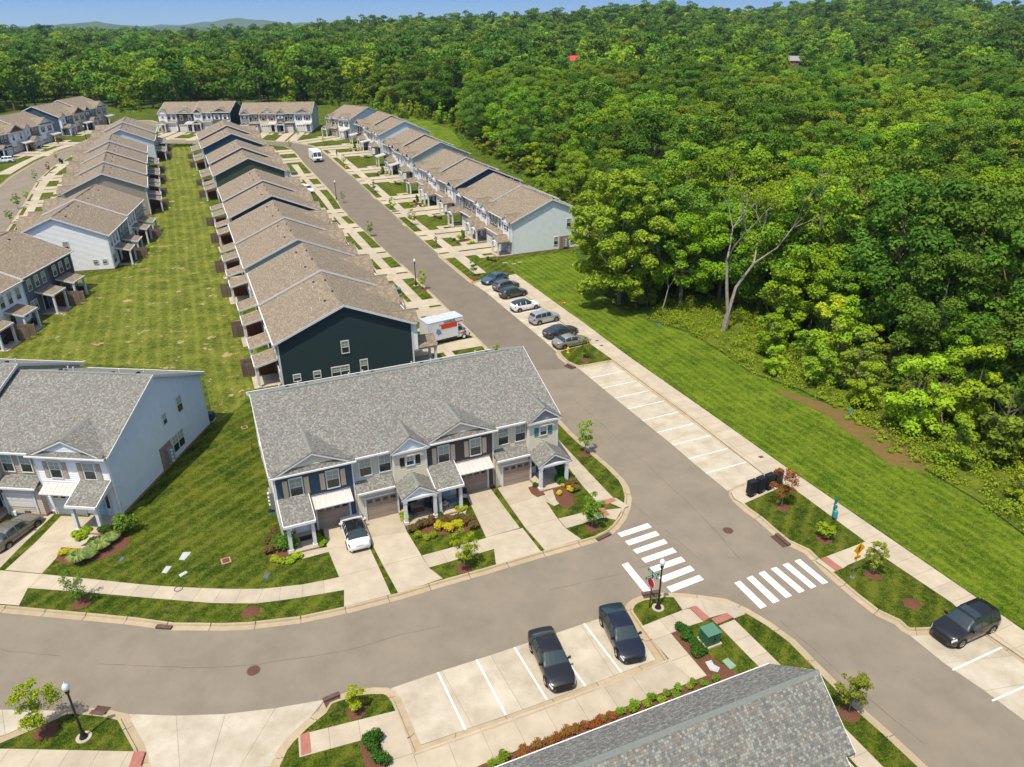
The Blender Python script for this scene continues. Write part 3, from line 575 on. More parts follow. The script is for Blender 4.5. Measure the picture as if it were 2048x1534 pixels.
def garage(par,x,y,w=2.55,h=2.2,m=GART,lites=True,open_=0):
    def fr():
        k=MB(); t=.14; k.box(-w/2-t,-.09,0,-w/2,.02,h+t); k.box(w/2,-.09,0,w/2+t,.02,h+t); k.box(-w/2,-.09,h,w/2,.02,h+t); return k.mesh('garage_door',[WHITE])
    o=ob('garage_door',cached(('gf',w,h),fr),par,(x,y,0))
    def pan():
        k=MB(); k.box(-w/2,-.03,.008,w/2,.0,h/4-.008)
        for i in range(4): k.box(-w/2+.08+i*w/4,-.042,.08,-w/2+w/4-.08+i*w/4,-.03,h/4-.09)
        return k.mesh('door_section',[m])
    me=cached(('gp',w,h,m.name),pan)
    for i in range(4):
        z=i*h/4+open_
        if z<h-.1: ob('door_section',me,o,(0,-.001*i,z))
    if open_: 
        k=MB(); k.box(-w/2,.02,0,w/2,.5,open_+.1); ob('painted_garage_shade',k.mesh('painted_garage_shade',[BLACK]),o)  # black block painted as the shade inside the open garage
    if lites:
        def lt():
            k=MB(); k.box(-.2,-.05,0,.2,-.035,.27); return k.mesh('lite',[GLASS])
        for i in range(4): ob('lite',cached('lite',lt),o,(-w/2+w*(i+.5)/4,-.008,h*.80))
    return o
def door(par,x,y,z,m,side=True,rz=0):
    def f():
        k=MB(); W=.48+(.42 if side else 0); k.box(-W-.08,-.06,0,W+.08,.0,2.2,0); return k.mesh('door_frame',[WHITE])
    o=ob('door',cached(('df',side),f),par,(x,y,z),rz)
    def lf():
        k=MB(); k.box(-.45,-.085,.03,.45,-.06,2.08); k.box(-.35,-.1,.15,.35,-.085,.95); return k.mesh('door_leaf',[m])
    ob('door_leaf',cached(('dl',m.name),lf),o)
    def gl():
        k=MB(); 
        for s in (-1,0,1): k.box(s*.22-.09,-.095,1.3,s*.22+.09,-.087,1.95)
        if side:
            for s in (-1,1): k.box(s*.7-.14,-.075,.7,s*.7+.14,-.062,2.0)
        return k.mesh('door_lites',[GLASS])
    ob('door_lites',cached(('dg',side),gl),o)
    def kn(): k=MB(); k.cyl((.36,-.09,1.0),(.36,-.15,1.0),.035,n=8); return k.mesh('handle',[BLACK])
    ob('handle',cached('knob',kn),o)
def column(par,x,y,z0,z1):
    def f():
        k=MB(); s=.13; H=z1-z0; k.box(-s,-s,0,s,s,H); k.box(-s-.05,-s-.05,0,s+.05,s+.05,.18); k.box(-s-.04,-s-.04,H-.16,s+.04,s+.04,H-.02); return k.mesh('column',[WHITE])
    ob('column',cached(('col',round(z1-z0,2)),f),par,(x,y,z0))
def cross_gable(par,x0,x1,yf,ez,sl,face_m,shm,ridm,back_m=M,back_y=-OH,back_ez=None,face_z=None,pent=False,far=False):
    """reverse gable: two roof planes running back into the slope behind, gable face, white rakes"""
    bz=EZ if back_ez is None else back_ez; xc=(x0+x1)/2; hg=(x1-x0)/2*sl; zt=ez+hg; yb=back_y+(zt-bz)/back_m; ye=back_y+max(0,(ez-bz))/back_m
    k=MB(); t=.10
    for xe in (x0,x1):
        a,b,c,d=(xe,yf,ez),(xc,yf,zt),(xc,yb,zt),(xe,ye,ez); L=math.hypot((x1-x0)/2,hg)
        uv=[(yf,0),(yf,L),(yb,L),(ye,0)]; pts=[a,b,c,d]
        if xe==x1: pts=pts[::-1]; uv=uv[::-1]
        k.face(pts[::-1],0,uv[::-1]); k.face([(p[0],p[1],p[2]-t) for p in pts],0,uv)
        s=[(a,b)]
        k.face([(a[0],a[1],a[2]-t),(b[0],b[1],b[2]-t),b,a] if xe==x0 else [b,(b[0],b[1],b[2]-t),(a[0],a[1],a[2]-t),a][::1],0)
        k.face([(a[0],a[1],a[2]-t),a,d,(d[0],d[1],d[2]-t)],0)
    g=ob('gable_roof',k.mesh('gable_roof',[shm]),par)
    k=MB(); k.ext([(yf+.25,zt+.0),(yf+.25,zt)],xc,xc) if False else None
    r=MB(); r.ext([(xc-.14,zt-.05),(xc,zt+.035),(xc+.14,zt-.05)],yf+.02,max(yf+.3,yb-.25),axis='y'); ob('ridge_cap',r.mesh('ridge_cap',[ridm]),g)
    # face
    fz=face_z if face_z is not None else ez-.12; ff=yf+.22; f=MB()
    def hw(z):
        if z is None: return zt-.14
        h=max(.0,min((x1-x0)/2-.05,(zt-.12-z)/sl)) ; return ((xc-h-x0)/(x1-x0),(xc+h-x0)/(x1-x0))
    lap(f,(x0,ff),(x1,ff),fz,hw,0,.13); ob('gable_face',f.mesh('gable_face',[face_m]),g)
    rk=MB(); th=.2
    for s in (-1,1):
        xe=x0 if s<0 else x1; q=[(xe,ez-t-th+.05),(xe,ez-t+.02),(xc,zt-t+.02),(xc,zt-t-th+.05)]
        rk.ext(q if s<0 else q[::-1],yf+.005,yf+.06,axis='y')
    if not pent: rk.box(x0+.1,yf+.02,ez-.28,x1-.1,yf+.12,ez-.1)
    ob('rake_board',rk.mesh('rake_board',[WHITE]),g)
    if pent:
        p=MB(); p.ext([(ff+.02,ez+.42),(yf-.05,ez+.0),(yf-.05,ez-.06),(ff+.02,ez-.06)],x0+.12,x1-.12,mats=[0,0,0,0]); ob('pent_roof',p.mesh('pent_roof',[shm]),g)
    gt=MB()
    if pent: gt.box(x0-.05,yf-.15,ez-.12,x1+.05,yf-.03,ez); ob('gutter',gt.mesh('gutter',[WHITE]),g)
def townhouse(name,label,origin,ang,units,D=15.0,roof='brown',uw=6.7,offs=(0,0,.3,.3),rear=True,front=True,det=1,group='rows of two-storey townhouses',end_c=None,fence=True,T0=None,openg=None):
    """units: list of (type, mirrored, upper colour, second colour, gable colour, shutter colour, door colour, garage material)"""
    H=thing(name,label,'townhouse',(origin.x,origin.y,T(origin.x,origin.y) if T0 is None else T0),ang,group); n=len(units); W=n*uw
    shm=SH_BROWN if roof=='brown' else SH_GREY; rm=RIDGEB if roof=='brown' else RIDGE
    segs=[];i=0
    while i<n:
        j=i
        while j<n and offs[j]==offs[i]: j+=1
        segs.append((i,j,offs[i])); i=j
    RZ=EZ+M*(D/2+OH)
    for (i,j,z) in segs:
        xa,xb=i*uw,j*uw; ea=OH-.08 if (i==0 or offs[i-1]<z) else 0; eb=OH-.08 if (j==n or offs[j]<z) else 0
        ca=SD[(end_c or (units[0][2],units[-1][2]))[0] if i==0 else units[i][2]]; cb=SD[(end_c or (units[0][2],units[-1][2]))[1] if j==n else units[j-1][2]]
        k=MB(); t=.16; th=math.hypot(1,M)
        prof=[(-OH,EZ+z),(D/2,RZ+z),(D+OH,EZ+z),(D+OH,EZ+z-t),(D/2,RZ+z-t),(-OH,EZ+z-t)]
        k.ext(prof,xa-ea,xb+eb,0); R=ob('roof',k.mesh('roof',[shm]),H)
        r=MB(); e=1.0 if True else 0; r.ext([(D/2-.16,RZ+z-.05),(D/2,RZ+z+.03),(D/2+.16,RZ+z-.05)],xa-ea,xb+eb); ob('ridge_cap',r.mesh('ridge_cap',[rm]),R)
        r=MB(); r.ext([(D/2-.15,RZ+z-.045),(D/2-.13,RZ+z+.03),(D/2,RZ+z+.075),(D/2+.13,RZ+z+.03),(D/2+.15,RZ+z-.045)],xa+1.2,xb-1.2); ob('ridge_vent',r.mesh('ridge_vent',[rm]),R)
        for x,s,c in ((xa,-1,ca),(xb,1,cb)):
            oe=ea if s<0 else eb
            if oe:
                q=MB(); xx=x+s*oe
                for y0,y1,za,zb in ((-OH,D/2,EZ,RZ),(D/2,D+OH,RZ,EZ)):
                    q.ext([(y0,za+z-.24),(y1,zb+z-.24),(y1,zb+z+.015),(y0,za+z+.015)],min(xx,xx+s*.04),max(xx,xx+s*.04))
                q.ext([(-OH+.02,EZ+z-t),(D/2,RZ+z-t),(D+OH-.02,EZ+z-t),(D+OH-.02,EZ+z-t-.02),(D/2,RZ+z-t-.02),(-OH+.02,EZ+z-t-.02)],min(x,xx),max(x,xx))
                ob('rake_board',q.mesh('rake_board',[WHITE]),R)
            g=MB()
            def prf(zz,D=D,z=z):
                if zz is None: return RZ+z-.2
                if zz<EZ+z-.2: return (0,1)
                h=max(0,(RZ+z-.2-zz)/M); return (.5-h/D,.5+h/D) if h<D/2 else (0,1)
            if s<0: lap(g,(x,D),(x,0),.35 if (i==0) else 2,prf)
            else: lap(g,(x,0),(x,D),.35 if (j==n) else 2,prf)
            o=ob('side_wall',g.mesh('side_wall',[c]),H)
            for y in (0,D):
                g=MB(); g.box(x-(.06 if s<0 else .1),y-.055 if y==0 else y-.12,.3,x+(.1 if s<0 else .06),y+.12 if y==0 else y+.055,EZ+z-.1); ob('corner_board',g.mesh('corner_board',[WHITE]),H)
        q=MB(); q.box(xa-ea,-OH-.12,EZ+z-.15,xb+eb,-OH,EZ+z-.01); q.box(xa-ea,D+OH,EZ+z-.15,xb+eb,D+OH+.12,EZ+z-.01); q.box(xa,-OH,EZ+z-.2,xb,0,EZ+z-.17); q.box(xa,D,EZ+z-.2,xb,D+OH,EZ+z-.17)
        ob('gutter',q.mesh('gutter',[WHITE]),R)
    # foundation
    f=MB(); f.box(-.05,-.045,-1.5,W+.05,D+.045,.34); ob('foundation',f.mesh('foundation',[BRICK]),H)
    for i,(ty,mir,c1,c2,cg,cs,cdr,gm) in enumerate(units):
        x0=i*uw; z=offs[i]; X=(lambda a,x0=x0,mir=mir:x0+(uw-a if mir else a)); 
        def rg(a,b): p,q=X(a),X(b); return (min(p,q),max(p,q))
        wl=MB(); lap(wl,(x0,0),(x0+uw,0),.34,EZ+z-.1); ob('front_wall',wl.mesh('front_wall',[SD[c1]]),H); wl=MB(); lap(wl,(x0+uw,D),(x0,D),.34,EZ+z-.1); ob('rear_wall',wl.mesh('rear_wall',[SD[c1]]),H)
        # rear
        if rear:
            for a in (1.5,3.3,5.2): window(H,X(a),D+.03,3.75+z,math.pi,.85,1.45)
            window(H,X(5.3),D+.03,1.0+z*.5,math.pi,1.5,1.35,2)
            door(H,X(2.6),D+.03,.3,SD['black'],False,math.pi)
            a,b=rg(1.2,4.5) ; k=MB(); k.ext([(D-.0,3.35+z),(D+2.5,2.75+z),(D+2.5,2.65+z),(D,3.2+z)],a,b,0); pr=ob('patio_roof',k.mesh('patio_roof',[shm]),H)
            k=MB(); k.box(a-.03,D+2.5,2.6+z,b+.03,D+2.6,2.8+z); 
            for xx in (a-.04,b): k.ext([(D,3.1+z),(D+2.55,2.5+z),(D+2.55,2.74+z),(D,3.36+z)],xx,xx+.04)
            ob('fascia',k.mesh('fascia',[WHITE]),pr)
            for xx in (a+.2,b-.2): column(H,xx,D+2.3,.1,2.62+z)
            k=MB(); k.box(a,D,-.6,b,D+2.9,.16); ob('patio',k.mesh('patio',[CONC]),H)
            if fence:
                fx=a-.45 if not mir else b+.45; P_=ob('privacy_fence',None,H)
                def brd(): q=MB(); q.box(0,-.065,0,.02,.065,1.75); return q.mesh('board',[WOODR])
                def brg(): q=MB(); q.box(0,-.065,0,.02,.065,1.75); return q.mesh('board',[WOODG])
                inner,outer=(WOODR,WOODG)
                nb=18
                for q in range(nb):
                    ob('board',cached('brd',brd) if q<10 else cached('brg',brg),P_,(fx+(.03 if not mir else -.05),D+.15+q*.2,-.0+z*.3)); ob('board',cached('brg',brg),P_,(fx-(.05 if not mir else -.03),D+.25+q*.2,-.0+z*.3))
                k=MB(); 
                for zz in (.3,1.4): k.box(fx-.03,D+.05,zz+z*.3,fx+.03,D+3.75,zz+.09+z*.3)
                k.box(fx-.05,D+3.7,-.4,fx+.05,D+3.8,1.85+z*.3); ob('rail',k.mesh('rail',[WOODG]),P_)
        for a,yy in ((2.2,D*.62),(3.7,D*.7)):
            k=MB(); zz=EZ+M*(D+OH-yy)+z; k.cyl((X(a),yy,zz-.1),(X(a),yy,zz+.35),.06,n=8); ob('vent_pipe',k.mesh('vent_pipe',[WHITE]),H)
            k=MB(); zz=EZ+M*(D+OH-yy+1.6)+z; k.box(X(a)+.4,yy-1.75,zz-.05,X(a)+.65,yy-1.5,zz+.14); ob('roof_vent',k.mesh('roof_vent',[BLACK]),H)
        # front
        if not front: continue
        if ty in 'AC':
            yf=-.3; a,b=x0+.02,x0+uw-.02
            k=MB(); lap(k,(a,yf),(b,yf),.34 if ty=='A' else .34,EZ+z-.12); lap(k,(a,0),(a,yf),.34,EZ+z-.12); lap(k,(b,yf),(b,0),.34,EZ+z-.12); ob('front_bay',k.mesh('front_bay',[SD[c1]]),H)
            k=MB(); k.box(a-.03,yf-.02,-1,b+.03,0,.36); ob('brick_base',k.mesh('brick_base',[BRICK]),H)
            cross_gable(H,a-.25,b+.25,yf-OH-.05,EZ+z,.47,SD[cg],shm,rm,back_ez=EZ+z,pent=True)
            for a_ in (uw*.27,uw*.74): window(H,X(a_),yf-.03,3.75+z,0,.9,1.5); shutters(H,X(a_),yf-.02,3.72+z,.9+.1,1.5,SD[cs])
            for xx in (a,b): 
                k=MB(); k.box(xx-.06,yf-.055,.3,xx+.06,yf-.0,EZ+z-.2); ob('corner_board',k.mesh('corner_board',[WHITE]),H)
            garage(H,X(1.9),yf-.03,m=gm,lites=det>0)
            if ty=='A':
                p,q=rg(.35,3.5); k=MB(); k.box(p,yf-.03,3.22+z,q,yf,3.42+z); k.ext([(yf,3.2+z),(yf-1.05,2.72+z),(yf-1.05,2.64+z),(yf,3.05+z)],p,q); AW=ob('awning',k.mesh('awning',[WHITE]),H)
                s=0
                while p+s*.42<q: 
                    k=MB(); xx=p+s*.42; k.ext([(yf-.01,3.19+z),(yf-1.08,2.70+z),(yf-1.08,2.745+z),(yf-.01,3.235+z)],xx+.03,min(xx+.39,q)); ob('metal_panel',k.mesh('metal_panel',[METALW]),AW); s+=1
                for xx in (p+.1,q-.2): k=MB(); k.ext([(yf,2.45+z),(yf-.9,2.55+z),(yf-.9,2.65+z),(yf,2.65+z)],xx,xx+.1); ob('bracket',k.mesh('bracket',[WHITE]),AW)
            py=2.45; p,q=rg(3.6,uw-.0)
            k=MB()
            if ty=='A': k.ext([(yf,3.75+z),(yf-py,2.78+z),(yf-py,2.66+z),(yf,3.55+z)],p,q,0); pr=ob('porch_roof',k.mesh('porch_roof',[shm]),H)
            else:
                p-=.3; k.ext([(yf,3.3+z),(yf-py,2.82+z),(yf-py,2.74+z),(yf,3.18+z)],p,q,0); pr=ob('porch_roof',k.mesh('porch_roof',[WHITE]),H)
                s=0
                while p+s*.45<q: k=MB(); xx=p+s*.45; k.ext([(yf,3.31+z),(yf-py-.05,2.82+z),(yf-py-.05,2.86+z),(yf,3.35+z)],xx+.03,min(xx+.42,q)); ob('metal_panel',k.mesh('metal_panel',[METALW]),pr); s+=1
            k=MB(); k.box(p,yf-py-.12,2.6+z,q,yf-py,2.8+z)
            for xx in (p-.03,q-.03): k.ext([(yf,3.2+z),(yf-py,2.6+z),(yf-py,2.8+z),(yf,(3.75 if ty=='A' else 3.3)+z)],xx,xx+.06)
            ob('fascia',k.mesh('fascia',[WHITE]),pr)
            for xx in (p+.35,q-.25): column(H,xx,yf-py+.25,.3,2.66+z)
            k=MB(); k.box(p+.1,yf-py,-.6,q-.05,yf-.02,.30); PF=ob('porch_floor',k.mesh('porch_floor',[CONC]),H)
            k=MB(); k.box(p+.06,yf-py-.05,-.6,q-.01,yf-py,.27); k.box(p+.04,yf-py,-.6,p+.1,yf,.27); k.box(q-.05,yf-py,-.6,q+.01,yf,.27); ob('brick_edge',k.mesh('brick_edge',[BRICK]),PF)
            xs=(p+q)/2; k=MB(); k.box(xs-.55,yf-py-.4,-.6,xs+.55,yf-py-.06,.16); ob('step',k.mesh('step',[CONC]),PF)
            door(H,X(uw-1.5),yf-.03,.3,SD[cdr],ty=='A')
        else:
            gy=-.75; p,q=rg(.02,uw-2.9)
            k=MB(); lap(k,(p,gy),(q,gy),.34,3.0+z); lap(k,(p,0),(p,gy),.34,3.0+z); lap(k,(q,gy),(q,0),.34,3.0+z); ob('garage_wall',k.mesh('garage_wall',[SD[c2]]),H)
            k=MB(); k.box(p-.03,gy-.04,-1,q+.03,0,.36); ob('brick_base',k.mesh('brick_base',[BRICK]),H)
            k=MB(); k.ext([(0,3.6+z),(gy-.35,3.02+z),(gy-.35,2.9+z),(0,3.4+z)],p,q,0); pr=ob('pent_roof',k.mesh('pent_roof',[shm]),H)
            k=MB(); k.box(p,gy-.47,2.9+z,q,gy-.35,3.05+z); ob('gutter',k.mesh('gutter',[WHITE]),pr)
            garage(H,X(1.95),gy-.03,m=gm,lites=det>0 and i!=openg,open_=.95 if i==openg else 0)
            if i==openg:
                for q_,(bx,bh,bm) in enumerate(((-.9,.5,'white'),(-.3,.35,'navy'),(.35,.6,'brown'),(.9,.3,'ice'))):
                    k=MB(); k.box(X(1.95)+bx-.22,gy-.05-.12,.02,X(1.95)+bx+.22,gy-.05,.02+bh); st_=thing('storage_box','%s box in the half-open garage'%('white leftmost','dark blue second','brown third','pale rightmost')[q_],'box',(0,0,0)); st_.matrix_world=Matrix.Translation(H.location)@Matrix.Rotation(ang,4,'Z'); b_=ob('carton',k.mesh('carton',[SD[bm]]),st_)
            for a_ in (1.05,2.65): window(H,X(a_),-.03,3.95+z,0,.9,1.5)
            bw=2.75; p,q=rg(uw-bw,uw-.02); by=-.55
            k=MB(); lap(k,(p,by),(q,by),2.6,EZ+z-.12); lap(k,(p,0),(p,by),2.6,EZ+z-.12); lap(k,(q,by),(q,0),2.6,EZ+z-.12); ob('upper_bay',k.mesh('upper_bay',[SD[c2]]),H)
            cross_gable(H,p-.28,q+.28,by-.35,EZ+z,.72,SD[cg],shm,rm,back_ez=EZ+z)
            for xx in (p,q): k=MB(); k.box(xx-.07,by-.05,2.7+z,xx+.07,by,EZ+z-.2); ob('corner_board',k.mesh('corner_board',[WHITE]),H)
            xc=(p+q)/2; window(H,xc,by-.03,4.35+z,0,.6,.78); shutters(H,xc,by-.02,4.35+z,.7,.78,SD[cs])
            py=2.9; sl=.62; ez=2.75+z
            cross_gable(H,p-.15,q+.2,-py,ez,sl,SD[cg],shm,rm,back_m=50,back_y=by-.02,back_ez=ez,face_z=ez-.05)
            k=MB(); k.box(p-.05,-py+.06,ez-.32,q+.1,-py+.28,ez-.05); k.box(p-.02,-py+.28,ez-.32,p+.14,0,ez-.05); k.box(q-.14,-py+.28,ez-.32,q+.02,0,ez-.05); ob('porch_beam',k.mesh('porch_beam',[WHITE]),H)
            for xx in (p+.15,q-.1): column(H,xx,-py+.2,.3,ez-.3)
            k=MB(); k.box(p+.02,-py-.02,-.6,q,-.02,.30); PF=ob('porch_floor',k.mesh('porch_floor',[CONC]),H)
            k=MB(); k.box(p-.02,-py-.07,-.6,q+.04,-py-.02,.27); k.box(p-.04,-py,-.6,p+.02,0,.27); k.box(q,-py,-.6,q+.06,0,.27); ob('brick_edge',k.mesh('brick_edge',[BRICK]),PF)
            xs=(p+q)/2; k=MB(); k.box(xs-.55,-py-.42,-.6,xs+.55,-py-.08,.16); ob('step',k.mesh('step',[CONC]),PF)
            door(H,xc,-.03,.3,SD[cdr],True)
        # downspout at the party wall
        k=MB(); k.box(x0+.1,-.12,.2,x0+.2,-.02,EZ+z-.2); k.box(x0+.1,-OH-.05,EZ+z-.22,x0+.2,-.02,EZ+z-.12); ob('downspout',k.mesh('downspout',[WHITE]),H)
    return H
def end_windows(H,x,spec,s=1):
    for y,z,w,h,c in spec: window(H,x+s*.035,y,z,math.pi/2 if s>0 else -math.pi/2,w,h,c)
def meters(H,x,y,s):
    k=MB(); k.box(min(x,x+s*.12),y-.9,.2,max(x,x+s*.12),y+.9,2.5); ob('brick_panel',k.mesh('brick_panel',[BRICK]),H)
    k=MB(); k.box(min(x+s*.13,x+s*.35),y-.2,.5,max(x+s*.13,x+s*.35),y+.75,2.1); m=ob('meter_bank',k.mesh('meter_bank',[mat('meter_grey',(.2,.23,.22),.5)]),H)
    for i in range(4): k=MB(); k.cyl((x+s*.35,y+.28,.75+i*.36),(x+s*.47,y+.28,.75+i*.36),.13,n=12); ob('meter',k.mesh('meter',[WHITE]),m)
G,B_,N='A','B',True
HOUSES={}
def drives(H,units,uw,L,skip=()):
    """driveway panels and a garden path from each garage to the kerb"""
    par=ob('driveway',None); par['kind']='structure'; mw=H.matrix_world if False else Matrix.Translation(H.location)@Matrix.Rotation(H.rotation_euler.z,4,'Z')
    def w2(x,y): p=mw@Vector((x,y,0)); return Vector((p.x,p.y))
    for i,u in enumerate(units):
        if i in skip: continue
        x0=i*uw; X=lambda a:x0+(uw-a if u[1] else a); q0=w2(X(1.85),-.8); dr=(w2(X(1.85),-1.8)-q0); l=L
        hit=[]
        for c_,e_ in zip(ROAD,ROAD[1:]+ROAD[:1]):
            den=dr.x*(e_-c_).y-dr.y*(e_-c_).x
            if abs(den)>1e-9:
                tt=((c_-q0).x*(e_-c_).y-(c_-q0).y*(e_-c_).x)/den; uu=((c_-q0).x*dr.y-(c_-q0).y*dr.x)/den
                if 0<=uu<=1 and 1<tt<30: hit.append(tt)
        if hit: l=min(hit)+.8-.45
        ys=-.8; n=max(2,int((l-.8)/3.4)); a,b=sorted((X(.35),X(3.35)))
        for k in range(n):
            ya=ys-(l-.8)*k/n; yb=ys-(l-.8)*(k+1)/n; slab([w2(a,ya),w2(b,ya),w2(b,yb),w2(a,yb)],par,z1=.142)
        a2,b2=sorted((X(uw-2.0),X(uw-.9))); slab([w2(a2,-3.0),w2(b2,-3.0),w2(b2,-4.6),w2(a2,-4.6)],par,z1=.14)
        a3,b3=sorted((X(3.35),X(uw-.9))); slab([w2(a3,-4.6),w2(b3,-4.6),w2(b3,-5.7),w2(a3,-5.7)],par,z1=.14)
def rowhouse(nm,lab,pn,pf,units,side,Lk,**kw):
    """pn,pf: nearer and farther eave corners on the street side, as pixels at eave height; side 'R': street on the left of the row"""
    a=P(*pn,EZ); b=P(*pf,EZ); d=(b-a).normalized(); 
    n=len(units); uw=(b-a).length/n if kw.get('fit') else (b-a).length/n; kw.pop('fit',None)
    inn=Vector((d.y,-d.x)) if side=='R' else Vector((-d.y,d.x))  # from street into the house
    a2=a+inn*OH+d*.3; b2=b+inn*OH-d*.3; uw=(b2-a2).length/n
    # local x must have inward = +y : x axis = inward rotated -90
    xa=Vector((inn.y,-inn.x)); org=a2 if xa.dot(d)>0 else b2
    if xa.dot(d)<0: units=units[::-1] if False else units
    ang=math.atan2(xa.y,xa.x); H=townhouse('townhouse_row',lab,org,ang,units,uw=uw,T0=T(a2.x,a2.y),**kw)
    if Lk: drives(H,units,uw,Lk)
    HOUSES[nm]=(H,uw,org,ang); return H
# unit tuples: type, mirrored, wall, second, gable, shutters, door, garage
GW,GT=GARW,GART
H4=townhouse('townhouse_row','grey-roofed row on the street corner with navy, cream, brown and yellow fronts',P(566,1074,0)+Vector((0,0)),math.radians(23.4),
 [('A',True,'navy','navy','cream','tan','white',GT),('B',False,'linen','cream','ice','black','black',GT),('A',True,'brown','brown','cream','tan','lblue',GT),('B',False,'yellow','cream','grey','teal','teal',GT)],D=15,roof='grey',uw=6.0,offs=(0,0,0,0),rear=False,det=2,group='grey-roofed townhouses near the junction',end_c=('pale','yellow'))
end_windows(H4,0,[(11.6,.9,1.0,1.4,1)],-1); meters(H4,0,3.6,-1)
a=P(248,1032,0); HC=townhouse('townhouse_row','grey-roofed row left of the corner lawn with a pale blue-grey side wall',a-Vector((math.cos(math.radians(-6)),math.sin(math.radians(-6))))*6.2*4,math.radians(-6),
 [('A',True,'slate','slate','ice','black','black',GT),('B',False,'yellow','cream','ice','tan','black',GW),('B',True,'taupe','beige','ice','taupe','dgreen',GW),('A',False,'white','white','ice','taupe','lblue',GW)],D=15.4,roof='grey',uw=6.2,offs=(.6,.6,0,0),rear=False,det=2,group='grey-roofed townhouses near the junction',end_c=('white','pale'),openg=2)
end_windows(HC,24.8,[(8.3,4.2,.6,1.0,1),(11.0,4.1,.85,1.5,1),(9.6,.9,1.9,1.6,2)],1); meters(HC,24.8,7.4,1)
m=('black','black')
def run(seq): return seq
R1=rowhouse('R1','nearest brown-roofed row right of the street, pale blue side wall facing the parking bays',(1022,446),(915,387),[('B',True,'char','grey','white','red','black',GW),('B',False,'slate','white','white','red','white',GW),('B',True,'char','white','white','char','black',GW),('B',False,'white','white','ice','char','white',GW)],'R',10.6,rear=False,offs=(.3,.3,0,0),end_c=('slate','ice'))
R2=rowhouse('R2','brown-roofed row right of the street with a dark navy side wall',(908,374.5),(829,331),[('B',True,'ice','white','grey','black','black',GW),('B',False,'char','white','white','char','white',GW),('B',True,'slate','white','white','char','black',GW),('B',False,'white','white','navy','white','black',GW)],'R',11,rear=False,offs=(.5,.5,0,0),end_c=('ice','navy'))
R3=rowhouse('R3','brown-roofed row right of the street with a grey-green side wall',(822,316),(764.6,284),[('C',True,'slate','slate','cream','white','black',GW),('B',False,'char','white','brown','char','black',GW),('C',True,'pale','pale','brown','white','black',GW),('B',False,'sage','white','slate','black','black',GW)],'R',11,rear=False,offs=(.6,.6,0,0),end_c=('slate','sage'))
R4=rowhouse('R4','brown-roofed row right of the street with a light blue side wall',(757,270),(710,245),[('C',True,'char','char','brown','black','black',GW),('B',False,'slate','white','white','char','black',GW),('C',True,'white','white','grey','black','black',GW),('B',False,'ice','white','white','char','black',GW)],'R',11,rear=False,offs=(.6,.6,0,0),end_c=('char','ice'))
R5=rowhouse('R5','two-unit tan and white townhouse at the bend at the top of the street',(698.5,240),(651.4,232),[('B',True,'beige','taupe','grey','char','black',GT),('C',False,'white','white','ice','black','red',GW)],'R',9,rear=False,offs=(0,0),end_c=('beige','ice'))
W=[]
for nm,lab,a,b,e,offs in (('W1','row with a dark green side wall directly behind the grey-roofed corner row',(831.4,645.7),(0,0),('dark','cream'),(0,0,.3,.3)),
  ('W2','row left of the street with a pale sage side wall',(710,510),(0,0),('sage','grey'),(0,0,.35,.35)),
  ('W3','row left of the street with a charcoal side wall',(637,419),(0,0),('char','grey'),(0,0,.5,.5)),
  ('W4','row left of the street with an olive green side wall',(573,341),(0,0),('olive','grey'),(0,0,.7,.7)),
  ('W5','row left of the street with a navy side wall, the farthest',(529,289),(0,0),('navy','grey'),(0,0,.7,.7))):
    p=P(*a,EZ); u=p.dot(UA); v=p.dot(VA); L=27.0
    us=[('B',True,e[0],'white','ice','black','black',GW),('A',False,'grey','grey','cream','char','black',GW),('B',True,'slate','white','white','black','black',GW),('A',False,e[1],'white','ice','black','black',GW)]
    org=UV(u+.3,v-OH); inn=-VA; xa=Vector((inn.y,-inn.x)); ang=math.atan2(xa.y,xa.x)
    H=townhouse('townhouse_row','brown-roofed '+lab,org,ang,us,uw=6.6,offs=offs,end_c=(e[0],e[1]),T0=T(org.x,org.y),D=15)
    W.append(H); drives(H,us,6.6,9.3 if nm!='W5' else 8)
end_windows(R1,R1_W:=4*HOUSES['R1'][1],[(8.4,1.1,.75,1.35,1),(12.3,1.1,1.8,1.5,2),(10.9,4.1,.75,1.35,1)],1); meters(R1,R1_W,10.0,1)
H=W[0]; end_windows(H,0,[(1.6,0,0,0,1)] if False else [(7.8,3.6,.75,1.35,1),(13.4,1.2,.7,.7,1),(11.2,1.2,.7,.7,1),(8.6,.9,1.9,1.1,2),(5.9,1.0,.75,1.35,1)],-1)
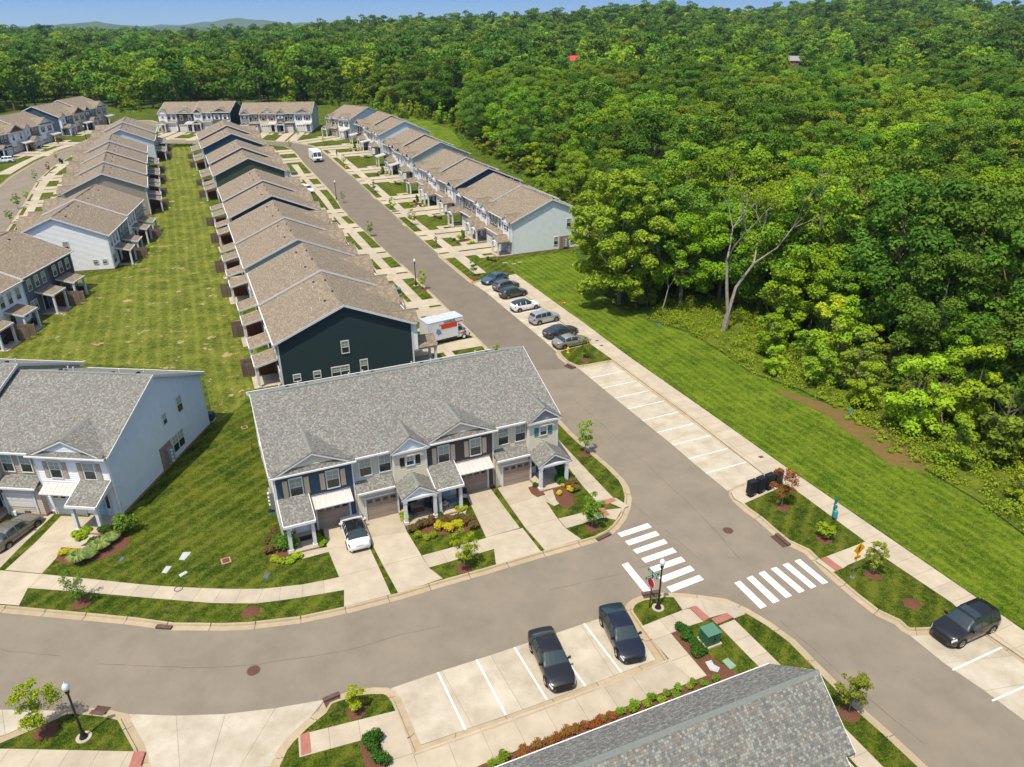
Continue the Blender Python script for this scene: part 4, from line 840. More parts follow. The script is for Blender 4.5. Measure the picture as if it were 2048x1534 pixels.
# rows along the left-hand street, backs to the shared yard
for lab,a,b,e,offs in (('white side wall and pale rear, second from the left edge',(217.4,470.4),(283.5,400.5),('white','grey'),(0,0,.3,.3)),
  ('tan side wall, between the white-walled and the navy-walled rows',(295,373.8),(293,341),('taupe','grey'),(0,0,.5,.5)),
  ('navy side wall under the far end of the yard',(293.7,325.5),(294,296),('navy','grey'),(0,0,.6,.6)),
  ('light grey side wall, the farthest',(309,281),(312,262),('pale','grey'),(0,0,.6,.6))):
    p=P(*a,EZ); q=P(*b,EZ); d=(q-p).normalized(); inn=Vector((d.y,-d.x)); xa=Vector((inn.y,-inn.x)); ang=math.atan2(xa.y,xa.x)
    org=p+d*.3-inn*OH; org2=org+d*26.6    # rear corner near, far
    # front is on the left: local +y points right (towards the yard)
    D=15.0; o=org2-inn*D
    us=[('A',True,e[1],'white','ice','black','black',GW),('B',False,'white','white','white','black','black',GW),('A',True,'slate','grey','cream','char','black',GW),('B',False,e[0],'white','ice','black','black',GW)]
    H=townhouse('townhouse_row','brown-roofed row with '+lab,o,ang,us,uw=6.65,offs=offs[::-1],end_c=(e[1],e[0]),T0=T(org.x,org.y),D=D); drives(H,us,6.65,8.5)
    if e[0]=='white': end_windows(H,26.6,[(12.4,1.3,.6,.6,1),(14.0-.2,1.3,.6,.6,1),(8.6,3.8,.75,1.35,1)],1)
    if e[0]=='taupe': end_windows(H,26.6,[(13.8,1.6,.6,.6,1)],1)
p=P(146,503.6,EZ); q=P(0,585,EZ); d=(p-q).normalized(); inn=Vector((d.y,-d.x)); xa=Vector((inn.y,-inn.x)); ang=math.atan2(xa.y,xa.x); org=p-d*.3-inn*OH-inn*15
H=townhouse('townhouse_row','brown-roofed row at the left edge with charcoal and white rear walls and patio roofs',org,ang,[('B',True,'char','white','ice','black','black',GW),('A',False,'slate','slate','ice','black','black',GW),('B',True,'white','white','ice','black','black',GW),('A',False,'white','white','ice','black','black',GW)],uw=6.65,offs=(.25,.25,0,0),end_c=('char','white'),T0=0,D=15)
# far rows facing the camera and along the left street
def facing(lab,pl,pr,units,Lk,**kw):
    """pl,pr: left and right front eave corners as seen from the street"""
    a=P(*pl,EZ); b=P(*pr,EZ); d=(b-a).normalized(); inn=Vector((-d.y,d.x)); a2=a+inn*OH+d*.3; uw=((b-a).length-.6)/len(units)
    H=townhouse('townhouse_row',lab,a2,math.atan2(d.y,d.x),units,uw=uw,T0=T(a2.x,a2.y),rear=False,**kw)
    if Lk: drives(H,units,uw,Lk)
    return H
facing('brown-roofed row across the street top with a pale green right side wall',(478,228),(624,227.5),[('B',True,'slate','grey','grey','black','black',GW),('C',False,'cream','cream','ice','red','black',GW),('B',True,'slate','slate','grey','white','black',GW),('C',False,'white','white','grey','char','lblue',GW)],9,offs=(0,0,0,0),end_c=('slate','sage'),D=13)
facing('brown-roofed row at the yard head with a dark green right side wall',(314,226.5),(460,228),[('B',True,'ice','white','ice','white','lblue',GW),('C',False,'brown','ice','cream','char','black',GW),('B',True,'ice','ice','navy','char','black',GW),('C',False,'slate','slate','slate','white','black',GW)],8,offs=(0,0,.2,.2),end_c=('ice','dark'),D=13)
facing('brown-roofed row on the far left street with a navy left side wall',(118,234.5),(213,212),[('B',True,'navy','white','ice','white','black',GT),('C',False,'cream','cream','brown','dgreen','black',GT),('B',True,'navy','slate','brown','white','black',GT),('C',False,'beige','grey','ice','dgreen','black',GT)],8,offs=(0,0,.5,.5),end_c=('navy','grey'),D=15)
facing('brown-roofed row at the left edge with white garages and white porch roofs',(-20,275),(104,240),[('B',True,'navy','navy','navy','white','black',GW),('C',False,'ice','ice','brown','white','red',GW),('B',True,'slate','ice','ice','white','black',GW),('C',False,'white','white','ice','black','tan',GW)],8,offs=(0,0,.4,.4),end_c=('navy','white'),D=15)
# ---------------------------------------------------------------- vehicles
def paint(name,c,metal=.3): return mat('paint_'+name,c,.28,.5,metal,coat=.6)
TYRE=mat('tyre',(.012,.012,.012),.85); RIM=mat('alloy',(.45,.45,.46),.3,metal=.9); CARG=mat('car_glass',(.022,.036,.036),.04,.9); ROOFG=mat('roof_glass',(.01,.012,.014),.05,.7); LENS=mat('headlight_lens',(.55,.56,.55),.1,.8); TAIL=mat('taillight_red',(.30,.008,.01),.15,.7); PLATE=mat('licence_plate',(.6,.6,.58),.5); CHROME=mat('chrome',(.6,.6,.6),.15,metal=1); PLAST=mat('black_plastic',(.02,.02,.021),.6)
def ip(keys,x):
    xs=[k[0] for k in keys]; return float(np.interp(x,xs,[k[1] for k in keys]))
def smooth_ip(keys,x):
    return (ip(keys,x-.012)+2*ip(keys,x)+ip(keys,x+.012))/4
STY=dict(
 sedan=dict(L=4.75,Wd=1.84,H=1.45,top=[(0,.58),(.03,.70),(.12,.83),(.27,.94),(.30,.97),(.44,1.38),(.52,1.45),(.66,1.44),(.80,1.25),(.87,1.08),(.95,1.04),(.985,.98),(1,.82)],belt=[(0,.5),(.05,.66),(.25,.88),(.5,.93),(.85,.98),(.97,.92),(1,.75)],ws=(.285,.45),rg=(.74,.875),cab=(.33,.84),pil=(.57,.755),ax=(.19,.79),r=.325),
 coupe=dict(L=4.7,Wd=1.85,H=1.43,top=[(0,.55),(.03,.66),(.12,.78),(.25,.90),(.28,.94),(.42,1.35),(.52,1.43),(.64,1.41),(.80,1.24),(.92,1.06),(.975,1.03),(1,.78)],belt=[(0,.48),(.05,.62),(.25,.86),(.5,.92),(.85,.97),(.97,.92),(1,.72)],ws=(.265,.43),rg=(.70,.91),cab=(.31,.83),pil=(.55,.73),ax=(.19,.80),r=.335),
 hatch=dict(L=4.3,Wd=1.78,H=1.49,top=[(0,.6),(.03,.74),(.10,.86),(.24,.98),(.27,1.01),(.42,1.42),(.52,1.49),(.75,1.47),(.90,1.36),(.97,1.08),(.99,.98),(1,.75)],belt=[(0,.52),(.05,.7),(.25,.92),(.5,.96),(.9,1.03),(1,.75)],ws=(.255,.44),rg=(.88,.975),cab=(.30,.88),pil=(.56,.76),ax=(.19,.81),r=.32),
 suv=dict(L=4.75,Wd=1.93,H=1.74,top=[(0,.68),(.02,.9),(.10,1.02),(.25,1.12),(.28,1.16),(.40,1.66),(.47,1.74),(.82,1.72),(.93,1.6),(.975,1.2),(.995,1.1),(1,.8)],belt=[(0,.6),(.04,.84),(.25,1.06),(.5,1.1),(.9,1.16),(1,.8)],ws=(.27,.415),rg=(.905,.98),cab=(.31,.93),pil=(.53,.72),ax=(.185,.80),r=.375))
def car(style,label,loc,ang,pm,group=None,roofm=None,cat='car',sunroof=False,rails=False,rim=RIM):
    s=STY[style]; L,Wd=s['L'],s['Wd']; root=thing('parked_car',label,cat,loc,ang,group)
    nx=56; 
    def st(t):
        x=t*L; taper=1-.24*max(0,(.13-t)/.13)**2-.17*max(0,(t-.88)/.12)**2; w=Wd/2*taper*(1-.02*abs(t-.5)); ztop=smooth_ip(s['top'],t); zb=ip(s['belt'],t); zb=min(zb,ztop-.02); zl=.2+.1*max(0,(.06-t)/.06)+.12*max(0,(t-.94)/.06)
        cabin=max(0,min(1,(ztop-zb)/.35)); wt=w*(.93-.20*cabin)
        pts=[(0,zl),(w*.8,zl),(w*.97,zl+.10),(w*1.0,zl+(zb-zl)*.45),(w*.985,zb-.09),(w*.94,zb),(w*.94*.5+wt*.5+.012,(zb+ztop)/2-.02*cabin),(wt,ztop-.05*cabin-.015),(wt*.85,ztop-.005),(wt*.45,ztop+.02),(0,ztop+.03)]
        return [(x,y,z) for y,z in pts]
    ts=[k/nx for k in range(nx+1)]; R=[st(t) for t in ts]; b=MB(); NJ=len(R[0])
    for i in range(nx):
        for j in range(NJ-1):
            a,c,d,e=R[i][j],R[i+1][j],R[i+1][j+1],R[i][j+1]
            mi=1 if (roofm and j>=7 and s['ws'][1]-.02<ts[i]<s['rg'][0]+.02) else 0
            b.face([a,e,d,c],mi); b.face([(p[0],-p[1],p[2]) for p in (a,c,d,e)],mi)
    for i,fl in ((0,1),(nx,0)):
        q=[p for p in R[i]]+[(p[0],-p[1],p[2]) for p in R[i][::-1][1:-1]]; b.face(q if fl else q[::-1],0)
    body=ob('body',b.mesh('body',[pm,roofm or pm],smooth=True,merge=True),root)
    def patch(nm,t0,t1,j0,j1,m,off,both=True,n=10,mirror_join=False):
        out=[]
        for sg in ((1,-1) if both else (1,)):
            k=MB(); tt=[t0+(t1-t0)*q/n for q in range(n+1)]; RR=[st(t) for t in tt]
            for i in range(n):
                for j in range(j0,j1):
                    q=[RR[i][j],RR[i+1][j],RR[i+1][j+1],RR[i][j+1]]
                    nrm=(Vector(q[1])-Vector(q[0])).cross(Vector(q[3])-Vector(q[0])); nrm=nrm.normalized()*-1 if nrm.length>1e-9 else Vector((0,0,1))
                    if nrm.y<-.2 or nrm.z<-.2: nrm=-nrm
                    q=[tuple(Vector(p)+nrm*off) for p in q]
                    if sg<0 or mirror_join: 
                        q2=[(p[0],-p[1],p[2]) for p in q]
                        k.face(q2,0)
                    if sg>0: k.face(q[::-1],0)
            out.append(ob(nm,k.mesh(nm,[m],smooth=True,merge=True),root))
        return out
    c0,c1=s['cab']; p1,p2=s['pil']
    # side glass in separate panes
    segs=[(c0+.05,p1-.008),(p1+.008,p2-.008)]+([(p2+.008,c1)] if c1-p2>.05 else [])
    for a,c in segs: patch('side_window',a,c,5,7,CARG,.006)
    patch('windshield',s['ws'][0]+.005,s['ws'][1]-.01,7,10,CARG,.008,both=False,mirror_join=True)
    patch('rear_window',s['rg'][0]+.01,s['rg'][1]-.015,7,10,CARG,.008,both=False,mirror_join=True)
    patch('headlight',.012,.075,4,6,LENS,.012,n=4); patch('taillight',.945,.992,4,6,TAIL,.012,n=4)
    for t in (c0+.045,p1,p2,min(.86,c1+.03)): patch('door_seam',t-.0016,t+.0016,2,5,PLAST,.005,n=1)
    patch('sill',s['ax'][0]+.09,s['ax'][1]-.09,1,2,PLAST,.006,n=4)
    if sunroof: patch('sunroof',s['ws'][1]+.03,s['ws'][1]+.16,8,10,CARG,.006,both=False,mirror_join=True)
    # wheels, arches
    r=s['r']
    def tyre(): 
        k=MB(); k.lathe([(r*.62,-.1),(r*.92,-.11),(r,-.07),(r,.07),(r*.92,.11),(r*.62,.1),(r*.62,-.1)],20); return k.mesh('tyre',[TYRE],smooth=True)
    def rimm():
        k=MB(); k.lathe([(r*.64,-.09),(r*.64,.085),(r*.56,.09),(r*.54,.05),(0,.055)],16)
        for q in range(5):
            an=q*2*math.pi/5; k.prism([(math.cos(an+d)*rr*r,math.sin(an+d)*rr*r) for rr,d in ((.1,-.5),(.57,-.16),(.57,.16),(.1,.5))],.03,.10)
        return k.mesh('rim',[rim])
    def arch():
        k=MB(); n=14; 
        k.face([((r+.075)*math.cos(math.pi*q/n),(r+.075)*math.sin(math.pi*q/n),0) for q in range(n+1)]+[(-(r+.06),-.1,0),((r+.06),-.1,0)]); return k.mesh('wheel_arch',[PLAST])
    for t in s['ax']:
        w=st(t)[3][1]
        for sg in (1,-1):
            wh=ob('wheel',cached(('ty',r),tyre),root,(t*L,sg*(w-.085),r)); wh.rotation_euler=(math.radians(-90*sg),0,0); rm_=ob('rim',cached(('ri',r,rim.name),rimm),wh,(0,0,.012))
            ar=ob('wheel_arch',cached(('ar',r),arch),root,(t*L,sg*(w+.004),r)); ar.rotation_euler=(math.radians(90),0,0)
    for sg in (1,-1):
        k=MB(); x=(c0+.035)*L; y=st(c0+.03)[5][1]; z=st(c0+.03)[5][2]; k.ext([(sg*y,z-.01),(sg*(y+.2),z),(sg*(y+.2),z+.13),(sg*(y+.05),z+.12)],x-.08,x+.04); ob('mirror',k.mesh('mirror',[pm]),root)
    k=MB(); k.box(-.012,-.5,.42,.06,.5,.56); k.box(-.012,-.5,.24,.06,.5,.40); ob('grille',k.mesh('grille',[PLAST]),root)
    k=MB(); k.box(.5*L-.0,-.0,.0,.5*L,.0,.0) if 0 else k.box(L-.02,-.26,.72,L+.012,.26,.84); ob('licence_plate',k.mesh('licence_plate',[PLATE]),root)
    k=MB(); k.box(L-.08,-.6,.28,L+.004,.6,.42); ob('rear_bumper',k.mesh('rear_bumper',[PLAST]),root)
    if rails:
        for sg in (1,-1): k=MB(); k.box(.48*L,sg*.66-.02,1.72,.86*L,sg*.66+.02,1.78); ob('roof_rail',k.mesh('roof_rail',[BLACK]),root)
    if style in('sedan','coupe'): k=MB(); 
    return root
def park(style,label,front,back,pm,**kw):
    """front and back: photo pixels of the bumper centres on the ground"""
    a,b=P(*front),P(*back); c=(a+b)/2; d=(b-a).normalized(); L=STY[style]['L']; o=c-d*L/2
    return car(style,label,(o.x,o.y,T(o.x,o.y)+.008),math.atan2(d.y,d.x),pm,**kw)
NAVY=paint('near_black_blue',(.012,.016,.028)); BLK=paint('black',(.010,.0095,.009),0); WHP=paint('white',(.75,.76,.76),0); SILV=paint('silver',(.48,.50,.52),.6); GREYP=paint('graphite',(.07,.08,.085),.6); GRY2=paint('mid_grey',(.14,.16,.18),.6); CHAMP=paint('champagne',(.42,.39,.32),.6); BLUEP=paint('slate_blue',(.10,.17,.24),.6); TAN=paint('tan_grey',(.22,.20,.16),.6)
BG='cars in the bays left of the junction'
park('sedan','black sedan parked nose to the kerb, left of the two in the lower bays',(1128,1386),(1078,1276),BLK,group=BG)
park('coupe','dark navy sedan with chrome window line, parked nearest the stop sign',(1272,1336),(1215,1222),NAVY,group=BG)
park('suv','black sport utility vehicle with sunroof in the bay at the right edge',(1880,1284),(1972,1243),BLK,sunroof=True,rails=True,cat='suv')
park('coupe','white electric sedan with black glass roof on the driveway of the navy unit',(700,1040),(722,1107),WHP,roofm=ROOFG)
park('sedan','tan-grey sedan on the driveway by the half-open garage at the left edge',(66,1047),(-8,1103),TAN)
BB='cars in the row of bays right of the street'
park('sedan','slate blue sedan in the top bay, nose to the street',(962,572),(1016,556),BLUEP,group=BB)
park('hatch','mid grey hatchback between the slate blue sedan and the dark hatchback',(1036,572),(988,584),GRY2,group=BB)
park('hatch','dark graphite hatchback with orange tail lamp, third from the top of the bays',(1050,588),(1003,597),GREYP,group=BB)
park('hatch','white hatchback with black roof glass and black tailgate window',(1076,613),(1023,624),WHP,group=BB,roofm=CARG)
park('suv','small silver crossover between the white hatchback and the grey sedan',(1112,638),(1060,650),SILV,group=BB,cat='suv').scale=(.92,.92,.93)
park('sedan','dark grey sedan parked right above the champagne one',(1150,664),(1092,677),GREYP,group=BB)
park('sedan','champagne sedan in the last bay beside the yellow hydrant',(1172,684),(1110,697),CHAMP,group=BB)
park('suv','white sport utility vehicle on the driveway at the far left street',(-6,327),(27,325),WHP,cat='suv')
park('suv','white sport utility vehicle half hidden behind porch roofs left of the street',(626,391),(606,378),WHP,cat='suv')
park('suv','white sport utility vehicle by the light grey end wall near the yard head',(303,284),(316,286),WHP,cat='suv')
# moving truck
def text(s,size,m,parent,loc,rot,name='lettering',ext=.004,bold=0.0):
    cu=bpy.data.curves.new(name,'FONT'); cu.body=s; cu.size=size; cu.extrude=ext; cu.offset=bold; cu.align_x='CENTER'; cu.align_y='CENTER'
    o=bpy.data.objects.new(name,cu); dg=bpy.context.evaluated_depsgraph_get(); COL.objects.link(o); dg.update(); me=bpy.data.meshes.new_from_object(o.evaluated_get(bpy.context.evaluated_depsgraph_get())); bpy.data.objects.remove(o); bpy.data.curves.remove(cu)
    me.materials.clear(); me.materials.append(m); q=ob(name,me,parent,loc); q.rotation_euler=rot; return q
TRW=mat('truck_white',(.70,.71,.70),.4,noise=(.64,.65,.64),scale=1); ORG=mat('truck_red',(.62,.06,.015),.4); TGREY=mat('truck_roof',(.45,.48,.50),.5,noise=(.4,.43,.45),scale=2); BLUEG=mat('graphic_blue',(.16,.24,.42),.5)
a,b=P(932,672),P(846,693); d=(b-a).normalized()
tr=thing('moving_truck','white and red rental moving truck with large lettering beside the dark green wall','truck',(a.x,a.y,.13),math.atan2(d.y,d.x))
k=MB(); k.box(1.75,-1.15,.75,6.0,1.15,3.15); k.box(.95,-1.15,2.35,1.76,1.15,3.149); ob('cargo_box',k.mesh('cargo_box',[TRW]),tr)
k=MB(); k.box(.93,-1.17,3.15,6.02,1.17,3.2); 
for i in range(6): k.box(1.2+i*.8,-1.1,3.2,1.23+i*.8,1.1,3.22)
ob('roof_panel',k.mesh('roof_panel',[TGREY]),tr)
k=MB(); k.ext([(0,.45),(0,.95),(.12,1.15),(.75,1.3),(1.15,2.0),(1.8,2.05),(1.8,.45)],-.98,.98,axis='y'); ob('cab',k.mesh('cab',[TRW]),tr)
k=MB(); k.ext([(.77,1.32),(1.13,1.97),(1.12,2.0),(.74,1.34)],-.82,.82,axis='y'); ob('windshield',k.mesh('windshield',[CARG]),tr)
for sg in (1,-1):
    k=MB(); k.ext([(.95,1.3),(1.2,1.9),(1.65,1.9),(1.65,1.3)],sg*.975,sg*.992,axis='y'); ob('side_window',k.mesh('side_window',[CARG]),tr)
    k=MB(); k.box(.82,sg*1.0-.05*0,1.25,.9,sg*1.2,1.6) if sg>0 else k.box(.82,-1.2,1.25,.9,-1.0,1.6); ob('mirror',k.mesh('mirror',[PLAST]),tr)
    k=MB(); k.box(1.9,sg*1.158-.004,2.05,4.15,sg*1.158+.004,2.62); ob('red_panel',k.mesh('red_panel',[ORG]),tr)
    k=MB(); k.box(1.0,sg*1.16-.004,2.6,4.4,sg*1.16+.004,2.72); ob('red_stripe',k.mesh('red_stripe',[ORG]),tr)
    k=MB(); k.ext([(.45,.8),(.5,1.1),(1.7,.95),(1.2,.85)],sg*.985,sg*.997,axis='y'); ob('red_flash',k.mesh('red_flash',[ORG]),tr)
    k=MB(); k.ext([(4.1,1.5),(4.3,2.1),(4.7,2.25),(4.9,1.8),(4.6,1.4)],sg*1.152,sg*1.162,axis='y'); ob('blue_graphic',k.mesh('blue_graphic',[BLUEG]),tr)
    text('U-HAUL',.46,BLACK,tr,(2.9,sg*1.165,2.93),(math.radians(90),0,math.pi if sg>0 else 0),bold=.012)
k=MB(); k.box(-.08,-.98,.4,.1,.98,.68); ob('bumper',k.mesh('bumper',[PLAST]),tr)
for y in (-.75,.75): k=MB(); k.box(-.02,y-.15,.78,.04,y+.15,.95); ob('headlight',k.mesh('headlight',[LENS]),tr)
def bigwheel(par,x,y,r=.38):
    k=MB(); k.cyl((x,y-.13,r),(x,y+.13,r),r,n=18); w=ob('wheel',k.mesh('wheel',[TYRE]),par); k=MB(); k.cyl((x,y-.145,r),(x,y+.145,r),r*.55,n=12); ob('rim',k.mesh('rim',[TRW]),w)
for x in (.85,4.9):
    for y in (-.9,.9): bigwheel(tr,x,y)
# delivery step van
a,b=P(637,325),P(617,307); d=(b-a).normalized()
sv=thing('delivery_van','tall white delivery step van driving down the street','van',(a.x,a.y,T(a.x,a.y)),math.atan2(d.y,d.x))
k=MB(); k.ext([(0,.4),(0,1.2),(.35,1.45),(.75,2.75),(1.2,2.95),(7.2,2.95),(7.2,.5)],-1.15,1.15,axis='y'); ob('body',k.mesh('body',[TRW]),sv)
for y in (-.55,.55): k=MB(); k.ext([(.36,1.5),(.70,2.6),(.68,2.62),(.33,1.52)],y-.48,y+.48,axis='y'); ob('windshield',k.mesh('windshield',[CARG]),sv)
k=MB(); k.box(-.03,-.5,.65,.02,.5,1.05); ob('grille',k.mesh('grille',[PLAST]),sv); k=MB(); k.box(-.15,-1.15,.35,.0,1.15,.6); ob('bumper',k.mesh('bumper',[PLAST]),sv)
for y in (-.85,.85): k=MB(); k.box(-.03,y-.15,.8,.02,y+.15,1.0); ob('headlight',k.mesh('headlight',[LENS]),sv)
for sg in (1,-1): k=MB(); k.box(1.0,min(sg*1.15,sg*1.17),1.4,1.7,max(sg*1.15,sg*1.17),2.2); ob('side_window',k.mesh('side_window',[CARG]),sv); k=MB(); k.box(.45,min(sg*1.2,sg*1.4),1.5,.55,max(sg*1.2,sg*1.4),2.0); ob('mirror',k.mesh('mirror',[PLAST]),sv)
for x in (1.0,5.4):
    for y in (-.95,.95): bigwheel(sv,x,y,.42)
# ---------------------------------------------------------------- street furniture
GLOBE=mat('lamp_globe',(.55,.62,.58),.15,.6)
def lamp(label,px,dark=True):
    c=P(*px,.12); o=thing('street_lamp',label,'street lamp',(c.x,c.y,T(c.x,c.y)+.12),0,'black post-top street lamps')
    k=MB(); k.cyl((0,0,-.05),(0,0,.05),.42,n=20); ob('footing',k.mesh('footing',[CONC]),o)
    k=MB(); k.lathe([(.0,.62),(.07,.6),(.09,.5),(.13,.42),(.15,.25),(.22,.12),(.24,.05)],14); ob('base',k.mesh('base',[BLACK],smooth=True),o)
    k=MB(); k.cyl((0,0,.5),(0,0,3.55),.072,.055,10); k.lathe([(.055,3.4),(.1,3.5),(.13,3.62),(.10,3.72)],12); ob('pole',k.mesh('pole',[BLACK],smooth=True),o)
    k=MB(); k.lathe([(.1,3.7),(.17,3.82),(.2,3.95),(.17,4.08),(.1,4.18),(.04,4.24),(.03,4.32),(.0,4.4)],14); ob('globe',k.mesh('globe',[GLOBE],smooth=True),o)
for px,l in (((1316,1216),'street lamp beside the stop sign at the junction corner'),((168,1475),'street lamp on the grass triangle at the bottom left'),((832,571),'street lamp by the green utility box left of the street'),((673,399),'street lamp halfway up the left side of the street'),((173,279),'street lamp on the far left street beside the navy-walled row')): lamp(l,px)
SIGNG=mat('street_sign_green',(.0,.20,.13),.4); SIGNR=mat('stop_red',(.42,.008,.015),.4); SIGNW=mat('sign_white',(.8,.8,.8),.4); SIGNY=mat('warning_yellow',(.75,.36,.0),.4); STEEL=mat('galvanised',(.28,.28,.28),.5,metal=.7)
c=P(1299,1216,.12); ss=thing('stop_sign','red octagonal stop sign on a black post with two green street name blades','stop sign',(c.x,c.y,.12),0)
k=MB(); k.cyl((0,0,0),(0,0,3.15),.035,n=8); ob('post',k.mesh('post',[BLACK]),ss)
FA=math.radians(-156)+math.pi/2-math.pi/2     # sign faces traffic on the side street
def plate(n,r,z,th,m,name,par,rot0,ang,off=0):
    k=MB(); pts=[(r*math.cos(rot0+2*math.pi*i/n),r*math.sin(rot0+2*math.pi*i/n)) for i in range(n)]; k.prism(pts,0,th); o=ob(name,k.mesh(name,[m]),par); o.rotation_euler=(math.radians(90),0,ang+math.pi/2); d=Vector((math.cos(ang),math.sin(ang))); o.location=(d.x*off,d.y*off,z); return o
an=math.radians(205)
plate(8,.40,2.25,.012,SIGNW,'sign_border',ss,math.pi/8,an,.055); plate(8,.37,2.25,.012,SIGNR,'sign_face',ss,math.pi/8,an,.064)
q=text('STOP',.30,SIGNW,ss,(math.cos(an)*.07,math.sin(an)*.07,2.25),(math.radians(90),0,an+math.pi/2),bold=.006)
for i,(z,a_,t) in enumerate(((2.78,math.radians(24),'BARKLEY PL'),(3.0,math.radians(114),''))):
    k=MB(); k.box(-.55,-.012,z-.11,.55,.012,z+.11); s_=ob('street_name_blade',k.mesh('street_name_blade',[SIGNG]),ss,rz=a_)
    k=MB(); 
    for j in range(7): k.box(-.42+j*.12,-.016,z-.04,-.42+j*.12+.07,.016,z+.05)
    ob('lettering',k.mesh('lettering',[SIGNW]),s_)
c=P(1704,1155,.12); ps=thing('pedestrian_sign','yellow diamond pedestrian crossing sign with arrow plaque on a steel post','road sign',(c.x,c.y,.12),0)
k=MB(); k.cyl((0,0,0),(0,0,3.1),.03,n=8); k.cyl((0,0,-.02),(0,0,.04),.18,n=10); ob('post',k.mesh('post',[STEEL]),ps)
an=math.radians(-67.5+0); d=Vector((math.cos(an),math.sin(an)))
plate(4,.54,2.62,.012,SIGNY,'sign_face',ps,0,an,.04)
k=MB(); k.box(-.3,-.15,0,.3,.15,.012); o=ob('arrow_plaque',k.mesh('arrow_plaque',[SIGNY]),ps,(d.x*.04,d.y*.04,1.88)); o.rotation_euler=(math.radians(90),0,an+math.pi/2)
k=MB(); k.prism([(-.2,-.10),(-.1,-.1),(-.13,-.07),(.16,.07),(.13,.1),(-.16,-.04),(-.19,-.01)],.012,.018); o=ob('arrow',k.mesh('arrow',[BLACK]),ps,(d.x*.04,d.y*.04,1.88)); o.rotation_euler=(math.radians(90),0,an+math.pi/2)
k=MB(); 
def pt(pl): k.prism([(x*.9,y*.9) for x,y in pl],.012,.02)
k.prism([(.045*math.cos(t*.785)+.02,.045*math.sin(t*.785)+.26) for t in range(8)],.012,.02); pt([(-.05,.2),(.06,.21),(.05,-.0),(-.05,-.0)]); pt([(-.05,0),(.01,0),(-.12,-.3),(-.19,-.3)]); pt([(0,0),(.05,0),(.08,-.15),(.13,-.3),(.07,-.3),(.02,-.15)]); pt([(.04,.2),(.07,.19),(.15,.06),(.12,.04)]); pt([(-.05,.2),(-.03,.15),(-.12,.03),(-.15,.06)])
o=ob('walking_figure',k.mesh('walking_figure',[BLACK]),ps,(d.x*.04,d.y*.04,2.62)); o.rotation_euler=(math.radians(90),0,an+math.pi/2)
# mailbox bank
def mailbox(i,label):
    a=P(1501,992,.13).lerp(P(1553,972,.13),i/3); dd=(P(1553,972,.13)-P(1501,992,.13)).normalized()
    o=thing('mailbox_cabinet',label,'mailbox',(a.x,a.y,.136),math.atan2(dd.y,dd.x),'cluster mailboxes on the concrete pad')
    k=MB(); k.box(-.16,-.16,0,.16,.16,.35); k.box(-.22,-.22,0,.22,.22,.04); ob('pedestal',k.mesh('pedestal',[BLACK]),o)
    k=MB(); k.box(-.39,-.24,.35,.39,.24,1.5); k.box(-.41,-.26,1.5,.41,.26,1.54); ob('cabinet',k.mesh('cabinet',[mat('mailbox_black',(.012,.014,.018),.5)]),o)
    for r in range(5):
        for c_ in range(2): k=MB(); k.box(-.36+c_*.37,-.255,.4+r*.22,-.02+c_*.37,-.24,.6+r*.22); ob('mail_door',k.mesh('mail_door',[mat('mailbox_door',(.02,.022,.028),.4)]),o)
for i,l in enumerate(('first black cluster mailbox, nearest the road','second black cluster mailbox from the road','third black cluster mailbox from the road','fourth black cluster mailbox, partly behind the red-leaved tree')): mailbox(i,l)
pad('mailbox_pad',[[(1487,1008),(1468,997),(1462,984),(1476,975),(1500,968),(1538,956),(1562,974),(1545,982)]],z1=.14)
UG=mat('utility_green',(.03,.10,.06),.5,noise=(.04,.12,.075),scale=3); UGT=mat('utility_green_lid',(.07,.17,.11),.45)
def ubox(label,px,ang,w=1.0,dp=.9,h=.95):
    c=P(*px,.12); o=thing('utility_box',label,'utility box',(c.x,c.y,T(c.x,c.y)+.12),ang,'green electrical boxes')
    k=MB(); k.box(-w/2-.12,-dp/2-.12,-.1,w/2+.12,dp/2+.12,.1); ob('plinth',k.mesh('plinth',[CONC]),o)
    k=MB(); k.box(-w/2,-dp/2,.1,w/2,dp/2,h); ob('cabinet',k.mesh('cabinet',[UG]),o); k=MB(); k.prism([(-w/2-.03,-dp/2-.03),(w/2+.03,-dp/2-.03),(w/2+.03,dp/2+.03),(-w/2-.03,dp/2+.03)],h,0,tops=[h+.05,h+.05,h+.1,h+.1]); ob('lid',k.mesh('lid',[UGT]),o)
    k=MB(); k.box(-.01,-dp/2-.02,.15,.01,-dp/2,h-.03); k.box(.05,-dp/2-.05,.5,.1,-dp/2,.65); ob('door_seam',k.mesh('door_seam',[BLACK]),o)
ubox('green utility box behind the small hedge near the stop sign',(1418,1283),math.radians(24)); ubox('green utility box on the lawn beside the lamp, left of the street',(795,588),math.radians(24),1.0,.8,.8); ubox('low green utility box by the olive-walled row, far up the street',(588,350),math.radians(24),1.3,.7,.7)
YEL=mat('hydrant_yellow',(.75,.50,.02),.4); ORC=mat('cone_orange',(.85,.14,.02),.5)
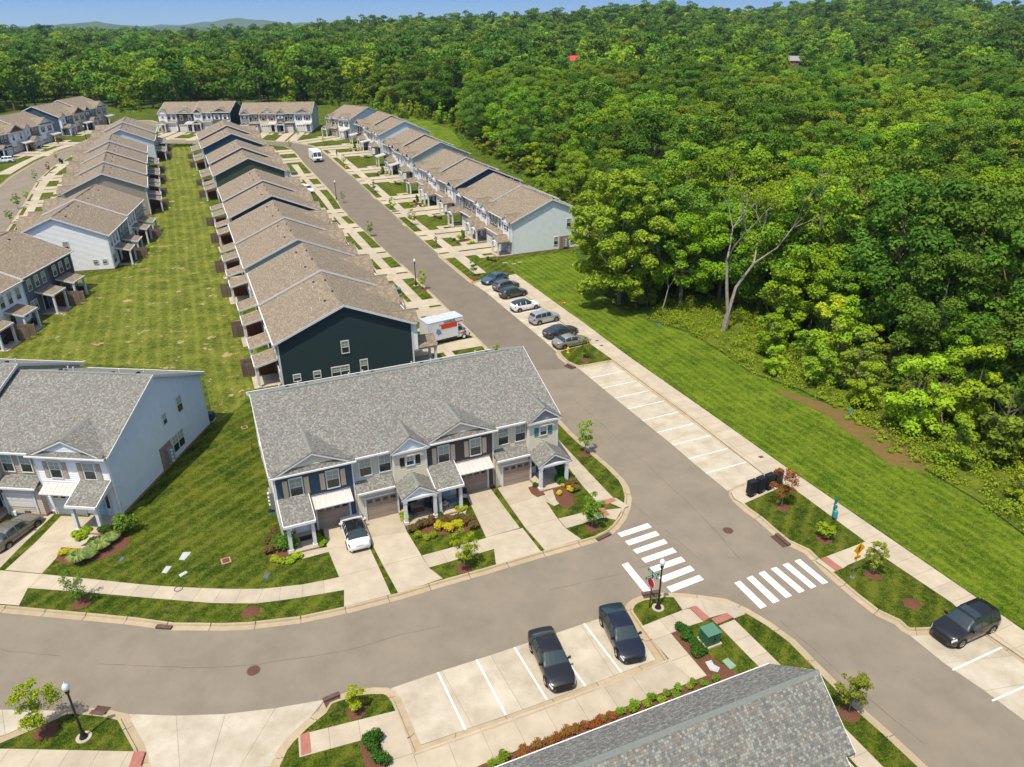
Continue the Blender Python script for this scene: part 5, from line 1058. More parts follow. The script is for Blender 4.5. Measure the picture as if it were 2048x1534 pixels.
def hydrant(label,px):
    c=P(*px,.12); o=thing('fire_hydrant',label,'fire hydrant',(c.x,c.y,T(c.x,c.y)+.12),.4,'yellow fire hydrants')
    k=MB(); k.lathe([(.17,0),(.17,.05),(.11,.06),(.11,.5),(.14,.52),(.14,.56),(.12,.6),(.09,.68),(.03,.72),(.03,.77),(0,.77)],14); ob('barrel',k.mesh('barrel',[YEL],smooth=False),o)
    for s,ax in ((1,(1,0)),(-1,(1,0)),(1,(0,1))): k=MB(); k.cyl((ax[0]*s*.08,ax[1]*s*.08,.42),(ax[0]*s*.2,ax[1]*s*.2,.42),.06,n=10); k.cyl((ax[0]*s*.19,ax[1]*s*.19,.42),(ax[0]*s*.22,ax[1]*s*.22,.42),.045,n=6); ob('outlet',k.mesh('outlet',[YEL]),o)
hydrant('yellow fire hydrant on the grass bulb below the champagne sedan',(1136,705)); hydrant('yellow fire hydrant on the verge far up the street',(692,336)); 
def cone(label,px,z=.0,tip=False):
    c=P(*px); o=thing('traffic_cone',label,'traffic cone',(c.x,c.y,T(c.x,c.y)+z),0,'orange traffic cones')
    k=MB(); k.box(-.18,-.18,0,.18,.18,.03); ob('base',k.mesh('base',[ORC]),o); k=MB(); k.cyl((0,0,.03),(0,0,.7),.13,.03,12); ob('body',k.mesh('body',[ORC],smooth=False),o); k=MB(); k.cyl((0,0,.38),(0,0,.5),.086,.068,12,caps=False); ob('band',k.mesh('band',[SIGNW]),o)
    if tip: o.rotation_euler=(0,math.radians(88),.6); o.location.z+=.17
cone('orange traffic cone standing at the top kerb end of the bays',(944,566),.02); cone('orange traffic cone lying on the grass edge of the pavement',(1124,611),.14,True)
def manhole(label,px,r=.42):
    c=P(*px); o=thing('manhole_cover',label,'manhole cover',(c.x,c.y,T(c.x,c.y)+.004),.3,'round iron manhole covers'); k=MB(); k.cyl((0,0,-.02),(0,0,.008),r,n=24); ob('frame',k.mesh('frame',[IRON]),o); k=MB(); k.cyl((0,0,.0),(0,0,.013),r*.85,n=24)
    for i in range(-3,4): k.box(-r*.6,i*.09-.012,.013,r*.6,i*.09+.012,.019)
    ob('lid',k.mesh('lid',[RUST]),o)
manhole('rusty manhole cover in the lower cross street',(507,1341)); manhole('rusty manhole cover in the middle of the junction',(1456,1061)); 
def grate(label,p,q,wd=.72,z=.02):
    a,b=P(*p),P(*q); d=(b-a); L=d.length*1.25; o=thing('storm_drain',label,'drain grate',((a.x+b.x)/2,(a.y+b.y)/2,T(a.x,a.y)+z),math.atan2(d.y,d.x),'iron storm drain grates in the kerb')
    k=MB(); k.box(-L/2,-wd/2,-.1,L/2,wd/2,.0); ob('frame',k.mesh('frame',[IRON]),o)
    k=MB(); k.box(-L/2,wd*.12,.0,L/2,wd/2+.02,.135); ob('hood',k.mesh('hood',[IRON]),o)
    n=int(L/.09)
    for i in range(n): k=MB(); x=-L/2+.04+i*(L-.06)/n; k.box(x,-wd/2+.03,.0,x+.035,wd*.1,.02); ob('bar',k.mesh('bar',[RUST]),o)
for l,p,q in (('storm drain in the kerb of the long grass verge, lower left',(344,1252),(320,1250)),('storm drain by the lamp at the bottom left',(212,1424),(190,1421)),('storm drain beside the sapling at the apron',(652,1407),(678,1396)),('storm drain at the corner below the crosswalk',(1214,1067),(1193,1077)),('storm drain at the foot of the stop sign',(1290,1194),(1318,1190)),('storm drain in the kerb left of the junction lawn',(1550,1073),(1571,1091)),('storm drain at the bulb by the hydrant',(1133,731),(1146,737))): grate(l,p,q)
FLAT=mat('lid_grey',(.40,.42,.40),.8,noise=(.34,.36,.34),scale=4); LIDG=mat('lid_green',(.20,.30,.22),.8,noise=(.17,.27,.2),scale=4)
def lid(label,pts,m=FLAT,z=.15):
    q=PL(pts,.12); q=q if area2(q)>0 else q[::-1]; c=sum(q,Vector((0,0)))/len(q); o=thing('utility_cover',label,'utility cover',(c.x,c.y,T(c.x,c.y)),0,'flat utility covers set in the lawn')
    k=MB(); k.prism([((p-c).x,(p-c).y) for p in q],.05,z); ob('rim',k.mesh('rim',[m]),o); k=MB(); k.prism([((p-c).x*.82,(p-c).y*.82) for p in q],z,z+.012); ob('lid',k.mesh('lid',[m]),o)
def zq(l,ox,oy,s=.2543): return [(ox+s*a,oy+s*b) for a,b in l]
lid('largest pale utility cover on the corner lawn',zq([(1407,628),(1440,570),(1505,567),(1490,590),(1450,632)],0,960)); lid('pale green-grey rectangular cover left of the small one on the lawn',zq([(1270,730),(1310,677),(1352,680),(1310,735)],0,960)); lid('small narrow pale cover on the lawn',zq([(1405,748),(1462,716),(1477,730),(1420,765)],0,960)); lid('dark grey cover on the lawn edge by the grass clumps',zq([(930,640),(955,605),(985,608),(960,645)],0,960),mat('lid_dark',(.09,.10,.12),.8)); lid('blue-grey water meter cover on the lawn by the round bed',zq([(180,775),(195,732),(236,738),(220,780)],480,960),mat('lid_dark',(.09,.10,.12),.8))
lid('pale grey cover in the mulch beside the green box',zq([(1690,715),(1740,700),(1760,735),(1808,760),(1790,795),(1730,780)],980,1144),FLAT,.21); lid('green oblong cover on the grass beside the green box',zq([(1825,700),(1870,677),(1938,740),(1890,770)],980,1144),LIDG)
def drainbox(label,px,r=.35):
    c=P(*px,.12); o=thing('yard_drain',label,'drain grate',(c.x,c.y,.12),.5,'rusty square yard drains'); k=MB(); k.box(-r,-r,-.05,r,r,.05); ob('frame',k.mesh('frame',[mat('clay',(.35,.2,.13),.9)]),o); k=MB(); k.box(-r*.7,-r*.7,.05,r*.7,r*.7,.07); ob('grate',k.mesh('grate',[RUST]),o)
drainbox('rusty square yard drain on the corner lawn',(452,1122)); drainbox('rusty yard drain between the two grey-roofed rows',(489,855),.3)
for l,px in (('small iron lid in the pavement near the mailboxes',(1522,914)),('small iron lid in the pavement by the hydrant bulb, upper',(1194,681)),('small iron lid in the pavement by the hydrant bulb, lower',(1203,691))):
    c=P(*px,.13); o=thing('iron_cover',l,'utility cover',(c.x,c.y,.137),.4,'small lids in the pavement'); k=MB(); k.box(-.22,-.16,-.01,.22,.16,.008); ob('lid',k.mesh('lid',[RUST]),o)
TEAL=mat('station_green',(.02,.17,.17),.4)
c=P(1664,1035,.13); o=thing('dog_waste_station','teal dog waste station post with bin beside the pavement','waste station',(c.x,c.y,.13),math.radians(24)); k=MB(); k.box(-.04,-.04,0,.04,.04,1.9); ob('post',k.mesh('post',[TEAL]),o); k=MB(); k.box(-.17,-.05,1.35,.17,-.07,1.85); ob('sign',k.mesh('sign',[TEAL]),o); k=MB(); k.box(-.13,-.2,.95,.13,-.05,1.25); ob('bag_dispenser',k.mesh('bag_dispenser',[TEAL]),o); k=MB(); k.cyl((.0,-.24,.25),(.0,-.24,.8),.2,n=14); ob('bin',k.mesh('bin',[mat('bin_teal',(.05,.28,.30),.4)]),o)
def bin_(label,px,m=BLACK,ang=0,z=.13):
    c=P(*px,.13); o=thing('wheelie_bin',label,'trash bin',(c.x,c.y,T(c.x,c.y)+z),ang,'wheeled trash bins')
    k=MB(); k.prism([(-.27,-.3),(.27,-.3),(.27,.3),(-.27,.3)],.05,0,tops=[1.0]*4); ob('body',k.mesh('body',[m]),o); k=MB(); k.box(-.31,-.36,1.0,.31,.36,1.07); ob('lid',k.mesh('lid',[m]),o)
    for x in (-.25,.25): k=MB(); k.cyl((x-.03,.3,.12),(x+.03,.3,.12),.12,n=12); ob('wheel',k.mesh('wheel',[TYRE]),o)
BIN=mat('bin_black',(.02,.018,.016),.5); BIN2=mat('bin_brown',(.03,.02,.014),.5)
bin_('black wheeled bin beside the half-open garage',(38,1022),BIN,.3); bin_('dark wheeled bin by the far left street, left one',(121,325),BIN2,.5); bin_('dark wheeled bin by the far left street, right one',(125,327),BIN2,.5)
c=P(357,1178,.13); o=thing('hose_ring','dark hose ring lying on the pavement','hose',(c.x,c.y,.14),0); k=MB()
for i in range(18): 
    t0,t1=2*math.pi*i/18,2*math.pi*(i+1)/18; k.cyl((.28*math.cos(t0),.28*math.sin(t0),.02),(.28*math.cos(t1),.28*math.sin(t1),.02),.022,n=6,caps=False)
ob('loop',k.mesh('loop',[BLACK]),o)
# porch furniture, yard things
def chair(label,loc,ang,seat):
    o=thing('porch_chair',label,'chair',loc,ang); k=MB()
    for x in (-.24,.24):
        for y in (-.22,.22): k.cyl((x,y,0),(x,y,.42),.02,n=6)
    ob('frame',k.mesh('frame',[BLACK]),o); k=MB(); k.box(-.26,-.25,.40,.26,.25,.48); ob('seat',k.mesh('seat',[seat]),o)
    k=MB(); k.ext([(.22,.45),(.34,1.0),(.30,1.02),(.18,.47)],-.26,.26); ob('backrest',k.mesh('backrest',[BLACK]),o)
    for x in (-.27,.27): k=MB(); k.box(x-.02,-.24,.62,x+.02,.25,.66); ob('armrest',k.mesh('armrest',[BLACK]),o)
mw=Matrix.Translation(H4.location)@Matrix.Rotation(H4.rotation_euler.z,4,'Z')
CB=mat('cushion_blue',(.03,.06,.13),.9); CC=mat('cushion_cream',(.55,.52,.45),.9)
for lx,ly,a_,s_,l in ((10.1,-2.1,.9,CB,'dark porch chair with blue cushion at the left of the gabled porch'),(11.5,-1.6,-.5,CB,'round-backed dark porch chair with blue cushion by the party wall'),(12.9,-1.9,.6,CC,'black porch chair with cream cushion left of the light blue door'),(14.8,-1.5,-.3,CC,'black porch chair with cream cushion right of the light blue door')):
    p=mw@Vector((lx,ly,.3)); chair(l,p,H4.rotation_euler.z+a_,s_)
for lx,ly,w_,h_,m_,l,n_ in ((10.8,-1.3,.9,.6,mat('mat_brown',(.2,.09,.04),.9),'brown door mat on the gabled porch','door_mat'),(13.9,-1.2,.9,.6,mat('mat_blue',(.06,.22,.3),.9),'blue door mat before the light blue door','door_mat'),(1.7,-1.3,1.1,.6,mat('mat_dark',(.05,.03,.02),.9),'dark patterned door mat on the navy unit porch','door_mat')):
    p=mw@Vector((lx,ly,.302)); o=thing(n_,l,'door mat',p,H4.rotation_euler.z); k=MB(); k.box(-w_/2,-h_/2,0,w_/2,h_/2,.02); ob('mat',k.mesh('mat',[m_]),o); k=MB(); k.box(-w_/2+.06,-h_/2+.06,.02,w_/2-.06,h_/2-.06,.025); ob('border',k.mesh('border',[m_]),o)
def acunit(label,p,ang,z=.12):
    o=thing('air_conditioner',label,'air conditioner',(p.x,p.y,T(p.x,p.y)+z),ang,'air conditioner units behind the rows'); k=MB(); k.box(-.5,-.5,-.05,.5,.5,.06); ob('pad',k.mesh('pad',[CONC]),o); k=MB(); k.box(-.38,-.38,.06,.38,.38,.85); ob('casing',k.mesh('casing',[mat('ac_grey',(.06,.07,.075),.5)]),o)
    k=MB(); k.cyl((0,0,.85),(0,0,.88),.3,n=16); ob('fan_guard',k.mesh('fan_guard',[BLACK]),o)
    for i in range(6): k=MB(); k.box(-.39,-.39,.14+i*.11,.39,.39,.17+i*.11); ob('louvre',k.mesh('louvre',[mat('ac_dark',(.02,.022,.024),.5)]),o)
acunit('air conditioner at the rear corner of the pale side wall',P(421,842),0); acunit('air conditioner beside the fence of the charcoal rear wall',P(165,583),.3); acunit('air conditioner beside the fence of the white rear wall',P(72,650),.3)
c=P(0,688,.16); o=thing('covered_grill','black covered grill on the patio at the left edge','grill',(c.x+.4,c.y,.2),.3); k=MB(); k.ext([(-.3,0),(-.3,.9),(-.2,1.15),(.2,1.15),(.3,.9),(.3,0)],-.6,.6); ob('cover',k.mesh('cover',[BLACK]),o); k=MB(); k.box(.6,-.25,.75,.95,.25,.85); ob('side_shelf',k.mesh('side_shelf',[BLACK]),o)
c=P(511,898,.12); o=thing('childs_bicycle','small orange bicycle leaning against the left wall of the navy unit','bicycle',(c.x-.35,c.y,.12),1.9)
for x in (-.35,.35):
    k=MB()
    for i in range(14): t0,t1=2*math.pi*i/14,2*math.pi*(i+1)/14; k.cyl((x+.2*math.cos(t0),0,.2+.2*math.sin(t0)),(x+.2*math.cos(t1),0,.2+.2*math.sin(t1)),.02,n=5,caps=False)
    ob('wheel',k.mesh('wheel',[TYRE]),o)
k=MB(); k.cyl((-.35,0,.2),(0,0,.25),.02,n=6); k.cyl((0,0,.25),(-.12,0,.6),.02,n=6); k.cyl((0,0,.25),(.25,0,.55),.02,n=6); k.cyl((.35,0,.2),(.22,0,.7),.02,n=6); ob('frame',k.mesh('frame',[ORC]),o)
k=MB(); k.box(-.22,-.05,.6,-.02,.05,.65); ob('saddle',k.mesh('saddle',[BLACK]),o); k=MB(); k.cyl((.22,-.22,.72),(.22,.22,.72),.015,n=6); ob('handlebar',k.mesh('handlebar',[BLACK]),o)
c=P(547,1024,.12); o=thing('toy_tub','small blue tub on the grass by the navy unit porch','tub',(c.x,c.y,.12),.3); k=MB(); k.box(-.35,-.2,0,.35,.2,.2); ob('tub',k.mesh('tub',[mat('toy_blue',(.05,.25,.4),.4)]),o); k=MB(); k.box(-.38,-.23,.2,.38,.23,.23); ob('rim',k.mesh('rim',[BLACK]),o)
c=P(1001,523,.12)
for i,(x,y) in enumerate(((1010,526),(1028,528),(1040,525))):
    c=P(x,y,.12); o=thing('splash_block',('left','middle','right')[i]+' pale concrete block on the grass by the pale blue end wall','block',(c.x,c.y,.12),.3,'concrete blocks by the end wall'); k=MB(); k.box(-.4,-.15,0,.4,.15,.1); ob('block',k.mesh('block',[CONC]),o)
for px,l in (((1317,663),'small teal marker post at the edge of the wood below the sycamore'),((1697,838),'small teal marker post on the lawn by the mulch bed')):
    c=P(*px,.12); o=thing('marker_post',l,'marker post',(c.x,c.y,.12),0); k=MB(); k.cyl((0,0,0),(0,0,.95),.025,n=6); ob('post',k.mesh('post',[STEEL]),o); k=MB(); k.box(-.16,-.03,.7,.16,.03,1.15); ob('panel',k.mesh('panel',[mat('bin_teal',(.05,.28,.30),.4)]),o)
# person standing on the verge up the street
def person(label,px,shirt,trousers,face):
    c=P(*px,.12); o=thing('person',label,'person',(c.x,c.y,T(c.x,c.y)+.12),face)
    V=[(0,0,.95),(0,0,1.15),(0,0,1.42),(0,0,1.52),(0,0,1.66),(.09,.0,.90),(.10,.02,.50),(.10,-.02,.08),(.10,.10,.04),(-.09,0,.90),(-.10,.02,.50),(-.11,-.02,.08),(-.11,.10,.04),(.18,0,1.42),(.25,-.02,1.16),(.22,.14,.98),(-.18,0,1.42),(-.25,-.02,1.16),(-.22,.14,.98)]
    E=[(0,1),(1,2),(2,3),(3,4),(0,5),(5,6),(6,7),(7,8),(0,9),(9,10),(10,11),(11,12),(2,13),(13,14),(14,15),(2,16),(16,17),(17,18)]
    R=[.15,.14,.15,.06,.10,.10,.065,.05,.045,.10,.065,.05,.045,.065,.045,.035,.065,.045,.035]
    me=bpy.data.meshes.new('body'); me.from_pydata(V,E,[]); b=ob('body',me,o); md=b.modifiers.new('s','SKIN')
    for i,r in enumerate(R): me.skin_vertices[0].data[i].radius=(r,r*.8)
    me.skin_vertices[0].data[0].use_root=True; b.modifiers.new('u','SUBSURF').levels=1
    bpy.context.view_layer.update(); m2=bpy.data.meshes.new_from_object(b.evaluated_get(bpy.context.evaluated_depsgraph_get())); b.modifiers.clear(); b.data=m2; m2.materials.clear()
    skin=mat('skin',(.35,.2,.13),.6); hair=mat('hair',(.02,.015,.012),.7)
    for m in (shirt,trousers,skin,hair): m2.materials.append(m)
    for f in m2.polygons:
        z=f.center.z; x=abs(f.center.x); f.material_index=(1 if z<.92 and x<.2 else 2 if (z>1.47 or (x>.2 and z<1.08)) else 0); f.use_smooth=True
    k=MB(); k.lathe([(.0,1.80),(.06,1.79),(.10,1.74),(.11,1.67),(.09,1.60)],12); ob('hair',k.mesh('hair',[hair],smooth=True),o,(0,-.015,0))
    k=MB(); k.box(-.012,.085,1.63,.012,.115,1.66); ob('nose',k.mesh('nose',[skin]),o)
person('person in a dark red top and black trousers standing on the verge up the street',(674,313),mat('shirt_maroon',(.10,.03,.04),.9),mat('trousers_black',(.012,.012,.015),.9),math.radians(200))
# ---------------------------------------------------------------- vegetation
BARK=mat('bark',(.13,.105,.08),.95,.1,noise=(.2,.17,.13),scale=5,bump=.5); BARKP=mat('pale_bark',(.32,.29,.24),.9,.1,noise=(.2,.175,.14),scale=3,bump=.3)
LM=[leaf_mat('leaf_mid',(.13,.24,.018),(.25,.37,.035)),leaf_mat('leaf_dark',(.07,.155,.018),(.15,.26,.035)),leaf_mat('leaf_light',(.19,.32,.014),(.33,.45,.03)),leaf_mat('leaf_olive',(.15,.21,.02),(.26,.31,.04)),leaf_mat('leaf_yellowgreen',(.21,.32,.015),(.36,.45,.03))]
LFAR=[leaf_mat('leaf_far_mid',(.12,.23,.02),(.20,.31,.03),var=.35),leaf_mat('leaf_far_dark',(.07,.155,.02),(.13,.22,.03),var=.3),leaf_mat('leaf_far_light',(.18,.29,.02),(.28,.38,.03),var=.3)]
LYEL=leaf_mat('leaf_yellow',(.5,.5,.02),(.65,.55,.04),var=.1); LRED=leaf_mat('leaf_red',(.24,.10,.06),(.12,.16,.03),var=.1); LORG=leaf_mat('leaf_orange',(.35,.10,.04),(.22,.14,.03),var=.1); LSHR=leaf_mat('leaf_shrub',(.035,.10,.015),(.08,.18,.03),var=.1); LGRS=leaf_mat('leaf_grass',(.16,.24,.05),(.36,.44,.15),var=.1)
def leaves(name,C,R,n,size,m,top=.35,shell=.35,seed=0,flat=.7,elong=1.0):
    """a crown: n leaf-sized faces scattered through the outer part of many overlapping clumps"""
    g=np.random.default_rng(seed); C=np.array(C,float); R=np.array(R,float); w_=R**2; idx=g.choice(len(C),n,p=w_/w_.sum())
    d=g.normal(size=(n,3)); d/=np.linalg.norm(d,axis=1)[:,None]; flip=(d[:,2]<0)&(g.random(n)<top*1.6); d[flip,2]*=-1
    rad=R[idx]*(1-shell*g.random(n)**1.5)*(1+.10*g.normal(size=n)); pos=C[idx]+d*rad[:,None]*np.array([1,1,flat])
    # normals outward, jittered
    nr=d+.65*g.normal(size=(n,3)); nr[:,2]+=.6; nr/=np.linalg.norm(nr,axis=1)[:,None]
    t=np.cross(nr,g.normal(size=(n,3))); t/=np.linalg.norm(t,axis=1)[:,None]; b=np.cross(nr,t)
    s=size*(.6+.8*g.random(n)); a=t*s[:,None]*.5*elong; c=b*s[:,None]*.36
    V=np.stack([pos-a,pos+c-a*.1,pos+a,pos-c-a*.1],1).reshape(-1,3); me=bpy.data.meshes.new(name); nv=4*n
    me.vertices.add(nv); me.vertices.foreach_set('co',V.ravel()); me.loops.add(nv); me.loops.foreach_set('vertex_index',np.arange(nv)); me.polygons.add(n); me.polygons.foreach_set('loop_start',np.arange(0,nv,4)); me.polygons.foreach_set('loop_total',np.full(n,4)); me.materials.append(m); me.update(); return me
def branches(name,H,r,limbs,spread,m,seed,fork=.35,lean=0):
    g=random.Random(seed); k=MB(); p=Vector((0,0,-.3)); q=Vector((lean*fork*H,0,fork*H)); k.cyl(p,q,r,r*.75,7,caps=False)
    q2=Vector((lean*H*.8,0,H*.82)); k.cyl(q,q2,r*.72,r*.15,6,caps=False); tips=[]
    for i in range(limbs):
        z=fork*(.75+.9*i/limbs); s=q.lerp(q2,max(0,(z-fork)/(.82-fork))) if z>fork else p.lerp(q,z/fork); a=i*2.4+g.random(); e=spread*(.6+.4*g.random()); t=s+Vector((math.cos(a)*e,math.sin(a)*e,H*(.18+.12*g.random()))); mid=s.lerp(t,.5)+Vector((0,0,-.04*H))
        k.cyl(s,mid,r*.36,r*.22,5,caps=False); k.cyl(mid,t,r*.22,r*.06,5,caps=False); tips.append(t)
        for j in range(2): a2=a+(-.7,.7)[j]; t2=mid+Vector((math.cos(a2)*e*.5,math.sin(a2)*e*.5,H*.14)); k.cyl(mid,t2,r*.15,r*.04,4,caps=False); tips.append(t2)
    return k.mesh(name,[m]),tips
def crown_blobs(H,W,z0,n,seed,rmin=.9,rmax=1.7,shape='round'):
    g=random.Random(seed); C=[];R=[]
    for i in range(n):
        u=g.random(); z=z0+(H-z0)*u; 
        if shape=='round': env=math.sqrt(max(.05,1-((u-.42)/.62)**2))
        elif shape=='cone': env=1-.85*u
        else: env=.55+.45*math.sin(u*math.pi)
        a=g.random()*6.283; rr=W/2*env*math.sqrt(g.random())**.6; R.append(g.uniform(rmin,rmax)*(1.1-.35*u)); C.append((math.cos(a)*max(0,rr-R[-1]*.4),math.sin(a)*max(0,rr-R[-1]*.4),min(z,H-R[-1]*.6)))
    return C,R
TREES=[]   # (trunk mesh, crown mesh, height)
def proto(H,W,z0,nb,nl,size,m,seed,shape='round',bark=BARK,rmin=.9,rmax=1.7,lean=0,limbs=7):
    tm,tips=branches('trunk',H,H*.022,limbs,W*.36,bark,seed,lean=lean); C,R=crown_blobs(H,W,z0,nb,seed,rmin,rmax,shape)
    return tm,leaves('crown',C,R,nl,size,m,seed=seed),H
BIG=[proto(18,13,4,50,15500,.36,LM[0],1,rmin=1.1,rmax=2.1),proto(19,12,4,48,15500,.36,LM[1],2,rmin=1.1,rmax=2.1),proto(16,12.5,3.5,46,15000,.35,LM[2],3,rmin=1.0,rmax=2.0),proto(17,11,3,42,13000,.34,LM[3],4,rmin=1,rmax=1.9),proto(20,14,5,56,17000,.40,LM[1],5,rmin=1.2,rmax=2.3),proto(15,10.5,3,40,11500,.34,LM[4],6,rmin=.9,rmax=1.6),proto(17,12,3,50,14500,.35,LM[0],7,rmin=.9,rmax=1.7),proto(15,6.5,2,40,7000,.36,LM[3],8,'cone',rmin=.6,rmax=1.1)]
SMALL=[proto(6.5,4.6,.8,26,4200,.27,LM[4],11,rmin=.5,rmax=.95),proto(7.5,5,1.0,28,4400,.27,LM[2],12,rmin=.5,rmax=1.0),proto(5.5,4.2,.5,24,3800,.26,LM[0],13,rmin=.5,rmax=.9),proto(6,4,.6,22,3600,.26,LM[3],14,rmin=.45,rmax=.85)]
FARM=[proto(16,12,3,18,1500,1.0,LFAR[0],21,rmin=1.6,rmax=3.0,limbs=2),proto(18,12,3,18,1500,1.0,LFAR[1],22,rmin=1.6,rmax=3.0,limbs=2),proto(15,13,3,20,1500,1.0,LFAR[2],23,rmin=1.5,rmax=3.0,limbs=2),proto(16,11,3,18,1400,1.0,LFAR[0],24,rmin=1.5,rmax=2.8,limbs=2),proto(20,14,4,22,1700,1.1,LFAR[1],25,rmin=1.8,rmax=3.3,limbs=2)]
KIND=['mid green broadleaf tree with a broad rounded crown','dark green broadleaf tree with a dense crown','bright green broadleaf tree with a wide crown','olive green tree with a dense crown','tall dark green tree with a wide crown','yellow-green tree with a loose crown','mid green tree with a bumpy crown','slender olive cedar-like tree']
SK=['small yellow-green tree','small bright green tree','low mid green bushy tree','low olive bushy tree']
def tree(pr,x,y,s,rz,label,group=None,cat='tree',name='tree',z=.0,sx=1):
    if pr in SMALL: name='small_tree'
    o=thing(name,label,cat,(x,y,T(x,y)+z),rz,group); o.scale=(s*sx,s*sx,s); ob('trunk',pr[0],o); ob('crown',pr[1],o); return o
# open places in the woods: meadow, lawns, houses
CLEAR=[(P(1445,664),6.5),(P(1432,690),5),(P(1420,640),4.5),(P(1470,640),5),(P(1500,600),5),(P(1320,632),3.5)]+[(P(1145,138),9),(P(1565,131),14),(P(1745,112),16)]+[(P(1592+(y-140)*.25,y),13) for y in range(134,216,4)]+[(P(1145,y),9) for y in range(138,226,4)]+[(P(1745,y),15) for y in range(110,176,4)]+[(P(232,y),15) for y in range(126,172,4)]+[(Vector((348/1658*D_,D_)),12) for D_ in range(960,1090,9)]+[(Vector((401/1658*D_,D_)),9) for D_ in range(1040,1125,9)]
pts=[]; gr=random.Random(5)
def inview(x,y,m=25):
    return y>8 and abs(x)<y*.70+m
y=25.0
BB1=P(1150,505); 
def grid_ok(pts,q,dmin,cell={}):
    cx,cy=int(q[0]//6),int(q[1]//6)
    for i in (-2,-1,0,1,2):
        for j in (-2,-1,0,1,2):
            for r in cell.get((cx+i,cy+j),()):
                if (r[0]-q[0])**2+(r[1]-q[1])**2<dmin*dmin: return False
    cell.setdefault((cx,cy),[]).append(q); return True
def edge_dist(p):
    best=1e9
    for i in range(len(DEV)):
        a,b=DEV[i],DEV[(i+1)%len(DEV)]; ab=b-a; t=max(0,min(1,(p-a).dot(ab)/max(1e-6,ab.length_squared))); best=min(best,(a+ab*t-p).length)
    return best
near=[];far=[];tries=0
bands=[(30,330,5.6,34000),(330,700,7.8,9000),(700,1500,10.5,13000)]
for y0,y1,dm,nt_ in bands:
    for _ in range(nt_):
        yy=math.sqrt(gr.uniform(y0*y0,y1*y1)); xx=gr.uniform(-.72*yy-20,.72*yy+20); p=Vector((xx,yy))
        if pip(p,DEV): continue
        if any((p-c).length<r for c,r in CLEAR if r): continue
        if yy<330:
            e=edge_dist(p)
            if e<1.8: continue
            if not grid_ok(near,(xx,yy),dm if (e>26 or xx<18 or yy>125) else 3.4): continue
            near.append((xx,yy,e))
        else:
            if not grid_ok(far,(xx,yy),dm): continue
            far.append((xx,yy))
def reg(x,y):
    px=1024+1658*x/y
    if y<150: return 'in the young wood beyond the mown slope, lower right'
    if x>0 and y<240: return 'in the wood right of the street'
    if x>0: return 'deeper in the wood right of the street'
    if px>640: return 'behind the curve at the top of the street'
    if px>250: return 'behind the two rows across the head of the yard'
    return 'behind the far left street'
near.sort(key=lambda t:t[0]**2+t[1]**2)
LMK=[((1345,660),'the half-bare sycamore'),((1240,608),'the tall lawn pair'),((1500,745),'the top of the mulch bed'),((1700,850),'the long mulch bed'),((1900,980),'the lower end of the slope'),((2040,700),'the right edge'),((1130,505),'the pale blue end wall'),((1045,400),'the nearest brown-roofed row'),((925,290),'the grass gap behind the rows'),((760,215),'the screen of young trees'),((640,200),'the white end unit at the bend'),((480,195),'the gap between the two head rows'),((320,205),'the yard-head row'),((220,215),'the far left navy-walled row'),((40,220),'the left edge'),((1700,500),'the middle of the right wood'),((1400,330),'the wood behind the sycamore'),((1960,420),'the upper right wood'),((1250,260),'the wood above the end wall'),((1560,280),'the deep right wood')]
LMK=[(P(*a),n) for a,n in LMK]; ORD={}
ONAME=['nearest','second nearest','third nearest','fourth nearest','fifth nearest','sixth nearest','seventh nearest','eighth nearest','ninth nearest','tenth nearest','eleventh nearest','twelfth nearest']
KIND=['mid green rounded tree','dark green dense tree','bright green wide tree','olive green dense tree','tall dark green tree','yellow-green loose tree','mid green bumpy tree','slender olive cedar']
SK=['small yellow-green tree','small bright green tree','low mid green tree','low olive bushy tree']
plan=[];rest=[];nb_=ns_=0
for (x,y,e) in near:
    wood=x>18 and y<125
    small=(e<(4 if x/y<.36 else 13) if wood else e<6) and not (x<10 and y>250 and e>5)
    if small and ns_<200: ns_+=1; i=gr.randrange(4); plan.append((SMALL[i],x,y,gr.uniform(.75,1.5)*(1 if e>4 else .65),SK[i],'trees of the wood edge'))
    elif not small and nb_<285: nb_+=1; i=gr.choice([0,0,1,1,2,2,3,4,4,5,6,6,7,0,6]); plan.append((BIG[i],x,y,gr.uniform(.6,1.15)*(.8 if e<14 else 1),KIND[i],'trees of the near woods'))
    else: rest.append((x,y,gr.uniform(.75,1.1) if not small else gr.uniform(.35,.5)))
by={}
for t in plan:
    q=Vector((t[1],t[2])); d,n=min(((q-c).length,n) for c,n in LMK); by.setdefault((t[4],n),[]).append((d,t))
for (kd,n),l in by.items():
    l.sort(key=lambda z:z[0])
    for k,(d,t) in enumerate(l):
        tree(t[0],t[1],t[2],t[3],gr.random()*6.28,(kd+', '+ONAME[k]+' of its kind to '+n) if k<12 else (kd+' farther off from '+n),t[5])
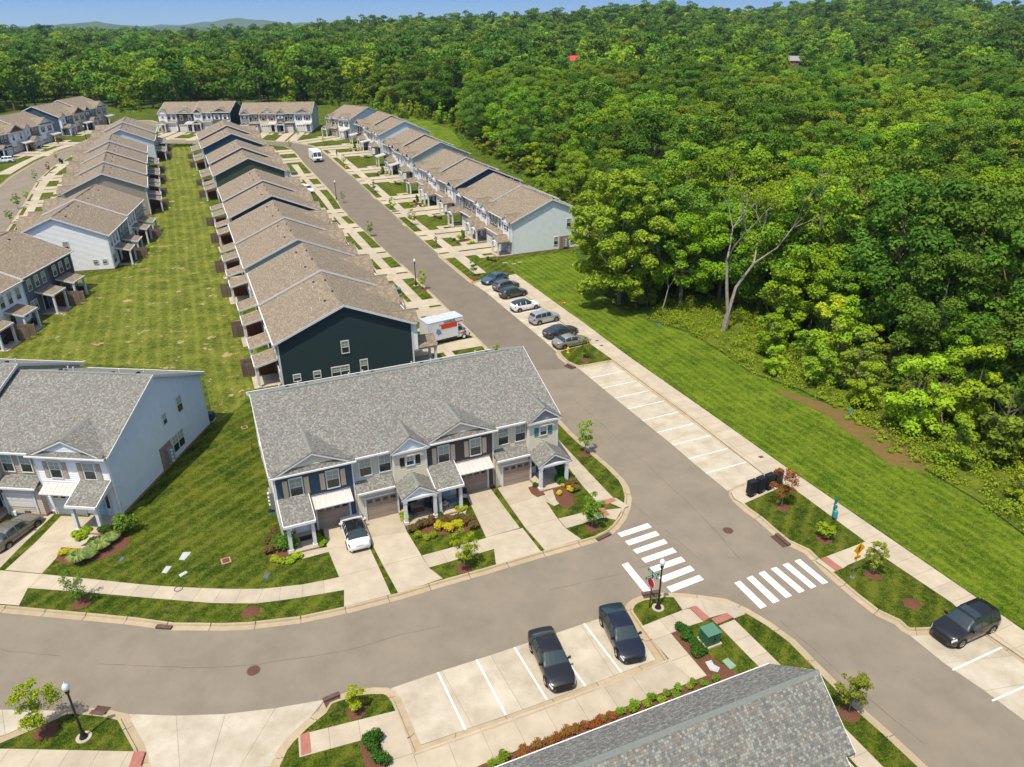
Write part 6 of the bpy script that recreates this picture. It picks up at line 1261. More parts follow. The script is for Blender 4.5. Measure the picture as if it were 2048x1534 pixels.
def scatter(name,protos,items,seed=3):
    """one object: copies of the prototype trees on points (geometry nodes)"""
    col=bpy.data.collections.new(name+'_kinds')
    for i,(a,b,h) in enumerate(protos):
        import bmesh
        bm=bmesh.new(); bm.from_mesh(a); n0=len(bm.faces); bm.from_mesh(b); me=bpy.data.meshes.new(name+'_tree'); bm.to_mesh(me); bm.free()
        me.materials.append(a.materials[0]); me.materials.append(b.materials[0]); mi=np.ones(len(me.polygons),int); mi[:n0]=0; me.polygons.foreach_set('material_index',mi)
        o=bpy.data.objects.new('%s_kind_%d'%(name,i),me); col.objects.link(o)
    me=bpy.data.meshes.new(name); me.from_pydata([(q[0],q[1],T(q[0],q[1])) for q in items],[],[])
    g=random.Random(seed)
    a=me.attributes.new('rz','FLOAT','POINT'); a.data.foreach_set('value',[g.random()*6.28 for _ in items]); a=me.attributes.new('sc','FLOAT','POINT'); a.data.foreach_set('value',[q[2] for q in items]); a=me.attributes.new('pick','INT','POINT'); a.data.foreach_set('value',[g.randrange(len(protos)) for _ in items])
    o=ob(name,me); ng=bpy.data.node_groups.new(name+'_scatter','GeometryNodeTree'); ng.interface.new_socket('Geometry',in_out='INPUT',socket_type='NodeSocketGeometry'); ng.interface.new_socket('Geometry',in_out='OUTPUT',socket_type='NodeSocketGeometry')
    N,L=ng.nodes,ng.links; gi=N.new('NodeGroupInput'); go=N.new('NodeGroupOutput'); mp=N.new('GeometryNodeMeshToPoints'); ip_=N.new('GeometryNodeInstanceOnPoints'); ci=N.new('GeometryNodeCollectionInfo'); ci.inputs['Collection'].default_value=col; ci.inputs['Separate Children'].default_value=True; ci.inputs['Reset Children'].default_value=True
    def att(nm,ty): q=N.new('GeometryNodeInputNamedAttribute'); q.data_type=ty; q.inputs['Name'].default_value=nm; return q.outputs['Attribute']
    L.new(gi.outputs[0],mp.inputs[0]); L.new(mp.outputs[0],ip_.inputs['Points']); L.new(ci.outputs[0],ip_.inputs['Instance']); ip_.inputs['Pick Instance'].default_value=True; L.new(att('pick','INT'),ip_.inputs['Instance Index'])
    cx=N.new('ShaderNodeCombineXYZ'); L.new(att('rz','FLOAT'),cx.inputs[2]); L.new(cx.outputs[0],ip_.inputs['Rotation']); cs=N.new('ShaderNodeCombineXYZ')
    for i in range(3): L.new(att('sc','FLOAT'),cs.inputs[i])
    L.new(cs.outputs[0],ip_.inputs['Scale']); L.new(ip_.outputs[0],go.inputs[0]); md=o.modifiers.new('scatter','NODES'); md.node_group=ng; return o
o=scatter('forest',BIG,rest); tag(o,'dense green wood behind the nearest trees',None,kind='stuff')
o=scatter('distant_forest',FARM,[(x,y,gr.choice([gr.uniform(.55,.9),gr.uniform(.8,1.2),gr.uniform(1.0,1.45)])*(1.0 if y<900 else 1.1)) for x,y in far]); tag(o,'wooded hills beyond the houses up to the skyline',None,kind='stuff')
# undergrowth along the wood edge
def undergrowth():
    C=[];R=[];g=random.Random(9)
    for i in range(len(DEV)):
        a,b=DEV[i],DEV[(i+1)%len(DEV)]
        if a.y<20 or b.y<20 or a.y>340 or b.y>340 : continue
        n=int((b-a).length/1.1)
        for k in range(n):
            for rep in range(5 if a.x>30 and a.y<100 else 2):
                p=a.lerp(b,(k+g.random())/n); d=(b-a).normalized(); nn=Vector((-d.y,d.x))
                if pip(p+nn*2,DEV): nn=-nn
                p+=nn*(g.random()**1.3*(16 if a.x>15 and a.y<130 else 6)-.2)
                if pip(p,DEV): continue
                r=g.uniform(.3,.9); C.append((p.x,p.y,T(p.x,p.y)+r*.35)); R.append(r)
    for _ in range(9000):
        p=Vector((g.uniform(10,120),g.uniform(30,175)))
        if pip(p,SCR) and not pip(p,DEV): r=g.uniform(.4,1.3); C.append((p.x,p.y,T(p.x,p.y)+r*.35)); R.append(r)
    return leaves('undergrowth',C,R,min(380000,len(C)*80),.2,leaf_mat('leaf_scrub',(.14,.23,.018),(.30,.36,.03)),seed=4,flat=.8,shell=.7)
o=ob('undergrowth',undergrowth()); tag(o,'weedy scrub and low bushes along the edge of the wood',None,kind='stuff')
# the two tall trees on the lawn edge and the half-bare sycamore
def bigtree(label,px,H,W,z0,m,seed,limbs=10,bark=BARK,name='tree',nl=20000,nb=80,dead=False):
    c=P(*px); tm,tips=branches('trunk',H,.34,limbs,W*.34,bark,seed,fork=.3); C,R=crown_blobs(H,W,z0,nb,seed,.8,1.5); me=leaves('crown',C,R,nl,.36,m,seed=seed); o=thing(name,label,'tree',(c.x,c.y,T(c.x,c.y))); ob('trunk',tm,o); ob('crown',me,o); return o
bigtree('tall ivy-trunked tree standing out on the mown slope, left of the pair',(1238,608),18.6,16.5,3.0,LM[0],31,nl=36000,nb=120); bigtree('tall dark-trunked tree on the mown slope, right of the pair',(1275,600),17.5,12,4,LM[1],32,nl=22000,nb=72)
for px,H_,W_,m_,sd,l_ in (((1035,168),25,19,1,41,'huge dark tree rising above the wood right of the street'),((975,172),22,15,1,42,'tall dark tree left of the huge one in the wood'),((735,198),22,17,1,43,'broad dark tree behind the bend, right of the white end unit'),((860,205),21,16,1,44,'broad dark tree above the screen of young trees'),((655,196),21,14,0,45,'tall green tree just behind the white end unit'),((600,195),20,13,1,46,'dark tree behind the middle of the street-top row'),((560,192),21,13,2,47,'bright crown behind the left part of the street-top row'),((500,190),19,12,0,48,'green crown above the gap between the head rows'),((430,195),19,14,2,49,'bright spreading crown behind the yard-head row'),((360,198),18,12,0,50,'green crown behind the left half of the yard-head row'),((1225,330),18,15,2,51,'large bright crown above the pale blue end wall'),((1060,300),18,14,0,52,'large crown behind the nearest row right of the street'),((1480,235),22,16,2,53,'large bright crown in the middle of the wood')): bigtree(l_,px,H_,W_,4,LM[m_],sd,nl=11000,nb=60)
c=P(1447,662); sy=thing('sycamore_tree','half-bare sycamore with two pale forked trunks and sparse yellow-green leaves','tree',(c.x,c.y,T(c.x,c.y)))
g=random.Random(3); k=MB(); tips=[]
def limb(p,d,L,r,dep):
    q=p+d*L*.5+Vector((g.uniform(-.1,.1),g.uniform(-.1,.1),0))*L; t=q+(d+Vector((g.uniform(-.25,.25),g.uniform(-.25,.25),.12))).normalized()*L*.5
    k.cyl(p,q,r,r*.8,6,caps=False); k.cyl(q,t,r*.8,r*.6,6,caps=False)
    if dep<2: tips.append(t)
    if dep==0: return
    for i in range(3 if dep<4 else 2):
        dd=(d+Vector((g.uniform(-.75,.75),g.uniform(-.75,.75),g.uniform(-.1,.35)))).normalized(); limb(t,dd,L*g.uniform(.55,.8),r*.5,dep-1)
k.cyl((0,0,-.3),(.3,0,2.4),.42,.36,8,caps=False)
limb(Vector((.3,0,2.3)),Vector((-.02,.1,1)).normalized(),7.0,.25,4); limb(Vector((.3,0,2.3)),Vector((.42,.1,1)).normalized(),7.5,.25,4)
ob('trunk',k.mesh('trunk',[BARKP]),sy)
ob('crown',leaves('crown',[tuple(t) for t in tips if t.x<1.5 or g.random()<.45],[.75]*len([1 for t in tips if 1])[:1]*1 if False else [.8 for t in tips if True][:0] or [.8]*0 or [.8],1,.3,LM[4]) if False else leaves('crown',[tuple(t) for t in tips],[.62]*len(tips),5200,.25,LM[2],seed=5,shell=.95),sy)
for i,(px,h,lab) in enumerate((((1320,630),9,'slim bare grey tree leaning between the lawn pair and the sycamore'),((1855,780),8,'bare grey-twigged tree at the edge of the young wood'),((1990,700),9,'bare grey-twigged tree near the right edge of the wood'),((1885,860),5,'small dead grey tree beside the mulch bed'))):
    c=P(*px); g=random.Random(20+i); k=MB(); tips=[]; limb(Vector((0,0,-.2)),Vector((.1,0,1)).normalized(),h*.45,.11,4); o=thing('bare_tree',lab,'tree',(c.x,c.y,T(c.x,c.y)),i); ob('trunk',k.mesh('trunk',[BARKP]),o)
# street trees
def sapling(label,px,H,W,m,seed,name='street_tree',nl=900,size=.12,trunk=.035,z0=.32,shape='oval',sticks=True):
    c=P(*px,.12); tm,t=branches('trunk',H,trunk,6,W*.4,BARKP,seed,fork=.3); C,R=crown_blobs(H,W,H*z0,int(16+H*3),seed,W*.10,W*.2,shape); o=thing(name,label,'tree',(c.x,c.y,T(c.x,c.y)+.12),seed,'young street trees'); ob('trunk',tm,o); ob('crown',leaves('crown',C,R,int(nl*1.8),size,m,seed=seed,shell=.7),o); return o
for px,H,W,m,nl,lab in (((1170,906),3.6,1.9,LM[0],900,'sparse young tree on the verge right of the yellow end unit'),((1184,1053),3.0,1.9,LM[0],1500,'round-crowned young tree by the red paver corner'),((929,1135),3.2,2.1,LM[4],1300,'yellow-green young tree on the verge before the driveways'),((163,1204),3.0,1.9,LM[1],500,'thin young tree with few dark leaves on the long verge'),((90,1461),3.6,2.6,LM[2],1800,'bushy young tree left of the lamp at the bottom left'),((714,1419),1.7,1.4,LM[4],700,'low yellow-green sapling at the apron corner'),((1563,1013),3.6,2.4,LORG,1100,'red-leaved young tree beside the mailboxes'),((1649,1077),1.5,1.5,LM[4],800,'knee-high yellow-green bush tree on the junction lawn'),((1746,1148),2.9,1.5,LM[3],900,'slim leaning young tree beside the pedestrian sign'),((1697,1424),3.0,1.9,LM[3],1500,'olive young tree beside the nearest roof'),
  ((1172,717),2.7,1.5,LM[3],450,'thin young tree on the grass bulb by the hydrant'),((948,552),3.2,1.6,LM[0],800,'young tree on the verge beside the slate blue sedan'),((846,578),3.0,1.5,LM[2],900,'upright young tree next to the lamp left of the street'),((687,405),2.8,1.4,LM[0],250,'nearly bare young tree below the far lamp'),((741,472),2.9,1.6,LM[0],600,'young tree on the left verge, middle of the street'),((993,745),3.4,1.8,LM[2],700,'young tree tip rising behind the grey roof'),
  ((872,494),2.6,.7,LRED,350,'narrow reddish young tree on the right verge'),((786,424),3.1,1.8,LM[2],900,'young tree on the right verge, first above the narrow red one'),((825,450),3.3,1.9,LM[4],900,'yellow-green young tree on the right verge'),((748,384),2.9,1.5,LM[0],800,'upright young tree on the right verge halfway up'),((688,330),2.8,1.5,LM[4],500,'small young tree beside the yellow hydrant up the street'),((647,291),2.8,1.8,LM[4],500,'young tree before the two-unit house at the bend'),((596,275),2.8,1.4,LM[0],500,'young tree at the corner of the white end unit'),((581,298),2.6,1.3,LM[0],500,'young tree on the inside of the bend'),
  ((99,346),2.8,1.5,LORG,600,'orange-leaved young tree beside the two dark bins'),((72,363),2.8,1.5,LM[0],500,'young tree on the verge of the left street, below the bins'),((36,417),3.2,2,LM[0],900,'larger young tree on the verge at the left edge'),((22,446),2.8,1.6,LM[0],700,'young tree nearest the left edge on the left street'),((55,402),2.4,1.4,LM[4],500,'pale young tree beside the larger one on the left street'),((70,302),2.6,1.6,LORG,500,'orange young tree before the far left white garages'),((118,292),2.6,1.4,LORG,500,'orange-yellow young tree right of the white end unit'),((113,320),2.4,1.2,LM[4],350,'small yellow-green tree behind the bins')):
    sapling(lab,px,H,W,m,int(px[0]+px[1])%97,nl=nl)
for px in ((1170,908),(1184,1055),(929,1137),(163,1206),(92,1463),(714,1421),(1563,1015),(1649,1079),(1746,1150),(1823,1207),(1697,1426),(1172,719),(948,554),(846,580),(502,1224)): ring(*px)
# shrubs: prototypes copied
def shrub_proto(r,h,n,size,m,seed,blobs=7,flat=.8,elong=1):
    g=random.Random(seed); C=[(g.uniform(-.45,.45)*r,g.uniform(-.45,.45)*r,h*g.uniform(.35,.75)) for _ in range(blobs)]; return leaves('leaves',C,[r*.5]*blobs,n,size,m,seed=seed,flat=flat,elong=elong)
SP=dict(green=shrub_proto(.5,.7,900,.11,LSHR,1),dark=shrub_proto(.5,.8,1000,.1,LM[1],2),yellow=shrub_proto(.5,.65,900,.1,LYEL,3),red=shrub_proto(.5,.7,800,.11,LRED,4),small=shrub_proto(.4,.5,450,.1,LM[0],5),olive=shrub_proto(.5,.6,800,.1,LM[3],6),fresh=shrub_proto(.5,.5,800,.1,LM[2],7),orange=shrub_proto(.4,.6,500,.09,LORG,8),lily=shrub_proto(.5,.35,900,.16,LM[4],9,elong=1.5))
def grasscl():
    g=np.random.default_rng(2); n=420; a=g.random(n)*6.28; l=.35+.5*g.random(n); V=[];F_=[]
    for i in range(n):
        c,s=math.cos(a[i]),math.sin(a[i]); b=(c*.08*g.random(),s*.08*g.random()); L=l[i]*1.25; x=.04
        V+=[(b[0]-s*x,b[1]+c*x,0),(b[0]+s*x,b[1]-c*x,0),(b[0]+c*L*.4+s*x,b[1]+s*L*.4-c*x,L*.95),(b[0]+c*L*.4-s*x,b[1]+s*L*.4+c*x,L*.95),(b[0]+c*L,b[1]+s*L,L*.75)]; q=5*i; F_+=[(q,q+1,q+2,q+3),(q+3,q+2,q+4)]
    me=bpy.data.meshes.new('blades'); me.from_pydata(V,[],F_); me.materials.append(LGRS); return me
SP['grass']=grasscl()
def shrub(kind,px,s,label,group=None,name='shrub',z=.15,sz=1):
    c=P(*px,.12) if not isinstance(px,Vector) else px; o=ob(name,SP[kind],None,(c.x,c.y,T(c.x,c.y)+z),random.random()*6.28,(s,s,s*sz)); tag(o,label,'shrub',group); return o
def clump(kind,pts,s,label,group,**kw):
    for i,p in enumerate(pts): shrub(kind,p,s*random.uniform(.85,1.15),label,group,**kw)
clump('green',[(859,1016),(872,1015),(870,1028),(882,1037)],.75,'small round dark green shrub in the strip between the two porches','round shrubs between the porches')
clump('red',[(829,1063),(845,1055),(858,1050),(888,1052),(903,1044),(920,1042),(938,1048),(948,1058)],1.15,'reddish-green shrub in the bed between the driveways','reddish shrubs between the driveways')
clump('fresh',[(838,1075),(852,1080),(866,1073)],.9,'bright green low shrub at the left front of the driveway bed','low green shrubs of the driveway bed')
for p,l in (((876,1060),'left of the three bright yellow shrubs in the driveway bed'),((896,1061),'middle bright yellow shrub in the driveway bed'),((914,1055),'right bright yellow shrub in the driveway bed')): shrub('yellow',p,1.15,l)
clump('green',[(1124,957),(1137,964),(1120,968)],1.2,'dark green shrub beside the yellow end unit porch','dark shrubs by the yellow end unit'); clump('red',[(1140,975),(1150,983),(1146,968)],1.0,'reddish shrub beside the yellow end unit lawn','reddish shrubs by the yellow end unit'); shrub('yellow',(1140,985),.95,'round yellow shrub by the yellow end unit, larger'); shrub('yellow',(1127,975),.6,'small yellow shrub by the yellow end unit'); shrub('yellow',(1120,990),.7,'yellow shrub on the grass by the yellow end unit'); shrub('green',(1072,975),.65,'small shrub in the mulch square by the yellow unit driveway')
clump('lily',[(810,1032),(818,1040),(808,1038),(919,1013),(926,1019),(917,1020),(636,1078),(648,1084),(642,1088)],.8,'bright green ground-cover clump beside a driveway','bright ground-cover clumps by the porches')
clump('red',[(545,1090),(540,1105),(548,1078)],1.1,'reddish shrub in the round bed left of the navy unit','reddish shrubs of the round bed'); clump('dark',[(560,1090),(567,1102),(580,1085),(590,1098)],1.3,'dark green shrub in the round bed left of the navy unit','dark shrubs of the round bed'); clump('lily',[(550,1120),(565,1125),(580,1124),(595,1115)],.8,'yellow-green low plant at the front of the round bed','low plants of the round bed')
shrub('dark',(250,1068),2.2,'large round dark green shrub at the corner of the white unit porch'); shrub('green',(213,1068),1.2,'dark shrub left of the large round one'); clump('grass',[(225,1085),(205,1100),(180,1118),(160,1125)],.8,'fountain of pale green ornamental grass in the curved bed','ornamental grasses of the curved bed',name='ornamental_grass'); clump('green',[(195,1085),(190,1095)],.9,'small dark shrub behind the ornamental grass','dark shrubs behind the grasses'); clump('yellow',[(135,1110),(147,1108),(127,1112)],.8,'bright yellow low shrub at the left of the curved bed','yellow shrubs of the curved bed')
clump('lily',[(157,1072),(168,1068),(175,1063),(162,1078)],.85,'bright green ground cover in the square by the white porch','ground cover by the white porch')
clump('green',[(1362,1262),(1372,1277),(1382,1285),(1392,1298),(1402,1305),(1390,1308),(1398,1312)],.95,'dark green shrub in the mulch bed by the green box','hedge shrubs by the green box')
pp=[(1430,1362),(1408,1372),(1387,1369),(1378,1378),(1357,1382),(1350,1395),(1332,1392),(1322,1405),(1304,1400),(1293,1414),(1270,1414),(1264,1424),(1242,1428)]
clump('small',pp,.85,'small green shrub in the mulch strip along the nearest building','green shrubs along the nearest building'); clump('orange',[(1222,1437),(1203,1442),(1190,1455),(1170,1455),(1150,1465),(1130,1470),(1110,1482),(1098,1488),(1072,1495),(1048,1508),(1042,1512)],.95,'orange-green shrub in the mulch strip along the nearest building','orange shrubs along the nearest building'); clump('small',[(1010,1518),(1000,1530),(985,1532)],.9,'small green shrub at the bottom end of the mulch strip','green shrubs at the bottom end of the strip')
clump('green',[(746,1484),(745,1500),(764,1525)],1.2,'dark green shrub in the mulch strip by the bottom walk','shrubs by the bottom walk')
g=random.Random(1); clump('fresh',[(1595+g.random()*240,0) for _ in range(0)],1,'x','x')
for px in ((1668,815),(1680,812),(1700,822),(1712,830),(1735,848),(1750,858),(1762,868),(1772,878),(1775,850),(1795,867),(1808,878),(1820,895),(1780,905),(1800,905),(1822,912),(1835,925),(1760,885),(1718,850),(1695,840),(1650,800)): shrub('fresh',px,.7,'knee-high green shrub planted in the long mulch bed at the wood edge','young shrubs in the long mulch bed')
# front gardens of the rows up the street
gg=random.Random(4)
for nm in ('R1','R2','R3','R4'):
    H,uw,org,ang=HOUSES[nm]; mw=Matrix.Translation(H.location)@Matrix.Rotation(ang,4,'Z')
    for i in (1,2):
        for q in range(5):
            lx=2*uw+(gg.uniform(-2.6,2.6)); p=mw@Vector((lx,-gg.uniform(3.6,6.6),0)); shrub(gg.choice(['green','red','yellow','olive','small']),Vector((p.x,p.y)),gg.uniform(.6,1.1),'garden shrub before a middle porch of the row right of the street','garden shrubs right of the street',z=.12)
    p=mw@Vector((2*uw,-4.4,0)); o=ob('cypress_shrub',SP['dark'],None,(p.x,p.y,T(p.x,p.y)+.12),0,(.9,.9,2.8)); tag(o,'narrow upright evergreen between two porches right of the street','shrub','upright evergreens right of the street')
    b=[mw@Vector((2*uw+x,y,0)) for x,y in ((-2,-3.6),(2,-3.6),(2.3,-5.2),(.5,-6),(-1.8,-5.6))]; q=[Vector((v.x,v.y)) for v in b]; mb=MB(); mb.face([(v.x,v.y,T(v.x,v.y)+.128) for v in (q if area2(q)>0 else q[::-1])]); ob('mulch_patch',mb.mesh('mulch_patch',[MULCH]),MB_)
    p=mw@Vector((4*uw+1,-4,0)); 
    for q in range(3): shrub(gg.choice(['red','green','olive']),Vector((p.x+q*.6-1,p.y-q*.5)),.9,'garden shrub at the end unit of a row right of the street','garden shrubs of the end units',z=.12)
for i in range(12): shrub('dark',(322+i*5.5,293.5),1.3,'clipped dark shrub in the hedge row across the head of the yard','hedge shrubs at the head of the yard')
for i in range(34):
    px=650+gr.random()*250; py=208+ (px-650)*.16+gr.random()*12-6; c=P(px,py); tree(SMALL[gr.choice([1,2,3])],c.x,c.y,gr.uniform(.5,.85),gr.random()*6,'young planted tree in the screen behind the rows right of the street','young screen trees behind the rows',sx=.7)
# far houses in the woods
def cottage(label,px,w,d,h,ang,wall,roof,sc=1,name='farmhouse'):
    c=P(*px); o=thing(name,label,'house',(c.x,c.y,T(c.x,c.y)),ang); k=MB(); k.ext([(0,0),(0,h),(d/2,h+d*.28),(d,h),(d,0)],0,w); ob('walls',k.mesh('walls',[wall]),o)
    k=MB(); k.ext([(-.6,h-.3),(d/2,h+d*.28+.05),(d+.6,h-.3),(d+.6,h-.05),(d/2,h+d*.28+.35),(-.6,h-.05)],-.6,w+.6); R=ob('roof',k.mesh('roof',[roof]),o); k=MB(); k.box(w*.3,d*.5-.4,h+1,w*.3+.8,d*.5+.4,h+d*.28+1.2); ob('chimney',k.mesh('chimney',[BRICK]),R)
    for i in range(3): k=MB(); k.box(w*(.15+.3*i),-.06,1,w*(.15+.3*i)+1.1,.02,2.4); f=ob('window',k.mesh('window',[WHITE]),o); k=MB(); k.box(w*(.15+.3*i)+.12,-.09,1.12,w*(.15+.3*i)+.98,-.06,2.28); ob('pane',k.mesh('pane',[GLASS]),f)
    k=MB(); k.box(-.06,d*.4,1,.02,d*.4+1.2,2.5); ob('window',k.mesh('window',[GLASS]),o); return o
RR=mat('red_metal_roof',(.55,.06,.04),.5); GRF=mat('grey_roof',(.24,.23,.22),.9); RBR=mat('red_brick_far',(.25,.10,.07),.9); TANW=mat('tan_wall',(.5,.42,.32),.9)
cottage('small white house with a bright red metal roof among the trees',(1140,140),12,9,4.5,math.radians(35),SD['white'],RR).location.z+=1.5
cottage('brick farmhouse with a grey roof on the clearing',(1558,130),13,9,3.2,math.radians(-20),RBR,GRF).location.z+=.5
cottage('long low tan house with a pale roof partly hidden by trees',(1735,112),22,10,4,math.radians(-15),TANW,mat('pale_roof',(.36,.32,.29),.9)).location.z+=4
c=P(230,134); cottage('tiny pale shed by the meadow far left',(214,138),8,5,2.6,0,SD['pale'],GRF,name='shed')
def skybox(): pass
def hilltop(px,py,D): # a point at distance D seen at a pixel
    d=FW+RT*((px-1024)/F)+UP*((767-py)/F); t=D/d.y; return Vector((d.x*t,D,CH+d.z*t))
p=hilltop(1372,42,1080); o=thing('hilltop_house','white and red house on the wooded skyline','house',Vector((p.x-8,p.y,T(p.x,p.y)-1)),math.radians(-20)); k=MB(); k.ext([(0,0),(0,9),(6,13),(12,9),(12,0)],0,10); ob('walls',k.mesh('walls',[SD['white']]),o); k=MB(); k.box(10,1,0,18,11,9); ob('red_wing',k.mesh('red_wing',[RBR]),o); k=MB(); k.ext([(-.5,8.8),(6,13.3),(12.5,8.8),(12.5,9.2),(6,13.8),(-.5,9.2)],-.5,10.5); k.ext([(.5,8.8),(6,12),(11.5,8.8)],10.5,18.5); ob('roof',k.mesh('roof',[GRF]),o)
p=hilltop(1425,30,1120); o=thing('water_tank','concrete hilltop tank with a slim antenna on the skyline','tank',Vector((p.x,p.y,T(p.x,p.y)+7)),0); k=MB(); k.cyl((0,0,0),(0,0,9),8,n=20); ob('tank',k.mesh('tank',[CONC]),o); k=MB(); k.cyl((0,0,9),(0,0,19),.7,.5,8); k.box(-1.3,-1.3,17,1.3,1.3,19.5); ob('antenna',k.mesh('antenna',[STEEL]),o)
for px,py,l in ((1649,75,'white utility pole sloping beside the wooded hill'),(1806,62,'pale bare snag high on the wooded hill, left'),(1823,72,'pale bare snag high on the wooded hill, right')):
    p=hilltop(px,py,700); o=thing('pale_snag',l,'dead tree',p-Vector((0,0,12)),0); k=MB(); k.cyl((0,0,-8),(1,0,14),.5,.25,7); ob('trunk',k.mesh('trunk',[BARKP]),o); k=MB(); k.cyl((.6,0,8),(2.6,0,12),.2,.08,5); ob('branch',k.mesh('branch',[BARKP]),o)
# far blue ridges
def ridges():
    k=MB(); v=[];f=[]
    for D,h0,sd in ((5200,34,1),(7500,50,2)):
        n=160; b=len(v)
        for j in range(4):
            for i in range(n+1):
                x=(-.9+1.8*i/n)*D*1.02; q=i/n*40+sd*9; hh=h0+D/5200*(14*math.sin(q*.9)+9*math.sin(q*2.3+1)+4*math.sin(q*6.1)+2*math.sin(q*14)); hh+= (26*D/5200 if i/n<.42 else 0)*max(0,math.sin(q*.45)) ; v.append((x,D+j*350,(-5,hh*.6,hh,hh*.3)[j]))
        for j in range(3):
            for i in range(n): a=b+j*(n+1)+i; f.append((a,a+1,a+n+2,a+n+1))
    me=bpy.data.meshes.new('hills'); me.from_pydata(v,[],f); me.materials.append(mat('wooded_hill',(.03,.06,.015),.95,.05,noise=(.06,.1,.025),scale=.02)); return me
struct('hills',ridges())
# summer haze between the camera and the far ridges
def haze():
    k=MB(); k.box(-9500,-400,-9,9500,9200,150); me=k.mesh('haze',[]); m=bpy.data.materials.new('haze'); m.use_nodes=True; n=m.node_tree; n.nodes.remove(n.nodes['Principled BSDF']); v=n.nodes.new('ShaderNodeVolumePrincipled'); v.inputs['Color'].default_value=(.62,.80,1,1); v.inputs['Density'].default_value=.00006; v.inputs['Anisotropy'].default_value=.2; n.links.new(v.outputs[0],n.nodes['Material Output'].inputs['Volume']); me.materials.append(m); o=ob('haze',me); tag(o,'thin bluish summer haze over the whole valley',None,kind='stuff')
haze()
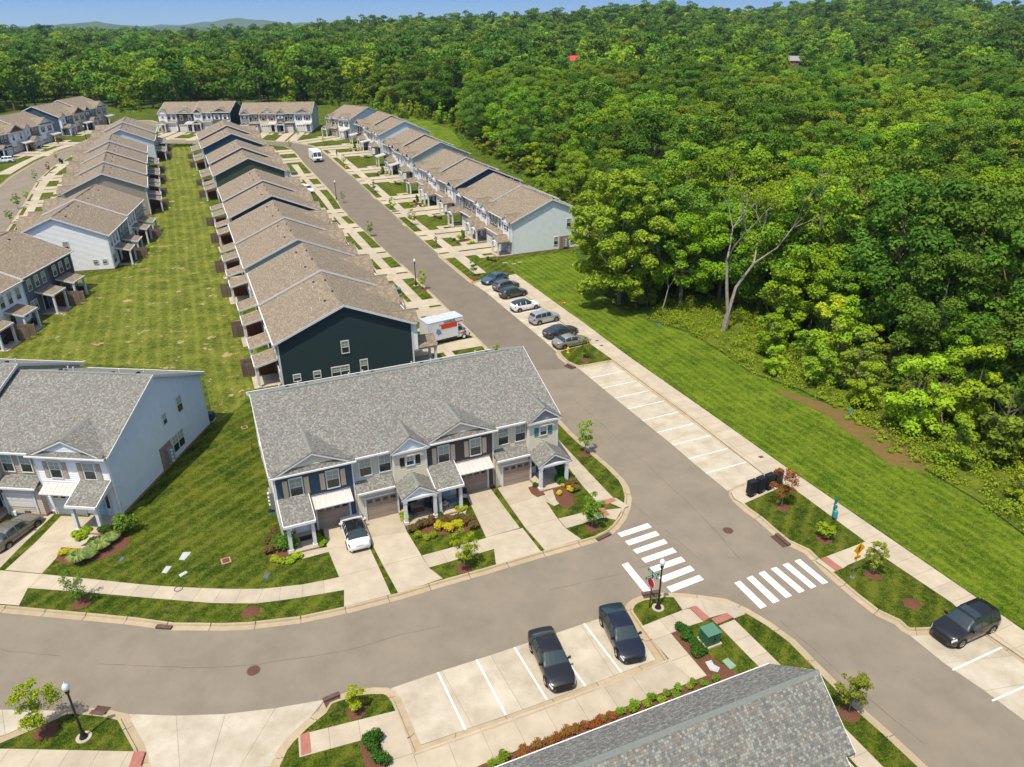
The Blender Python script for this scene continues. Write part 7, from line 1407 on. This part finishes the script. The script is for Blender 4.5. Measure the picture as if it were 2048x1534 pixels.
# ---------------------------------------------------------------- the nearest roof (bottom right): real shingles
TONE=[mat('shingle_tone_%d'%i,c,.92,.1,noise=tuple(x*.85 for x in c),scale=20) for i,c in enumerate(((.172,.175,.155),(.21,.215,.188),(.13,.133,.124),(.19,.17,.138),(.25,.255,.225),(.15,.153,.14)))]
def near_roof():
    """gable whose ridge runs along the side street; shingle tabs are pieces of their own"""
    def Q(px,py,z): return P(px,py,z)
    e1,e0=Q(1539,1327.5,5.9),Q(995,1534,5.9); d=(e1-e0).normalized(); n=Vector((d.y,-d.x))   # n: from the far eave towards the camera
    RUN,RISE=2.97,2.43; L=17.5; o3=e1
    H=thing('townhouse_row','nearest grey-shingled roof in the bottom right corner with a dark ridge line','townhouse',(o3.x,o3.y,0),math.atan2(-d.y,-d.x),'grey-roofed townhouses near the junction')
    # local x = -d (away from the right end), local y = -n*-1
    yl=Vector((d.y,-d.x)); s=1 if Vector((-math.sin(H.rotation_euler.z),math.cos(H.rotation_euler.z))).dot(n)>0 else -1
    sl=RISE/RUN; yr=s*RUN
    def roofz(y): y=abs(y); return 5.9+sl*y if y<=RUN else 5.9+2*RISE-sl*y
    # deck
    k=MB()
    def strip_(ya,yb,xa,xb,t=.12):
        za,zb=roofz(ya),roofz(yb); q=[(xa,ya,za),(xa,yb,zb),(xb,yb,zb),(xb,ya,za)]; k.face(q if s<0 else q[::-1]); q=[(x,y,z-t) for x,y,z in q]; k.face(q)
        for x in (xa,xb): k.face([(x,ya,za),(x,yb,zb),(x,yb,zb-t),(x,ya,za-t)])
    strip_(0,yr,0,L); strip_(yr,s*5.9,0,L); strip_(s*5.9,s*9.5,.55,L); ob('roof_deck',k.mesh('roof_deck',[TONE[2]]),H)
    k=MB()
    for ya,yb,x in ((0,yr,0),(yr,s*5.9,0),(s*5.9,s*9.5,.55)):
        a,b=sorted((ya,yb)); k.ext([(a,roofz(a)-.26),(b,roofz(b)-.26),(b,roofz(b)-.01),(a,roofz(a)-.01)],x-.04,x)
    k.box(-.03,min(-.1*s,0),5.72,L,max(-.1*s,0),5.86); ob('rake_board',k.mesh('rake_board',[WHITE]),H)
    k=MB(); k.ext([(yr-.17*s,roofz(yr-.17*s)+.03),(yr,roofz(yr)+.09),(yr+.17*s,roofz(yr+.17*s)+.03)],1.1,L); k.ext([(yr-.15*s,roofz(yr-.15*s)+.02),(yr,roofz(yr)+.05),(yr+.15*s,roofz(yr+.15*s)+.02)],-.02,1.1); ob('ridge_vent',k.mesh('ridge_vent',[RIDGE]),H)
    k=MB(); k.box(.35,min(.4*s,9.5*s),0,.39,max(.4*s,9.5*s),5.6) ; k.box(.35,.35 if s>0 else -.4,0,L,.4 if s>0 else -.35,5.6); ob('wall',k.mesh('wall',[SD['yellow']]),H)
    # tabs
    g=random.Random(8); cw,ch=.14,.125; tabs=[]
    th=math.hypot(1,sl)
    for side in (0,1):
        y0,y1=(0,RUN) if side==0 else (RUN,9.4); rows=int((y1-y0)*th/ch)
        for r in range(rows):
            v0=r*ch; off=g.random()*cw
            x=-off
            while x<L:
                w_=cw*g.uniform(.85,1.15); xa=max(x,0 if (side==0 or RUN+v0/th<5.85) else .55); xb=min(x+w_,L)
                if xb-xa>.04: tabs.append((side,v0,xa,xb,g.choice(range(6))))
                x+=w_
    wm=Matrix.Translation(H.location)@Matrix.Rotation(H.rotation_euler.z,4,'Z')
    def geom(k,side,v0,xa,xb,mi,loc=None):
        # side 0 climbs from the far eave; side 1 falls from the ridge
        if side==0: ya=v0/th; yb=min(RUN,(v0+ch+.02)/th)
        else: yb=RUN+v0/th; ya=yb+(ch+.02)/th; 
        za,zb=roofz(ya),roofz(yb); ya*=s; yb*=s; h=.022
        g1=.006; A=[(xa+g1,ya,za+h),(xb-g1,ya,za+h),(xb-g1,yb,zb+.004),(xa+g1,yb,zb+.004)]; B=[(xa+g1,ya,za),(xb-g1,ya,za)]
        if loc: A=[(p[0]-loc[0],p[1]-loc[1],p[2]-loc[2]) for p in A]; B=[(p[0]-loc[0],p[1]-loc[1],p[2]-loc[2]) for p in B]
        k.face(A,mi); k.face([A[0],A[1],B[1],B[0]],mi); k.face([A[0],A[3],B[0]],mi); k.face([A[1],A[2],B[1]],mi)
    def depth(t):
        side,v0,xa,xb,_=t; y=(v0/th if side==0 else RUN+v0/th); p=wm@Vector((xa,s*y,roofz(y))); q=p-cam.location; z=q.dot(FW); u,v=1024+F*q.dot(RT)/z,767-F*q.dot(UP)/z; vis=(u<2050 and 0<v<1534 and side==1); return (0 if vis else 1,q.length)
    tabs.sort(key=depth); shared={}
    for t in tabs[:300]:
        side,v0,xa,xb,mi=t; y=RUN+v0/th; key=(round((xb-xa)/.02),mi); loc=(xa,s*y,roofz(y))
        if key not in shared:
            k=MB(); w_=key[0]*.02; geom(k,1,v0,xa,xa+w_,0,loc); shared[key]=k.mesh('shingle',[TONE[mi]])
        ob('shingle',shared[key],H,loc)
    k=MB()
    for t in tabs[300:]: geom(k,*t)
    o=ob('shingle_field',k.mesh('shingle_field',TONE),H); o['kind']='stuff'
    # white standing-seam porch roof below the eave, right end
    a=P(1680,1503,3.4); b=P(1702,1497,3.4)
    P0=ob('porch_roof',None,H)
    for i in range(5):
        k=MB(); k.ext([(s*5.6,3.9),(s*9.6,3.88),(s*9.6,3.84),(s*5.6,3.86)],-.75+i*.0-.35+ .0,-.0); break
    for i in range(6):
        k=MB(); ya=s*(5.3+i*.62); yb=s*(5.3+i*.62+.6); k.prism([(-.95,min(ya,yb)),(.5,min(ya,yb)),(.5,max(ya,yb)),(-.95,max(ya,yb))],3.0,0,tops=[3.05,3.7,3.7,3.05]); ob('metal_panel',k.mesh('metal_panel',[METALW]),P0)
near_roof()
